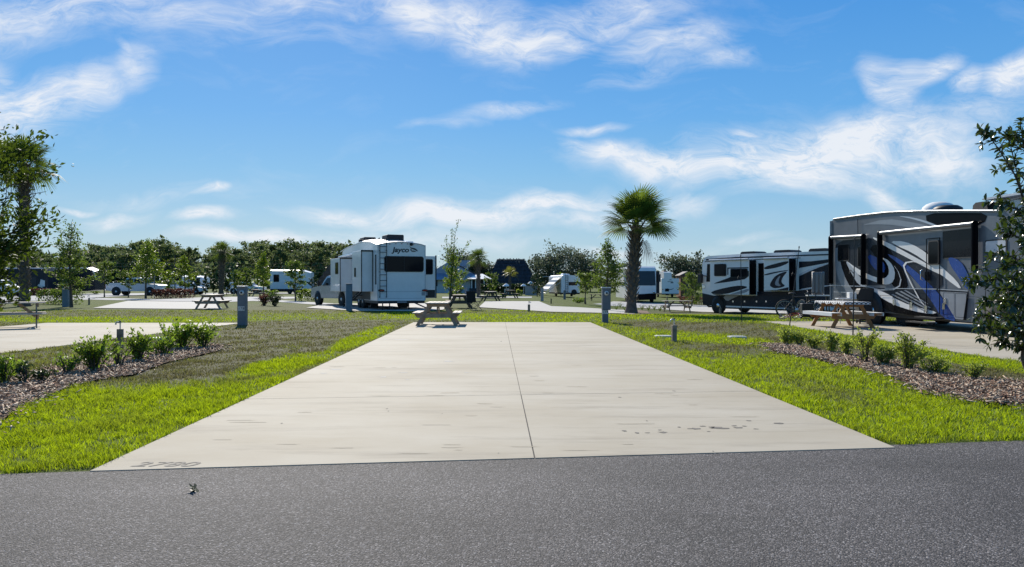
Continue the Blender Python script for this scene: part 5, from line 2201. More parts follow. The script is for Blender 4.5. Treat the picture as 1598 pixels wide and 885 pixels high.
    g.prism([(u0, v0), (u0 + .2 * (u1 - u0), v1), (u1, v1), (u1, v0)], lambda u, v, w: (u, -w, v), .006, .02)
    g.build('window', 'glass', t)
    k = MB()
    (u, v) = q(103, 440)
    k.box(u - .18, u + .10, -.35, -.12, v - .30, v + .30)
    k.beam((u + .1, -.2, v + .2), (u + .5, 0, v + .1), .05, .05)
    k.build('mirror', 'mblack', t, bevel=.03)
    k = MB()
    (u, v) = q(95, 515)
    k.box(u - .03, u + .25, -.03, .4, v - .12, v + .12)
    k.build('headlight', 'chrome', t, bevel=.03)
    for xx in (q(245, 680)[0], q(945, 680)[0], q(945, 680)[0] + 1.0):
        a = MB()
        a.lathe([(.60, -.004), (.60, .004)], c=(xx, -.02, .52), n=28, axis='Y')
        a.build('wheel_arch', 'mblack', t)
        wheel(t, (xx, .06, .50), .50, .28, 'Y', 'chrome', -1)
        wheel(t, (xx, W - .06, .50), .50, .28, 'Y', 'chrome', 1)
    for x_ in (380, 487, 597, 685, 820):
        (u, v) = q(x_, 652)
        k = MB()
        k.box(u - .05, u + .05, -.04, -.01, v - .05, v + .05)
        k.build('locker_latch', 'chrome', t)
    for xa, xb in ((380, 515), (685, 835), (1005, 1170)):
        (u0, _), (u1, _) = q(xa, 215), q(xb, 215)
        ac_unit(t, u0 + .1, u1 + .25, .5, 1.5, 3.66, .28)
    k = MB()
    k.lathe([(.22, 0), (.2, .12), (.001, .17)], c=(q(345, 220)[0], .7, 3.62), n=14)
    k.build('roof_vent', 'mblack', t)
    k = MB()
    k.box(.6, 11.7, .2, W - .2, .30, .44)
    k.build('chassis', 'mblack', t)
    k = MB()
    k.prism([(0, .7), (.5, .35), (1.4, .38), (1.2, .75)], lambda u, v, w: (u - .06, w, v), .05, W - .05)
    k.build('front_bumper', 'navy', t, bevel=.05)
    k = MB()
    k.add([(-.02, .08, 1.75), (-.02, W - .08, 1.75), (.14, W - .12, 3.05), (.14, .12, 3.05)], [(3, 2, 1, 0)])
    k.build('windscreen', 'bglass', t)
    return P, t


PM, mh_mid = motorhome_mid()


# ------------------------------------------------------------------ motorhome facing us behind the palm, trailers further back
def motorhome_front():
    y = 76.0
    x0, x1 = (984 - CX) / F * y, (1024 - CX) / F * y
    z0 = float(gz(x0, y))
    t = thing('motorhome', 'white motorhome facing the camera with a dark blue windscreen, behind the palm trunk', 'motorhome', (x0, y, z0), 0)
    W = x1 - x0
    zz = lambda py: zat(py, y) - z0
    m = MB()
    prof = [(0, .38), (0, zz(448)), (.10, zz(424)), (.30, zz(418)), (.7, zz(415.5)), (10.5, zz(416)), (10.7, .4)]
    m.prism(prof, lambda u, v, w: (w, u, v), 0, W)
    m.build('body', 'offwhite', t, bevel=.08)
    k = MB()
    k.prism([(.10, zz(445.5)), (W - .06, zz(445.5)), (W - .12, zz(423)), (.16, zz(423))], lambda u, v, w: (u, -w + (.02 + .09 * (v - zz(445.5)) / (zz(423) - zz(445.5))), v), .0, .05)
    k.build('windscreen', 'bglass', t)
    k = MB()
    k.prism([(.02, zz(460)), (W - .02, zz(457.5)), (W - .04, zz(467.5)), (.04, zz(469))], lambda u, v, w: (u, -w, v), .01, .12)
    k.build('front_bumper', 'black', t, bevel=.03)
    for sg in (.22, W - .22):
        k = MB()
        k.ball((sg, -.03, zz(455.5)), .14, .05, .09, 10, 6)
        k.build('headlight', 'chrome', t)
        wheel(t, (sg, 1.3, .48), .48, .28, 'X', 'chrome', -1)
        k = MB()
        e = -.32 if sg < 1 else W + .32
        k.box(e - .10, e + .10, -.15, 0, zz(440), zz(428))
        k.build('mirror', 'mblack', t, bevel=.02)
    k = MB()
    k.box(W, W + .55, 1.2, 4.5, zz(458), zz(423))
    s_ = k.build('slide_out_room', 'dgrey', t)
    k = MB()
    k.box(W + .08, W + .5, 1.17, 1.195, zz(441), zz(428))
    k.build('window', 'glass', s_)
    k = MB()
    k.tube([(-.85, .8, zz(421)), (-.85, 6.0, zz(421))], .07, 8)
    k.prism([(-.85, zz(421.5)), (0, zz(418.5)), (0, zz(419)), (-.85, zz(422))], lambda u, v, w: (u, w, v), .8, 6.0)
    k.build('awning', 'lgrey', t)
    for yy_ in (.85, 5.9):
        k = MB()
        k.beam((-.85, yy_, zz(421)), (-.02, yy_, zz(446)), .05, .05)
        k.build('awning_arm', 'alu', t)
    for (xw, za, zb_) in ((.5, 425, 436), (2.2, 424, 438)):
        window(t, xw, xw + .9, zz(zb_), zz(za), fn=lambda u, v, w: (-w, u, v))
    ac_unit(t, .5, 1.5, 2.5, 3.6, zz(416), .3)
    k = MB()
    k.lathe([(.05, 0), (.05, .7), (.12, .75), (.12, .9), (.001, .95)], c=(.35, 3.2, zz(416)), n=8)
    k.build('antenna_mast', 'mblack', t)
    return t


motorhome_front()

# trailer with the striped sloping awning
y = 98.0
o = gd(876, y)
tr2 = thing('travel_trailer', 'white trailer with ladder, spare wheel and a striped awning let down at its side', 'caravan', o, R(8), 'caravans far across the park')
zz = lambda py: zat(py, y) - o.z
m = MB()
m.prism([(0, .5), (2.4, .5), (2.4, zz(432)), (2.1, zz(430)), (.3, zz(429)), (0, zz(431.5))], lambda u, v, w: (u, w, v), 0, 8.5)
m.build('body', 'white', tr2, bevel=.05)
window(tr2, .95, 2.05, zz(445.5), zz(440), r=.05)
k = MB()
for x in (.55, .85):
    k.tube([(x, -.1, zz(460)), (x, -.1, zz(431)), (x, .1, zz(428))], .025, 6)
for i in range(8):
    k.tube([(.55, -.1, .75 + .28 * i), (.85, -.1, .75 + .28 * i)], .02, 5)
k.build('ladder', 'dgrey', tr2)
k = MB()
k.lathe([(.15, -.12), (.32, -.12), (.36, -.06), (.36, 0)], c=(1.65, -.02, zz(456)), n=18, axis='Y')
k.build('spare_wheel', 'tyre', tr2)
k = MB()
for i in range(6):
    a0, a1 = i / 6, (i + 1) / 6
    for (yy0, yy1) in ((.2, 5.0),):
        k.add([(-.06 - 1.9 * a0, yy0, zz(433) - 1.75 * a0), (-.06 - 1.9 * a0, yy1, zz(433) - 1.75 * a0), (-.06 - 1.9 * a1, yy1, zz(433) - 1.75 * a1), (-.06 - 1.9 * a1, yy0, zz(433) - 1.75 * a1)], [(0, 1, 2, 3)], i % 2)
        k.add([(-.06 - 1.9 * a0, yy0, zz(433) - 1.78 * a0), (-.06 - 1.9 * a0, yy1, zz(433) - 1.78 * a0), (-.06 - 1.9 * a1, yy1, zz(433) - 1.78 * a1), (-.06 - 1.9 * a1, yy0, zz(433) - 1.78 * a1)], [(3, 2, 1, 0)], i % 2)
aw = k.build('awning', ['canvas', 'dgrey'], tr2)
k = MB()
k.tube([(-2.0, .2, .5), (-2.0, 5.0, .5)], .06, 8)
k.build('roller', 'alu', aw)
k = MB()
k.tube([(-.05, .2, zz(440)), (-2.0, .2, .5)], .03, 6)
k.tube([(-2.4, 0.2, zz(432)), (0, .2, zz(431))], .03, 6)
k.build('awning_arm', 'alu', aw)
k = MB()
k.box(-.005, 2.405, -.005, 8.4, .36, .56)
k.build('chassis', 'mblack', tr2)
for x, sd_ in ((.15, -1), (2.25, 1)):
    wheel(tr2, (x, 4.2, .36), .36, .22, 'X', 'alu', sd_)
ac_unit(tr2, .5, 1.2, 2.0, 3.0, zz(430), .28, 'white')
ac_unit(tr2, 1.4, 2.0, 4.0, 5.0, zz(430), .28, 'white')

# trailer seen square from behind, with a smiling swoosh on its back
y = 104.0
o = gd(1032.5, y)
tr3 = thing('travel_trailer', 'white trailer seen square from behind with a curved dark swoosh and ladder-like markings', 'caravan', o, 0, 'caravans far across the park')
zz = lambda py: zat(py, y) - o.z
m = MB()
m.prism(roundrect(0, 2.35, .55, zz(434.5), .12), lambda u, v, w: (u, w, v), 0, 8)
m.build('body', 'white', tr3)
k = MB()
arc = [(a, 1.16 + .52 * math.sin(R(a)), zz(448) - .32 * math.cos(R(a))) for a in range(-60, 61, 15)]
for (a, x, z), (a2, x2, z2) in zip(arc, arc[1:]):
    k.poly([(x, -.006, z + .04), (x, -.006, z - .05), (x2, -.006, z2 - .05), (x2, -.006, z2 + .04)])
k.poly([(1.2, -.006, zz(442)), (1.6, -.006, zz(442)), (1.55, -.006, zz(440.2)), (1.25, -.006, zz(440.2))])
k.poly([(.8, -.006, zz(440)), (1.5, -.006, zz(439.5)), (1.5, -.006, zz(439)), (.8, -.006, zz(439.2))])
k.poly([(.95, -.006, zz(437)), (1.45, -.006, zz(437)), (1.2, -.006, zz(436))])
k.build('swoosh_graphic', 'letter', tr3)
window(tr3, .45, 1.0, zz(455), zz(450.5), r=.03)
for x in (.16, 2.18):
    k = MB()
    k.box(x - .06, x + .06, -.03, 0, zz(452.5), zz(451))
    k.build('tail_light', 'red', tr3)
k = MB()
k.box(.03, 2.32, .02, 7.8, .42, .56)
k.build('chassis', 'mblack', tr3)
for x, sd_ in ((.18, -1), (2.17, 1)):
    wheel(tr3, (x, 3.6, .36), .36, .22, 'X', 'alu', sd_)
y = 125.0
o = gd(1036, y)
tr4 = box_rv('travel_trailer', 'pale trailer roof showing above the square white trailer with the swoosh', 'caravan', o, R(0), 1.3, 6, .5, zat(424, y) - o.z, 'white', roofbits=((.3, 1.0, .2),), wheels=(.6,), nose=.05)
o = gd(1062, 110)
bs = thing('shed', 'rust-brown boarded shed beside the square white trailer', 'shed', o, 0)
k = MB()
zr = zat(430, 110) - o.z
k.box(0, 2.0, 0, 3, 0, zr)
k.build('wall', 'rust', bs)
k = MB()
k.prism([(-.2, zr), (1.0, zr + .6), (2.2, zr)], lambda u, v, w: (u, w, v), -.15, 3.15)
k.build('roof', 'dwall', bs)
k = MB()
k.box(.6, 1.3, -.03, -.002, 0, 1.8)
k.build('door', 'dwall', bs)

# caravans on the far left
y = 104.0
o = gd(421.5, y)
zz = lambda py: zat(py, y) - o.z
tl = box_rv('travel_trailer', 'white trailer with one big dark side window between two round-headed young trees', 'caravan', o, R(4), 5.4, 2.5, zz(452), zz(421), 'white',
            stripes=(('dgrey', [(1.1, zz(426.3)), (1.9, zz(426.3)), (1.9, zz(425.9)), (1.1, zz(425.9))]),), wins=((.45, 1.2, zz(440), zz(428.5)),), wheels=(2.6, 3.4), roofbits=((.3, .8, .12), (1.4, 1.6, .15)), nose=1.2)
k = MB()
k.box(.02, 4.4, -.01, 2.2, .3, zz(451))
k.build('chassis', 'navy', tl)
k = MB()
k.tube([(5.2, .4, zz(444)), (6.6, .2, zz(438.5))], .03, 6)
k.build('awning_arm', 'alu', tl)
y = 112.0
o = gd(266, y)
zz = lambda py: zat(py, y) - o.z
ta = box_rv('travel_trailer', 'long white trailer behind the parked white pickup', 'caravan', o, R(0), 4.8, 2.5, .7, zz(431), 'white',
            stripes=(('lgrey', [(0.1, 1.2), (4.2, 1.2), (4.2, 1.45), (.1, 1.45)]), ('dgrey', [(3.6, zz(446)), (4.3, zz(446)), (4.3, zz(436)), (3.6, zz(436))])), wins=((.5, 1.5, 1.8, 2.4), (3.0, 3.5, 1.8, 2.4)), wheels=(2.0, 2.8), roofbits=((1, 1.7, .15),))
y = 96.0
o = gd(70, y)
zz = lambda py: zat(py, y) - o.z
tb_ = box_rv('travel_trailer', 'dark navy trailer with a bright blue flash, behind the thin-topped tree', 'caravan', o, R(0), 6.2, 2.5, .45, zz(417.5), 'navy',
             stripes=(('blue', [(1.0, zz(436.5)), (1.5, zz(432)), (2.6, zz(433.5)), (2.6, zz(437)), (1.6, zz(436))]), ('offwhite', [(0, zz(419.5)), (5.4, zz(419)), (5.4, zz(417.9)), (0, zz(418.4))]), ('lgrey', [(1.4, zz(445)), (2.6, zz(444.5)), (2.6, zz(441)), (2.0, zz(441))])), wins=((3.1, 4.2, zz(438), zz(428)),), wheels=(2.5, 3.4), nose=1.0)
k = MB()
k.tube([(5.4, -.02, zz(418)), (5.9, -.02, zz(421)), (6.25, -.02, zz(428)), (6.35, -.02, zz(436))], .06, 8)
k.build('front_trim', 'offwhite', tb_)
y = 92.0
o = gd(-20, y)
zz = lambda py: zat(py, y) - o.z
td = box_rv('motorhome', 'dark motorhome with a striped pale nose, behind the left-hand palm', 'motorhome', o, R(0), 7.2, 2.5, .4, zz(418), 'dgrey',
            stripes=(('offwhite', [(6.2, zz(448)), (6.9, zz(447)), (6.9, zz(438)), (6.4, zz(436))]), ('silver', [(6.0, zz(446)), (6.5, zz(449)), (6.7, zz(449)), (6.2, zz(443))])), wins=((1.5, 3.0, zz(438), zz(427)), (4.4, 5.9, zz(449), zz(432), 'bglass')), wheels=(1.5, 5.4), nose=.3)


# ------------------------------------------------------------------ buildings
def white_building():
    y = 112.0
    fx_ = lambda px: (px - CX) / F * y
    o = gd(700, y)
    t = thing('office_building', 'pale building with blue-grey metal roof, cupola and white-roofed porch', 'building', o, 0)
    X = lambda px: fx_(px) - o.x
    zz = lambda py: zat(py, y) - o.z
    k = MB()
    k.box(X(668), X(733), .8, 10, .0, zz(435.5))
    k.build('wall', 'wallp', t)
    k = MB()
    # main roof: gable seen from the front, ridge running back, lower skirt roof in front
    k.prism([(X(662), zz(430)), (X(700), zz(407)), (X(712), zz(413.5)), (X(741), zz(428)), (X(741), zz(429)), (X(662), zz(431))], lambda u, v, w: (u, w, v), 1.6, 10)
    k.add([(X(664), -.2, zz(436)), (X(744), -.2, zz(436)), (X(738), 1.7, zz(426)), (X(668), 1.7, zz(426)), (X(664), -.2, zz(436.8)), (X(744), -.2, zz(436.8)), (X(738), 1.7, zz(427)), (X(668), 1.7, zz(427))],
          [(0, 1, 2, 3), (7, 6, 5, 4), (0, 4, 5, 1), (1, 5, 6, 2), (2, 6, 7, 3), (3, 7, 4, 0)])
    rf = k.build('roof', 'metroof', t)
    k = MB()
    k.beam((X(700), 1.55, zz(406.6)), (X(741.5), 1.55, zz(427.6)), .12, .14)
    k.build('barge_board', 'dgrey', rf)
    k = MB()
    k.box(X(719), X(728), 3.0, 4.2, zz(424), zz(414.5))
    cu = k.build('cupola', 'wallp', t)
    k = MB()
    k.prism([(X(713), zz(414.8)), (X(731), zz(414.8)), (X(730.5), zz(405.3)), (X(719), zz(405.3))], lambda u, v, w: (u, w, v), 2.7, 4.5)
    k.build('cupola_roof', 'metroof', cu)
    # porch
    px0, px1 = X(734), X(764)
    k = MB()
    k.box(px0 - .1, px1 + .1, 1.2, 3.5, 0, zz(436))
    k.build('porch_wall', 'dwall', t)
    k = MB()
    a, b, c = (X(730), -1.8), (X(768), -1.8), ((X(752)), .8)
    z0, z1 = zz(435.5), zz(427.3)
    k.add([(a[0], a[1], z0), (b[0], b[1], z0), (b[0], 3.4, z0), (a[0], 3.4, z0), (X(746), .8, z1), (X(753), .8, z1)], [(0, 1, 5, 4), (1, 2, 5), (2, 3, 4, 5), (3, 0, 4), (3, 2, 1, 0)])
    pr = k.build('porch_roof', 'whiteroof', t)
    for p in (736, 742, 748, 755, 761):
        k = MB()
        k.box(X(p), X(p) + .14, -1.2, -1.06, .7, z0 - .01)
        k.build('column', 'canvas', t)
    k = MB()
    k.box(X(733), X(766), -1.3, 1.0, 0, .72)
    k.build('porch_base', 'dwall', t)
    for p in (724,):
        k = MB()
        k.box(X(p), X(p) + .9, .74, .79, .2, zz(438))
        k.build('door', 'wallp', t)
    window(t, X(672), X(682), 1.0, 2.1, fn=lambda u, v, w: (u, .8 - w, v))
    return t


white_building()


def thatched(name, label, y, rl, rr, yr, el, er, ye, mat, dpt, posts=True, hip=.25):
    o = gd(el, y)
    t = thing(name, label, 'hut', o, 0)
    X = lambda px: (px - CX) / F * y - o.x
    zz = lambda py: zat(py, y) - o.z
    k = MB()
    x0, x1, r0, r1 = X(el), X(er), X(rl), X(rr)
    ze, zr = zz(ye), zz(yr)
    n, rows = 40, 7
    rnd = random.Random(3)
    # four thatch slopes in slightly stepped, ragged courses
    for s in range(rows):
        t0, t1 = s / rows, (s + 1) / rows + .03
        for side in (0, 1, 2, 3):
            for i in range(n if side < 2 else 14):
                nn_ = n if side < 2 else 14
                u0, u1 = i / nn_, (i + 1) / nn_
                def P(u, tt, dz=0):
                    tt = min(1, tt)
                    xa, xb = x0 + (r0 - x0) * tt ** .9, x1 + (r1 - x1) * tt ** .9
                    ya, yb = 0 + dpt / 2 * tt, dpt - dpt / 2 * tt
                    z = ze + (zr - ze) * tt + dz
                    if side == 0:
                        return (xa + (xb - xa) * u, ya, z)
                    if side == 1:
                        return (xb + (xa - xb) * u, yb, z)
                    if side == 2:
                        return (xa, yb + (ya - yb) * u, z)
                    return (xb, ya + (yb - ya) * u, z)
                j = rnd.uniform(-.10, .05)
                j2 = rnd.uniform(-.10, .05)
                a, b, c, d = P(u0, t0, j), P(u1, t0, j2), P(u1, t1, .0), P(u0, t1, .0)
                lift = .10
                nrm = {0: (0, -lift, .06), 1: (0, lift, .06), 2: (-lift, 0, .06), 3: (lift, 0, .06)}[side]
                a = tuple(a[q] + nrm[q] for q in range(3))
                b = tuple(b[q] + nrm[q] for q in range(3))
                k.add([a, b, c, d], [(0, 1, 2, 3)])
    for i in range(26):
        x = r0 + (r1 - r0) * (i + .5) / 26
        k.box(x - .08, x + .08, dpt / 2 - .16, dpt / 2 + .16, zr - .15, zr + rnd.uniform(.12, .30))
    k.build('roof', mat, t)
    if posts:
        for px_ in np.linspace(x0 + .5, x1 - .5, 6):
            for yy_ in (.5, dpt - .5):
                m = MB()
                m.tube([(px_, yy_, 0), (px_, yy_, ze + .5)], .09, 7)
                m.build('post', 'bark', t)
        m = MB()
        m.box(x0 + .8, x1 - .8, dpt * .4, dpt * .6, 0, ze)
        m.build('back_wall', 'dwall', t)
    return t


thatched('thatched_hut', 'large open hut under a dark steep thatched roof', 122, 774.5, 819.5, 404.8, 758.5, 840, 445, 'thatch', 7.5)
thatched('thatched_hut', 'brown rounded thatched hut peeping out left of the tall white trailer', 116, 515, 540, 401, 487, 575, 448, 'thatchb', 7.0)


def umbrella(label, px, y, pyt, pye, wpx, bt):
    o = gd(px, y)
    t = thing('patio_umbrella', label, 'umbrella', o, 0, 'white patio umbrellas by the thatched hut')
    zz = lambda py: zat(py, y) - o.z
    r = wpx / 2 / F * y
    k = MB()
    k.lathe([(r, zz(pye)), (r * .55, zz(pye) * .4 + zz(pyt) * .6), (.03, zz(pyt)), (.001, zz(pyt) + .05)], n=8, smooth=False)
    k.lathe([(r * .98, zz(pye) - .03), (.03, zz(pyt) - .06)], n=8, smooth=False)
    k.build('canopy', 'canvas', t)
    k = MB()
    k.tube([(0, 0, 0), (0, 0, zz(pyt))], .035, 8)
    k.build('pole', 'alu', t)
    k = MB()
    k.lathe([(.28, 0), (.28, .08), (.05, .12)], n=14)
    k.build('base', 'dgrey', t)
    return t


umbrella('small white umbrella on a pale post in front of the thatched hut', 790, 96, 442.3, 446.6, 12.5, 457)
umbrella('low white umbrella near the right corner of the thatched roof', 817, 100, 443, 446.5, 10, 457)
umbrella('white umbrella tilted upward beside the glinting dark tree', 828, 104, 439, 444.5, 13, 457)
o = gd(790.5, 95.5)
k = MB()
k.box(-.28, .0, -.15, .15, 0, zat(451, 95.5))
k.box(.06, .30, -.15, .15, 0, zat(450, 95.5))
tag(k.build('stone_pillar', 'kerb', None, loc=o + Vector((0, -.6, 0))), 'pale square pillars below the small white umbrella', 'pillar')
# low dark hedge and terrace wall round the hut
hedge('hedge', 'long dark clipped hedge in front of the dark thatched hut', gd(752, 100), gd(842, 104), 1.6, 1.15, 3600, .34, 'l_dark', 31, group='hedges')
hedge('hedge', 'short pale green hedge right of the small umbrella', gd(806, 84), gd(815, 84), .6, .62, 500, .16, 'l_shrub2', 32, group='hedges')
o = gd(829, 92)
k = MB()
k.box(-.75, .75, 0, .5, 0, 1.05)
k.box(-.8, .8, -.06, .56, 1.05, 1.13)
k.box(-.72, .72, -.02, 0, .35, .40)
tag(k.build('garden_screen', 'lgrey', None, loc=o), 'pale grey slatted screen beside the glinting dark tree', 'screen')

# ------------------------------------------------------------------ hedges and low planting
hedge('hedge', 'long red-brown hedge left of the wooden table on the far pad', gp(243, 466.5), gp(297, 465.5), 1.3, .78, 2600, .15, 'l_red', 40, group='hedges')
hedge('hedge', 'dark red hedge under the dark trailer with the blue flash', gd(44, 88), gd(100, 88), 1.1, .72, 2200, .17, 'l_red', 41, group='hedges')
hedge('hedge', 'bright lime hedge just left of the hitched silver pickup', gd(463, 62), gd(500, 62), 1.0, .82, 2200, .12, 'l_lime', 42, group='hedges')
hedge('hedge', 'low dark green clipped hedge by the plain blue-grey pedestal', gp(70, 474.5), gp(117, 475.5), 1.2, .88, 2400, .13, 'l_mid', 43, group='hedges')
hedge('hedge', 'red hedge between the table and the white motorhome', gp(1066, 474), gp(1100, 476.5), 1.0, .62, 1800, .12, 'l_red', 44, group='hedges')
hedge('hedge', 'low mixed hedge beneath the white trailer with the big dark window', gd(412, 86), gd(432, 87), 1.0, .55, 900, .15, 'l_shrub', 45, group='hedges')
for lab, px, py, w, h, mt in [('round red-green bush, left one of a touching pair on the far lawn', 412, 477, .95, .80, 'l_red'), ('round dark bush, right one of a touching pair on the far lawn', 429, 478, 1.0, .84, 'l_dark'),
                              ('small bright round bush at the foot of the wispy tree', 706, 463, .9, .62, 'l_lime'), ('low leafy bush beside a stake on the far right lawn', 903, 473, 1.15, .42, 'l_shrub'),
                              ('small bush on the kerb between the far trailer and parked truck', 148, 459, 1.4, .5, 'l_lime'), ('dark bush behind the camp chair by the porch', 716, 458, 1.6, 1.3, 'l_dark'), ('tiny pale bush by the double pillar', 785, 464.5, .8, .35, 'l_lime')]:
    shrub('bush', lab, gp(px, py), int(px), h, w, 26, 700, .10, mt, 'round bushes on the far lawns', cat='bush')

SH_L = [(8, 602, .50, .62, 12, 360, .070, 'l_shrub', 'leggy green shrub at the left edge of the left mulch bed'), (42, 603, .40, .32, 5, 70, .075, 'l_dark', 'thin shrub with drooping dark leaves, second in the left mulch bed'),
        (65, 600, .22, .34, 7, 130, .06, 'l_dark', 'small dark shrub hugging the mulch'), (104, 588, .34, .40, 8, 150, .06, 'l_shrub', 'sparse low shrub left of the big left-hand bush'),
        (148, 582, .56, .68, 18, 620, .068, 'l_shrub', 'biggest leafy shrub of the left mulch bed'), (186, 574, .46, .46, 9, 110, .055, 'l_shrub', 'nearly bare twiggy shrub around the wooden tap post'),
        (216, 566, .50, .50, 14, 420, .062, 'l_shrub', 'round green shrub just right of the wooden tap post'), (256, 557, .32, .42, 10, 230, .06, 'l_shrub', 'low green shrub between two taller ones on the left'),
        (284, 546, .48, .66, 18, 520, .066, 'l_shrub', 'broad dark-leaved shrub near the far end of the left bed'), (317, 545, .42, .46, 12, 300, .06, 'l_shrub', 'last shrub at the far tip of the left bed')]
for i, (px, py, h, w, ns, nl, lf, mt, lab) in enumerate(SH_L):
    s = gp(px, py).y * 1.0 / 12.0
    shrub('shrub', lab, gp(px, py, .03), 60 + i, h * s, w * s, ns + 2, int(nl * 1.5), lf * s, mt, 'shrubs in the left mulch bed')
SH_R = [(1229, 541, .30, .30, 9, 220, .045, 'leftmost tiny shrub of the right mulch bed', 0), (1247, 541, .28, .26, 8, 180, .045, 'second tiny shrub of the right mulch bed', 0),
        (1270, 549, .34, .32, 9, 220, .045, 'small dense shrub left of the pole-side pair', 0), (1297, 553, .40, .38, 11, 300, .048, 'upright yellow-green shrub, fourth in the right bed', 0),
        (1320, 559, .34, .34, 9, 220, .045, 'small shrub at the foot of the tall thin pole', 0), (1349, 570, .72, .72, 10, 300, .046, 'tall sparse shrub with bare lower twigs in the right bed', .9),
        (1381, 574, .42, .40, 10, 280, .050, 'bushy shrub beside the vase-shaped one', 0), (1416, 581, .68, .86, 14, 620, .046, 'widest vase-shaped shrub on a bare stem in the right bed', 1.0),
        (1461, 588, .30, .56, 12, 340, .045, 'low spreading shrub right of the vase-shaped one', 0), (1521, 597, .34, .40, 9, 220, .045, 'last small shrub at the right of the right bed', .4)]
for i, (px, py, h, w, ns, nl, lf, lab, vase) in enumerate(SH_R):
    s = gp(px, py).y / 13.5
    shrub('shrub', lab, gp(px, py, .03), 90 + i, h * s, w * s, ns, int(nl * 2.2), lf * s * 1.1, 'l_shrub2', 'shrubs in the right mulch bed', vase=vase)
# strappy plants round the palm
rnd = random.Random(8)
PLANTS = [(962, 484), (968, 480), (975, 485), (1002, 484), (1012, 485), (1021, 484), (1030, 486), (1037, 485)]
for i, (px, py) in enumerate(PLANTS):
    root = thing('strap_leaf_plant', 'small pale plant of arching strap leaves at the foot of the cabbage palm', 'plant', gp(px, py, .02), 0, 'strap-leaved plants round the palm')
    k = MB()
    for j in range(12):
        a = j * 2.4
        l = rnd.uniform(.35, .62)
        for (r0, z0, r1, z1, w) in ((0.02, 0, l * .4, l * .6, .03), (l * .4, l * .6, l * .8, l * .5, .02)):
            k.beam((math.cos(a) * r0, math.sin(a) * r0, z0), (math.cos(a) * r1, math.sin(a) * r1, z1), w, .004)
    k.build('foliage', 'l_shrub2', root)

# ------------------------------------------------------------------ palms
palm('cabbage_palm', 'tall cabbage palm with a full round crown and booted trunk, in mid-lawn', gd(985, 38.6), 4, (487 - 350) / F * 38.6, .25, 38, .95, 1.15, None, curve=.28, elmin=-18, elmax=74, ndead=4, nl=30, drp=.13)
palm('cabbage_palm', 'tall palm at the far left whose crown shows behind the near leafy tree', gd(38, 47), 7, (480 - 258) / F * 47, .26, 40, .95, 1.25, None, curve=-.05, elmin=-30, elmax=75, ndead=8, nl=26, drp=.25)
palm('cabbage_palm', 'palm with a thick crown standing before the far forest', gd(345, 86), 9, (462 - 392) / F * 86, .26, 30, .7, .95, None, curve=.15, elmin=-35, ndead=6, nl=18, mat='l_palm')
palm('cabbage_palm', 'slim palm in front of the white porch roof', gd(747, 76), 11, (465 - 403) / F * 76, .17, 32, .6, .75, None, curve=-.05, elmin=-30, ndead=4, nl=18)
palm('cabbage_palm', 'small yellow-green palm against the dark thatched roof', gd(796, 88), 13, (460 - 424.5) / F * 88, .13, 22, .42, .62, None, elmin=-5, elmax=70, ndead=0, nl=16, mat='l_palmy', boots=False)

# ------------------------------------------------------------------ trees standing among the pitches
T_ = tree
T_('oak_tree', 'thin-topped young oak behind the plain blue-grey pedestal', 'tree', gd(111, 45), 21, 5.2, 1.0, 2.9, 30, 2900, .15, 'l_mid', 'flare', rise=(.3, 1.3), sig=.09, topfade=.72)
T_('young_tree', 'small round-headed tree between the navy trailer and silver pickup', 'tree', gd(163, 78), 22, 3.7, 1.5, 2.1, 16, 1500, .17, 'l_mid', 'oval')
T_('young_tree', 'broad bright young tree behind the street sign by the silver pickup', 'tree', gd(228, 71), 23, 5.7, 1.5, 3.7, 30, 3000, .19, 'l_lime', 'cone', sig=.09)
T_('young_tree', 'low dark tree overlapping the cab of the silver pickup', 'tree', gd(201, 77), 24, 2.6, .9, 2.0, 14, 1100, .17, 'l_mid', 'round')
T_('young_tree', 'rounded bright tree leaning right over the red-brown hedge', 'tree', gd(262, 74), 25, 2.5, .9, 2.0, 14, 1100, .17, 'l_lime', 'round')
T_('young_tree', 'pointed yellow-green tree behind the far wooden table', 'tree', gd(288, 84), 26, 4.6, 1.0, 2.8, 26, 2300, .19, 'l_lime', 'cone')
T_('young_tree', 'small dark round tree at the nose of the parked white pickup', 'tree', gd(304, 86), 27, 2.3, .8, 1.5, 12, 900, .17, 'l_dark', 'oval')
for lab, px, y, h, w, sd_ in [('small dark cone-shaped evergreen, left of a near-identical pair', 321, 92, 2.5, 1.4, 28), ('small dark cone-shaped evergreen, right of a near-identical pair', 334, 92, 2.6, 1.45, 29), ('stubby evergreen just right of the palm before the forest', 354, 94, 2.0, 1.3, 30)]:
    T_('evergreen_tree', lab, 'tree', gd(px, y), sd_, h, .3, w, 18, 1100, .17, 'l_dark', 'cone')
for lab, px, y, h, w, sd_, mt in [('leafy tree behind the far white street sign', 370, 92, 3.1, 2.2, 31, 'l_mid'), ('tree with a loose crown right of the far street sign', 385, 90, 3.3, 2.3, 32, 'l_mid')]:
    T_('young_tree', lab, 'tree', gd(px, y), sd_, h, .6, w, 18, 1700, .18, mt, 'oval')
T_('young_tree', 'tall narrow bright tree with a spire top left of the white trailer window', 'tree', gd(411, 75), 33, 4.6, 1.15, 2.3, 28, 2500, .17, 'l_lime', 'cone', sig=.10)
T_('young_tree', 'round-headed young tree in front of the right half of the far white trailer', 'tree', gd(461, 61), 34, 3.3, 1.0, 2.0, 22, 2200, .15, 'l_mid', 'oval')
T_('young_tree', 'young tree peeping out left of the hitched pickup', 'tree', gd(489, 92), 35, 2.2, .5, 1.6, 12, 900, .17, 'l_dark', 'round')
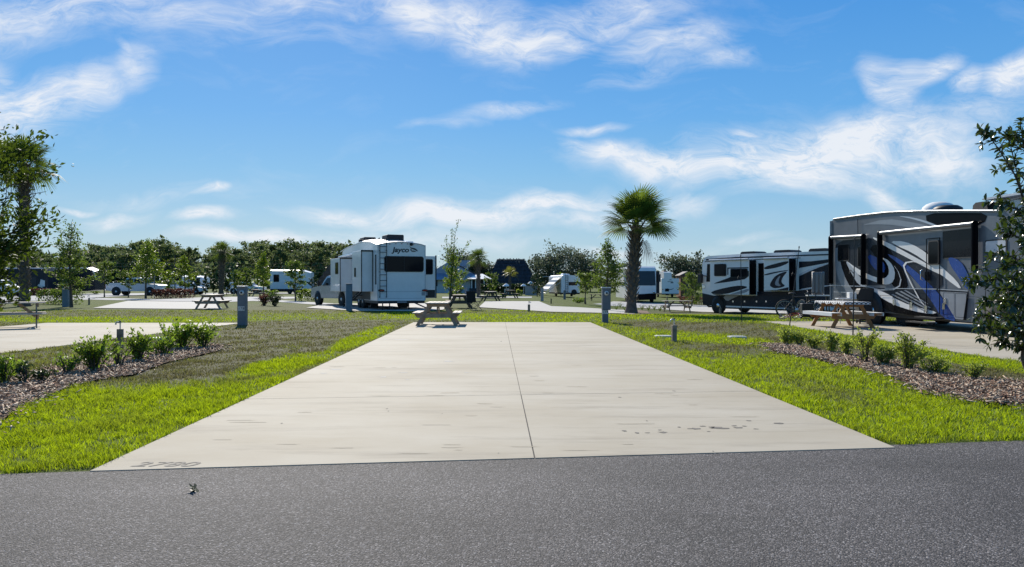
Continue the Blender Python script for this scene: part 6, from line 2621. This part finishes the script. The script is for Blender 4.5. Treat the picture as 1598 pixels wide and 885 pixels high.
# wispy tree right of the trailer: leafy base and long bare whips
willow = T_('willow_tree', 'wispy tree with long whips leaning right beside the tall white trailer', 'tree', gd(703, 66), 36, 5.0, .5, 2.3, 22, 1300, .16, 'l_lime', 'flare', rise=(.5, 2.2), sig=.09, topfade=.85, lean=.35)
o = gd(703, 65.5)
for i, (dx, h, ln_) in enumerate([(.5, 6.9, .45), (-.4, 5.6, .18), (1.35, 5.1, .9), (.1, 6.2, .25)]):
    rg = np.random.default_rng(300 + i)
    n = 150
    t_ = rg.uniform(.35, 1, n)
    k = MB()
    k.tube([(0, 0, 0), (dx * .3, 0, h * .5), (dx * .75, 0, h * .8), (dx + ln_ * .4, 0, h)], [.04, .025, .014, .005], 5)
    wroot = k.build('branch', 'bark', willow)
    xx = dx * (t_ ** 1.3) + ln_ * .4 * np.clip((t_ - .8) * 5, 0, 1)
    c = np.stack([xx + rg.normal(0, .09, n), rg.normal(0, .09, n), h * t_], 1)
    leaf_mesh('foliage', c, .17, 'l_mid', wroot, rg, .42)
T_('young_tree', 'dense green bushy tree at the foot of the wispy one', 'tree', gd(712, 80), 38, 2.5, .3, 2.6, 18, 1700, .17, 'l_mid', 'round')
T_('young_tree', 'round green tree at the left corner of the dark thatched roof', 'tree', gd(768, 88), 39, 2.6, .4, 2.0, 18, 1700, .16, 'l_mid', 'oval')
T_('magnolia_tree', 'dark tree with glinting leaves at the right end of the thatched roof', 'tree', gd(838, 86), 40, 2.7, .2, 1.9, 18, 1300, .15, 'l_dark', 'oval')
T_('young_tree', 'small round tree overlapping the trailer with the striped awning', 'tree', gd(914, 63), 41, 2.55, .95, 1.75, 20, 1700, .15, 'l_mid', 'round', sig=.09)
T_('oak_tree', 'spire-topped young oak behind the right-hand pedestal', 'tree', gd(947, 49), 42, 4.6, 1.1, 2.9, 36, 3600, .145, 'l_mid', 'cone', sig=.085)
T_('young_tree', 'dense low tree left of the white motorhome nose', 'tree', gd(1080, 66), 43, 2.9, .25, 2.2, 24, 2400, .15, 'l_mid', 'oval', sig=.09)
T_('young_tree', 'small upright sprig of a tree showing above the second motorhome', 'tree', gd(1288, 70), 44, 4.7, 2.4, 1.6, 10, 320, .2, 'l_mid', 'oval')
T_('young_tree', 'yellow-green round treetop left of the trailer with the striped awning', 'tree', gd(875, 118), 45, 3.6, 1.2, 1.4, 10, 900, .22, 'l_lime', 'round')
# big oaks behind the huts
BIG = [(858, 175, 7.6, 5.5), (882, 172, 9.0, 8.5), (904, 176, 8.6, 7.0), (921, 180, 7.2, 6.5), (840, 180, 7.0, 6.0), (720, 165, 7.3, 7.0), (735, 170, 6.6, 5.0), (757, 168, 5.4, 5.0), (1058, 150, 6.2, 6.4), (1085, 152, 6.3, 6.0), (966, 178, 5.6, 6.0)]
BL = ['grey-green oak directly right of the thatched ridge', 'tallest spreading oak of the clump right of the thatched roof', 'broad oak right of the tallest one in the clump', 'lower oak closing the right side of the clump', 'oak half hidden by the thatched slope',
      'dark oak rising behind the cupola', 'oak behind the slim palm crown', 'low oak seen between porch roof and thatched roof', 'oak behind the square white trailer', 'oak behind the nose of the second motorhome', 'low oak behind the spire-topped young oak']
for i, (px, y, h, w) in enumerate(BIG):
    T_('oak_tree', BL[i], 'tree', gd(px, y), 400 + i, h * 1.0, h * .18, w * 1.25, 30, 2300, .46, 'l_far2', 'round', sig=.12, twigs=2, aspect=.7)


# ------------------------------------------------------------------ near trees at both picture edges
def near_oak():
    o = Vector((-9.85, 13.2, 0))
    root = thing('oak_tree', 'near leafy tree reaching in from the left edge in front of the palm', 'tree', o, 0)
    tb, cen, dirs, rg = tree_data(77, 4.15, .7, 3.7, 54, 27000, 'oval', tr=.065, rise=(.15, 1.0), sig=.07, twigs=5)
    tb.build('trunk', 'bark', root)
    # a thin stretch in the middle of the crown lets the palm trunk show
    gap = (cen[:, 2] > 2.80) & (cen[:, 2] < 3.28) & (rg.uniform(0, 1, len(cen)) > .12)
    low = (cen[:, 2] < 1.2) & (rg.uniform(0, 1, len(cen)) > .5)
    cen, dirs = cen[~(gap | low)], dirs[~(gap | low)]
    leaf_mesh('crown', cen, .105, 'l_oak', root, rg, .45, dirs=dirs)


near_oak()


def near_magnolia():
    """Glossy big-leaved tree: leaves in whorls at the twig ends, each leaf a folded blade."""
    o = gp(1601, 616)
    o = Vector((o.x + .12, o.y, 0))
    root = thing('magnolia_tree', 'near glossy-leaved magnolia with dark leaves at the right edge', 'tree', o, 0)
    rnd, rg = random.Random(5), np.random.default_rng(5)
    s = o.y
    loc = lambda px, py, dy=0.0: Vector(((px - CX) / F * (s + dy) - o.x, dy, H + (CY - py) / F * (s + dy)))
    tb = MB()
    base = Vector((0, 0, 0))
    tr1 = [base, loc(1596, 560), loc(1603, 500), loc(1612, 420), loc(1604, 330), loc(1606, 250), loc(1612, 170)]
    tb.tube(tr1, [.034, .028, .025, .022, .016, .011, .005], 8)
    br = [  # limb polylines in photo pixels with a distance offset
        [(1603, 330, 0), (1585, 275, -.1), (1558, 232, -.2), (1538, 205, -.25)], [(1603, 340, 0), (1592, 290, .1), (1580, 240, .2), (1574, 215, .25)], [(1606, 260, 0), (1596, 220, 0), (1592, 190, .1)],
        [(1604, 350, 0), (1585, 325, -.1), (1558, 318, -.2)], [(1608, 400, 0), (1590, 370, .2), (1566, 362, .3)], [(1612, 430, 0), (1580, 400, .2), (1548, 398, .35)],
        [(1612, 450, 0), (1575, 432, -.2), (1540, 438, -.3), (1512, 440, -.3)], [(1608, 470, 0), (1580, 450, .4), (1552, 450, .6)], [(1605, 490, 0), (1570, 470, -.3), (1536, 470, -.4)],
        [(1603, 500, 0), (1580, 500, .2), (1550, 492, .3), (1522, 496, .3)], [(1600, 520, 0), (1575, 515, -.2), (1548, 512, -.3), (1530, 506, -.35)], [(1598, 545, 0), (1578, 538, 0), (1560, 532, 0)],
        [(1612, 420, 0), (1640, 380, .3), (1665, 350, .4)], [(1610, 470, 0), (1645, 440, -.3), (1680, 420, -.4)], [(1606, 500, 0), (1640, 490, .3), (1670, 470, .4)], [(1606, 300, 0), (1630, 270, .2), (1645, 240, .3)], [(1602, 530, 0), (1630, 520, -.2), (1660, 510, -.3)],
        [(1610, 420, 0), (1590, 410, -.5), (1570, 415, -.75)], [(1610, 450, 0), (1600, 440, .6), (1585, 440, .95)], [(1607, 480, 0), (1590, 475, -.55), (1572, 478, -.85)], [(1608, 390, 0), (1604, 370, -.4), (1590, 350, -.6)], [(1606, 460, 0), (1584, 455, .2), (1566, 470, .3)]]
    tips = []
    for b in br:
        pts = [loc(*p) for p in b]
        n = len(pts)
        tb.tube(pts, [.014 - .010 * i / (n - 1) for i in range(n)], 6, caps=False)
        for a, c in zip(pts, pts[1:]):
            d = (c - a)
            for k in range(4):
                p = a + d * rnd.uniform(.2, 1)
                tips.append((p, d.normalized(), 6))
                q = p + Vector((rnd.gauss(0, 1), rnd.gauss(0, 1), rnd.gauss(.3, .8))).normalized() * rnd.uniform(.10, .22)
                tb.tube([p, q], [.006, .003], 5, caps=False)
                tips.append((q, (q - p).normalized(), 8))
        tips.append((pts[-1], (pts[-1] - pts[-2]).normalized(), 10))
    tb.build('trunk', 'bark', root)
    V, Fc = [], []
    for (p, ax, n) in tips:
        a0 = rnd.uniform(0, 6.28)
        s1 = ax.cross(Vector((0, 0, 1)))
        if s1.length < .1:
            s1 = Vector((1, 0, 0))
        s1.normalize()
        s2 = ax.cross(s1)
        for i in range(n):
            a = a0 + i * 2.4
            out = s1 * math.cos(a) + s2 * math.sin(a)
            d = (ax * rnd.uniform(.15, .9) + out + Vector((0, 0, rnd.uniform(-.35, .15)))).normalized()
            ln = rnd.uniform(.065, .118)
            w = ln * rnd.uniform(.17, .23)
            sd_ = d.cross(Vector((rnd.gauss(0, .5), rnd.gauss(0, .5), 1))).normalized()
            u = sd_.cross(d)
            b = len(V)
            pp = p + ax * rnd.uniform(-.05, .02)
            dr = -.16 * ln
            for (t, ww, lift) in ((.0, .12, 0), (.3, .85, .02), (.62, 1.0, -.03), (.88, .5, -.12), (1.0, .04, -.2)):
                c = pp + d * ln * t + u * ln * lift
                for k, sg in enumerate((-1, 0, 1)):
                    V.append(c + sd_ * w * ww * sg + u * (w * .30 * ww * abs(sg)))
            for r in range(4):
                for k in range(2):
                    Fc.append((b + r * 3 + k, b + r * 3 + k + 1, b + r * 3 + k + 4, b + r * 3 + k + 3))
    nmesh('crown', np.array([tuple(v) for v in V]), np.array(Fc), 'l_mag', root, smooth=True)


near_magnolia()

# ------------------------------------------------------------------ forest on the left: individual trees copied from six
protos = []
for i in range(7):
    h = [13, 12, 14.2, 11.5, 13.5, 12.4, 15.2][i]
    w = [7.5, 8.5, 6.5, 8.0, 7.0, 9.0, 6.0][i]
    pr = ['round', 'oval', 'pine', 'round', 'oval', 'round', 'pine'][i]
    r_ = tree('forest_tree', 'dark green tree of the far forest beyond the campsites', 'tree', (0, 0, 0), 700 + i, h, h * (.25 if pr != 'pine' else .5), w, 26, 2300 if pr != 'pine' else 1300, .62, 'l_far', pr, 'trees of the far forest', .7, sig=.10, twigs=2)
    protos.append(r_)
used = [False] * 7
rnd = random.Random(12)
k_ = 0
for row, (y, h0) in enumerate([(206, .90), (222, 1.0), (240, 1.08)]):
    x = (-260 - CX) / F * y + row * 2
    xe = ((600 if row else 545) - CX) / F * y
    while x < xe:
        px = CX + F * x / y
        # the skyline of the photo: a little higher at 200-340 and 470-540
        sky_ = np.interp(px, [-300, 60, 130, 160, 200, 240, 275, 310, 340, 400, 440, 500, 540, 620], [388, 390, 388, 384, 380, 377, 373, 383, 385, 380, 381, 378, 384, 395])
        i = rnd.randrange(7)
        tgt = (CY - sky_) / F * y + H
        ph = [13, 12, 14.2, 11.5, 13.5, 12.4, 15.2][i]
        s = tgt / ph * rnd.uniform(.78, 1.08) * (1.0 if row else .90)
        loc = Vector((x, y + rnd.uniform(-5, 5), 0))
        if not used[i]:
            o = protos[i]
            used[i] = True
            o.location = loc
            o.rotation_euler = (0, 0, rnd.uniform(0, 6.28))
            o.scale = (s, s, s)
        else:
            dup(protos[i], loc, rnd.uniform(0, 6.28), None, s)
        x += rnd.uniform(3.6, 6.2)
rg = np.random.default_rng(9)
n = 13000
yv = rg.uniform(200, 216, n)
pxv = rg.uniform(-260, 570, n)
xv = (pxv - CX) / F * yv
c = np.stack([xv, yv, rg.uniform(0, 1, n) ** 1.1 * 7.0], 1)
tag(leaf_mesh('undergrowth', c, 1.0, 'l_far', None, rg, .75), kind='stuff')
n = 16000
pxv = rg.uniform(480, 2600, n)
yv = rg.uniform(330, 360, n)
xv = (pxv - CX) / F * yv
c = np.stack([xv, yv, rg.uniform(0, 1, n) ** .9 * (5.5 + 1.6 * np.sin(pxv * .045) + 1.0 * np.sin(pxv * .13)) - .6], 1)
tag(leaf_mesh('distant_woods', c, 2.0, 'l_far2', None, rg, .8), kind='stuff')
# power line along the forest
yl = 150.0
root = thing('power_line', 'power line of thin parallel wires before the far forest', 'power line', gd(560, yl), 0)
o = root.location
for py in (409, 414, 418.5, 424):
    k = MB()
    pts = []
    for i in range(41):
        px = 20 + (575 - 20) * i / 40
        sag = .5 * (4 * ((i % 20) / 20 - .5) ** 2 - 1) * -1
        pts.append(((px - CX) / F * yl - o.x, 0, zat(py, yl) - .25 * (1 - 4 * ((i % 20) / 20 - .5) ** 2)))
    k.tube(pts, .016, 5)
    k.build('wire', 'wire', root)
for px in (575, 297.5, 20):
    k = MB()
    x = (px - CX) / F * yl - o.x
    k.tube([(x, .15, 0), (x, .15, zat(407, yl))], .11, 8)
    k.box(x - .06, x + .06, .0, .3, zat(412, yl), zat(409, yl))
    k.build('pole', 'bark', root)

# ------------------------------------------------------------------ campsite furniture
picnic_table('weathered picnic table at the far end of the empty concrete pad', Vector((-2.48, 25.85, .014)), R(1.5))
picnic_table('weathered picnic table at the far left, turned to show its bench', Vector((-15.72, 24.1, .014)), R(-58), s=(1.05, 1.05, 1.05))
picnic_table('wooden picnic table alone on the far left concrete pad', gp(321, 483, .03) + Vector((0, .9, 0)), R(3))
picnic_table('dark picnic table beside the black camp chair', gp(716, 481.5) + Vector((0, .7, 0)), R(8), wood='olive', top='wood_grey')
picnic_table('green-grey picnic table in front of the white porch', gp(765, 470) + Vector((0, .9, 0)), R(12), wood='olive', top='wood_top')
picnic_table('small far picnic table below the small yellow-green palm', gp(796, 465.5) + Vector((0, .9, 0)), R(-10), wood='olive', top='wood_grey')
picnic_table('pale long-sided picnic table on the lawn right of the palm', gp(1060, 487.5) + Vector((0, .7, 0)), R(96), s=(1.05, 1.05, 1.0))
picnic_table('far picnic table half hidden by the right-hand pedestal', gp(934, 470.5) + Vector((0, .7, 0)), R(80), wood='olive', top='wood_grey')
picnic_table('grey picnic table half hidden by the left numbered pedestal', gp(397, 463) + Vector((0, .7, 0)), R(35), wood='wood_grey', top='wood_top')
tbl = Vector((10.55, 24.6, .014))
picnic_table('stained orange picnic table under a checked cloth by the grey motorhome', tbl, R(4), wood='wood_orange', top='wood_orange', s=(1.02, 1.02, 1.06))
# cloth: a draped sheet on the table
k = MB()
zc = .014 + .768 * 1.06
n = 14
for y0, y1, m_ in ((-.99, .99, 0),):
    vs, fs = [], []
    prof = [(-.43, -.07), (-.42, -.015), (-.40, .006), (0, .006), (.40, .006), (.42, -.015), (.43, -.07)]
    for j in range(n + 1):
        yv_ = y0 + (y1 - y0) * j / n
        for (x, z) in prof:
            hang = .025 * math.sin(j * 1.9 + x * 9) if abs(x) > .42 else 0
            vs.append((x + hang * .6, yv_, z + hang))
    for j in range(n):
        for i in range(len(prof) - 1):
            a = j * len(prof) + i
            fs.append((a, a + 1, a + 1 + len(prof), a + len(prof)))
    # front drop
    b = len(vs)
    for (x, z) in prof[2:5]:
        vs.append((x, y0 - .004, z))
        vs.append((x, y0 - .02, z - .085))
    fs += [(b, b + 1, b + 3, b + 2), (b + 2, b + 3, b + 5, b + 4)]
    k.add(vs, fs)
cl_ = k.build('tablecloth', 'check', None, loc=tbl + Vector((0, 0, zc - .014)), rz=R(4))
tag(cl_, 'black and white checked cloth spread over the orange table', 'tablecloth')
sm = cl_.modifiers.new('thickness', 'SOLIDIFY')
sm.thickness = .006
for sg, lab in ((-1, 'white cloth over the left bench of the orange table'), (1, 'white cloth over the right bench of the orange table')):
    k = MB()
    k.box(-.15, .15, -.99, .99, 0, .012)
    k.box(-.165, -.15, -.99, .99, -.09, .012)
    k.box(.15, .165, -.99, .99, -.09, .012)
    tag(k.build('bench_cloth', 'canvas', None, loc=tbl + Matrix.Rotation(R(4), 3, 'Z') @ Vector((sg * .655 * 1.02, 0, .447 * 1.06)), rz=R(4)), lab, 'cloth')
camp_chair('black folding camp chair with a high back beside the dark table', gp(740, 484), R(150))

pedestal('dark grey post with round meter and three white number plates, left', gp(378.5, 508) , 0, .28, 1.32, .22, 'ped', '178')
pedestal('wide-topped dark grey box with meter near the pad corner, right', gp(945, 503.6), 0, .30, 1.27, .22, 'ped', '179', wide=True)
pedestal('plain blue-grey box without number among the left trees', gp(103, 479), 0, .34, 1.6, .25, 'pedblue', None, meter=False, plain=True)
pedestal('plain blue-grey box standing in front of the tall white trailer', gp(545, 485.5), 0, .28, 1.4, .22, 'pedblue', None, meter=False, plain=True)
pedestal('pale grey post near the trailer with the striped awning', gp(846, 470), 0, .24, 1.1, .2, 'lgrey', None, meter=False, plain=True)
pedestal('small pale pedestal by the dark porch base', gp(727, 463.5), 0, .26, .95, .2, 'lgrey', None, meter=False, plain=True)
pedestal('small grey pedestal just left of the striped-awning ladder', gp(881, 467.5), 0, .24, .95, .2, 'ped', None, meter=False, plain=True)
hydrant('grey wooden tap post rising behind the left shrubs', gp(187.5, 545), R(8), .60)
hydrant('grey wooden tap post on the grass right of the pad', gp(1052, 533.5), R(5), .56)
hydrant('dark tap post in front of the far empty pad', gp(825.5, 486.5), R(170), .50)
hydrant('stubby pale tap post beside the plain blue-grey pedestal', gp(139, 476), R(30), .62)
hydrant('far tap post near the square white trailer', gp(1041, 470), R(10), .55)
hydrant('pale tap post by the front wheel of the second motorhome', gp(1124, 489.5), R(20), .52)
# stakes
for lab, px, py, h in [('dark stake standing on the lawn left of the right pedestal', 860, 474, .35), ('dark stake beside the low leafy bush', 912.5, 474, .52)]:
    k = MB()
    k.tube([(0, 0, 0), (0.01, 0, h)], [.045, .04], 8)
    k.lathe([(.05, h - .02), (.05, h + .01), (.001, h + .03)], n=8)
    tag(k.build('stake', 'mblack', None, loc=gp(px, py)), lab, 'stake', 'stakes on the far lawn')
# valve-box lids lying in the grass
for lab, px, py, w, d_ in [('pale valve-box lid just left of the right tap post', 1035, 526.5, .42, .3), ('pale valve-box lid far right of the right tap post', 1150, 527.5, .42, .3), ('pale valve-box lid behind the left shrubs', 248, 529.5, .4, .35)]:
    k = MB()
    k.box(-w / 2, w / 2, -d_ / 2, d_ / 2, 0, .045)
    k.box(-w * .4, w * .4, -d_ * .38, d_ * .38, .045, .052)
    tag(k.build('valve_box', 'plate', None, loc=gp(px, py), bevel=.006), lab, 'valve box', 'valve-box lids in the grass')
# thin poles by the motorhomes
for lab, (bx, by), (tx, ty), dd in [('thin black pole left of the bicycles', (1157, 502), (1156, 399), 0), ('leaning black pole rising past the second motorhome', (1232, 510), (1247, 386), .0), ('tallest thin black pole, before the orange table', (1331, 526), (1334, 373), 0)]:
    b = gp(bx, by)
    t1 = Vector(((tx - CX) / F * (b.y + dd), b.y + dd, zat(ty, b.y + dd))) - b
    k = MB()
    k.tube([(0, 0, 0), t1 * .5, t1], [.018, .016, .010], 8)
    rt = thing('garden_pole', lab, 'pole', b, 0, 'thin poles around the motorhome pad')
    k.build('shaft', 'mblack', rt)
    k = MB()
    k.tube([t1 * .62 + Vector((-.12, 0, .06)), t1 * .64 + Vector((-.10, 0, .12)), t1 * .645], .012, 6)
    k.ball(tuple(t1), .02, .02, .05, 8, 6)
    k.build('hook', 'mblack', rt)
# bicycles, fallen red one, grill
b = gp(1248, 496)
bicycle('black bicycle leaning beside the second motorhome', b, R(-28), 'mblack', 1.08, 10)
bicycle('second dark bicycle mostly behind the first, by the cargo rack', gp(1262, 494.5), R(-75), 'dgrey', 1.05, -6)
fb = bicycle('small red bicycle lying on its side in the grass', gp(1230, 502, .12), R(15), 'redp', .55, 62)
y = 28.8
o = gd(1352, 26.6)
t = thing('gas_grill', 'black covered gas grill with pale side shelf behind the orange table', 'grill', Vector((o.x, o.y, .014)), R(-10))
k = MB()
k.prism([(-.32, .80), (.32, .80), (.34, 1.0), (.26, 1.22), (-.26, 1.22), (-.34, 1.0)], lambda u, v, w: (u, w, v), -.26, .26)
k.build('lid', 'mblack', t, bevel=.05)
k = MB()
k.box(-.30, .30, -.25, .25, .12, .79)
k.build('cabinet', 'mblack', t, bevel=.02)
k = MB()
k.box(-.98, -.36, -.24, .24, .84, .88)
k.box(-.60, -.36, -.2, .2, .885, 1.08)
k.build('side_shelf', 'offwhite', t, bevel=.02)
for x in (-.26, .26):
    for yy_ in (-.2, .2):
        k = MB()
        k.tube([(x, yy_, 0), (x, yy_, .12)], .03, 8)
        k.build('leg', 'mblack', t)
k = MB()
k.tube([(-.9, -.2, 0), (-.9, -.2, .84)], .015, 6)
k.tube([(-.9, .2, 0), (-.9, .2, .84)], .015, 6)
k.build('shelf_leg', 'alu', t)
# cargo rack with hanging grey cloth
y = 33.0
o = gd(1275, y)
o.z = float(gz(o.x, o.y))
t = thing('cargo_rack', 'white rack platform on posts behind the grey motorhome', 'rack', o, R(-8))
X = lambda px: (px - CX) / F * y - o.x
zz = lambda py: zat(py, y) - o.z
k = MB()
k.box(X(1260), X(1294), -.25, .25, zz(462), zz(460.3))
k.build('platform', 'offwhite', t)
for px in (1262, 1291):
    for yy_ in (-.2, .2):
        k = MB()
        k.box(X(px) - .025, X(px) + .025, yy_ - .025, yy_ + .025, 0, zz(462))
        k.build('leg', 'mblack', t)
k = MB()
k.tube([(X(1268), 0, zz(460.5)), (X(1268), 0, zz(424.5)), (X(1285), 0, zz(424.5)), (X(1285), 0, zz(460.5))], .02, 8)
k.build('frame_rail', 'alu', t)
k = MB()
n = 40
x0, x1 = X(1267.5), X(1286)
vs, fs = [], []
for i in range(n + 1):
    u = i / n
    for j in range(7):
        v = j / 6
        fold = .035 * math.sin(u * 19) * (.4 + v) + .02 * math.sin(u * 41 + 1)
        vs.append((x0 + (x1 - x0) * u * (1 + .02 * v) - .04 * v, -.03 - fold - .05 * v, zz(424.8) + (zz(459) - zz(424.8)) * v))
for i in range(n):
    for j in range(6):
        a = i * 7 + j
        fs.append((a, a + 1, a + 8, a + 7))
k.add(vs, fs, 0, True)
dc = k.build('hanging_cloth', 'canvasg', None, loc=o, rz=R(-8))
dc.modifiers.new('thickness', 'SOLIDIFY').thickness = .012
tag(dc, 'grey folded cloth hanging on the rack between the two motorhomes', 'cloth')
# generator-like dark trolley and things under the table side
o = gp(1291, 503)
k = MB()
k.box(-.22, .22, -.18, .18, .08, .62)
k.build  # body built below
root = thing('cool_box', 'black box trolley half hidden behind the orange table', 'cool box', o + Vector((.25, 2.6, 0)), R(-5))
k.build('body', 'mblack', root, bevel=.03)
for x in (-.24, .24):
    wheel(root, (x, -.1, .09), .09, .05, 'X', 'mblack', -1 if x < 0 else 1)

# ------------------------------------------------------------------ parked vehicles
pickup('long silver pickup parked facing right behind the young trees', gd(165.5, 89) + Vector((0, 1, 0)), R(-2), 'silver', s=1.10)
pickup('white pickup parked facing right behind the red-brown hedge', gd(262, 98), R(2), 'white', s=.80, suv=False)
pickup('white estate car half hidden at the far left behind the leaves', gd(-45, 80), R(0), 'white', s=.95, suv=True, name='parked_car', group='cars far across the park')
pickup('pale estate car half hidden behind the low trees right of the palm', gd(356, 104), R(0), 'offwhite', s=.85, suv=True, name='parked_car', group='cars far across the park')


# ------------------------------------------------------------------ street signs, lamp pole
def street_sign(label, px, py, pyt, y, sc=1.0):
    o = gd(px, y)
    t = thing('street_sign', label, 'street sign', o, R(6), 'white street-name signs')
    zt = zat(pyt, y) - o.z
    k = MB()
    k.tube([(0, 0, 0), (0, 0, zt)], .045, 8)
    k.build('post', 'lgrey', t)
    for i, (a, z) in enumerate(((0, zt - .12), (90, zt - .36))):
        k = MB()
        T = Matrix.Translation((0, 0, z)) @ Matrix.Rotation(R(a), 4, 'Z')
        k.prism(roundrect(-.52 * sc, .52 * sc, -.11, .11, .03), lambda u, v, w: (u, w, v), -.012, .012, T=T)
        k.build('name_plate', 'canvas', t)
    return t


street_sign('white crossed street-name plates on a tall post by the bright young tree', 241, 466, 404, 72, .95)
street_sign('smaller white street-name plates on a post near the forest palm', 365, 460, 426, 92, .85)
o = gd(273, 96)
t = thing('lamp_post', 'thin dark lamp post among the young trees before the forest', 'lamp post', o, 0)
k = MB()
k.tube([(0, 0, 0), (0, 0, zat(398, 96))], [.07, .05], 8)
k.build('post', 'dgrey', t)
k = MB()
k.tube([(0, 0, zat(425, 96)), (-.25, 0, zat(424, 96)), (-.35, 0, zat(426, 96))], .035, 6)
k.ball((-.4, 0, zat(426.5, 96)), .16, .12, .07, 10, 6)
k.build('lamp_head', 'alu', t)

# leaf lying on the road
root = gp(301, 769, .012)
k = MB()
rnd = random.Random(2)
for i in range(9):
    a = rnd.uniform(0, 6.28)
    c = Vector((rnd.gauss(0, .012), rnd.gauss(0, .012), rnd.uniform(.0, .03)))
    d = Vector((math.cos(a), math.sin(a), rnd.uniform(-.2, .8))).normalized() * .03
    s_ = Vector((-d.y, d.x, rnd.uniform(-.01, .01))) * .5
    k.poly([c - d, c - s_, c + d, c + s_])
tag(k.build('leaf_sprig', 'l_dark', None, loc=root), 'small crumpled sprig of dark leaves lying on the asphalt', 'leaf')
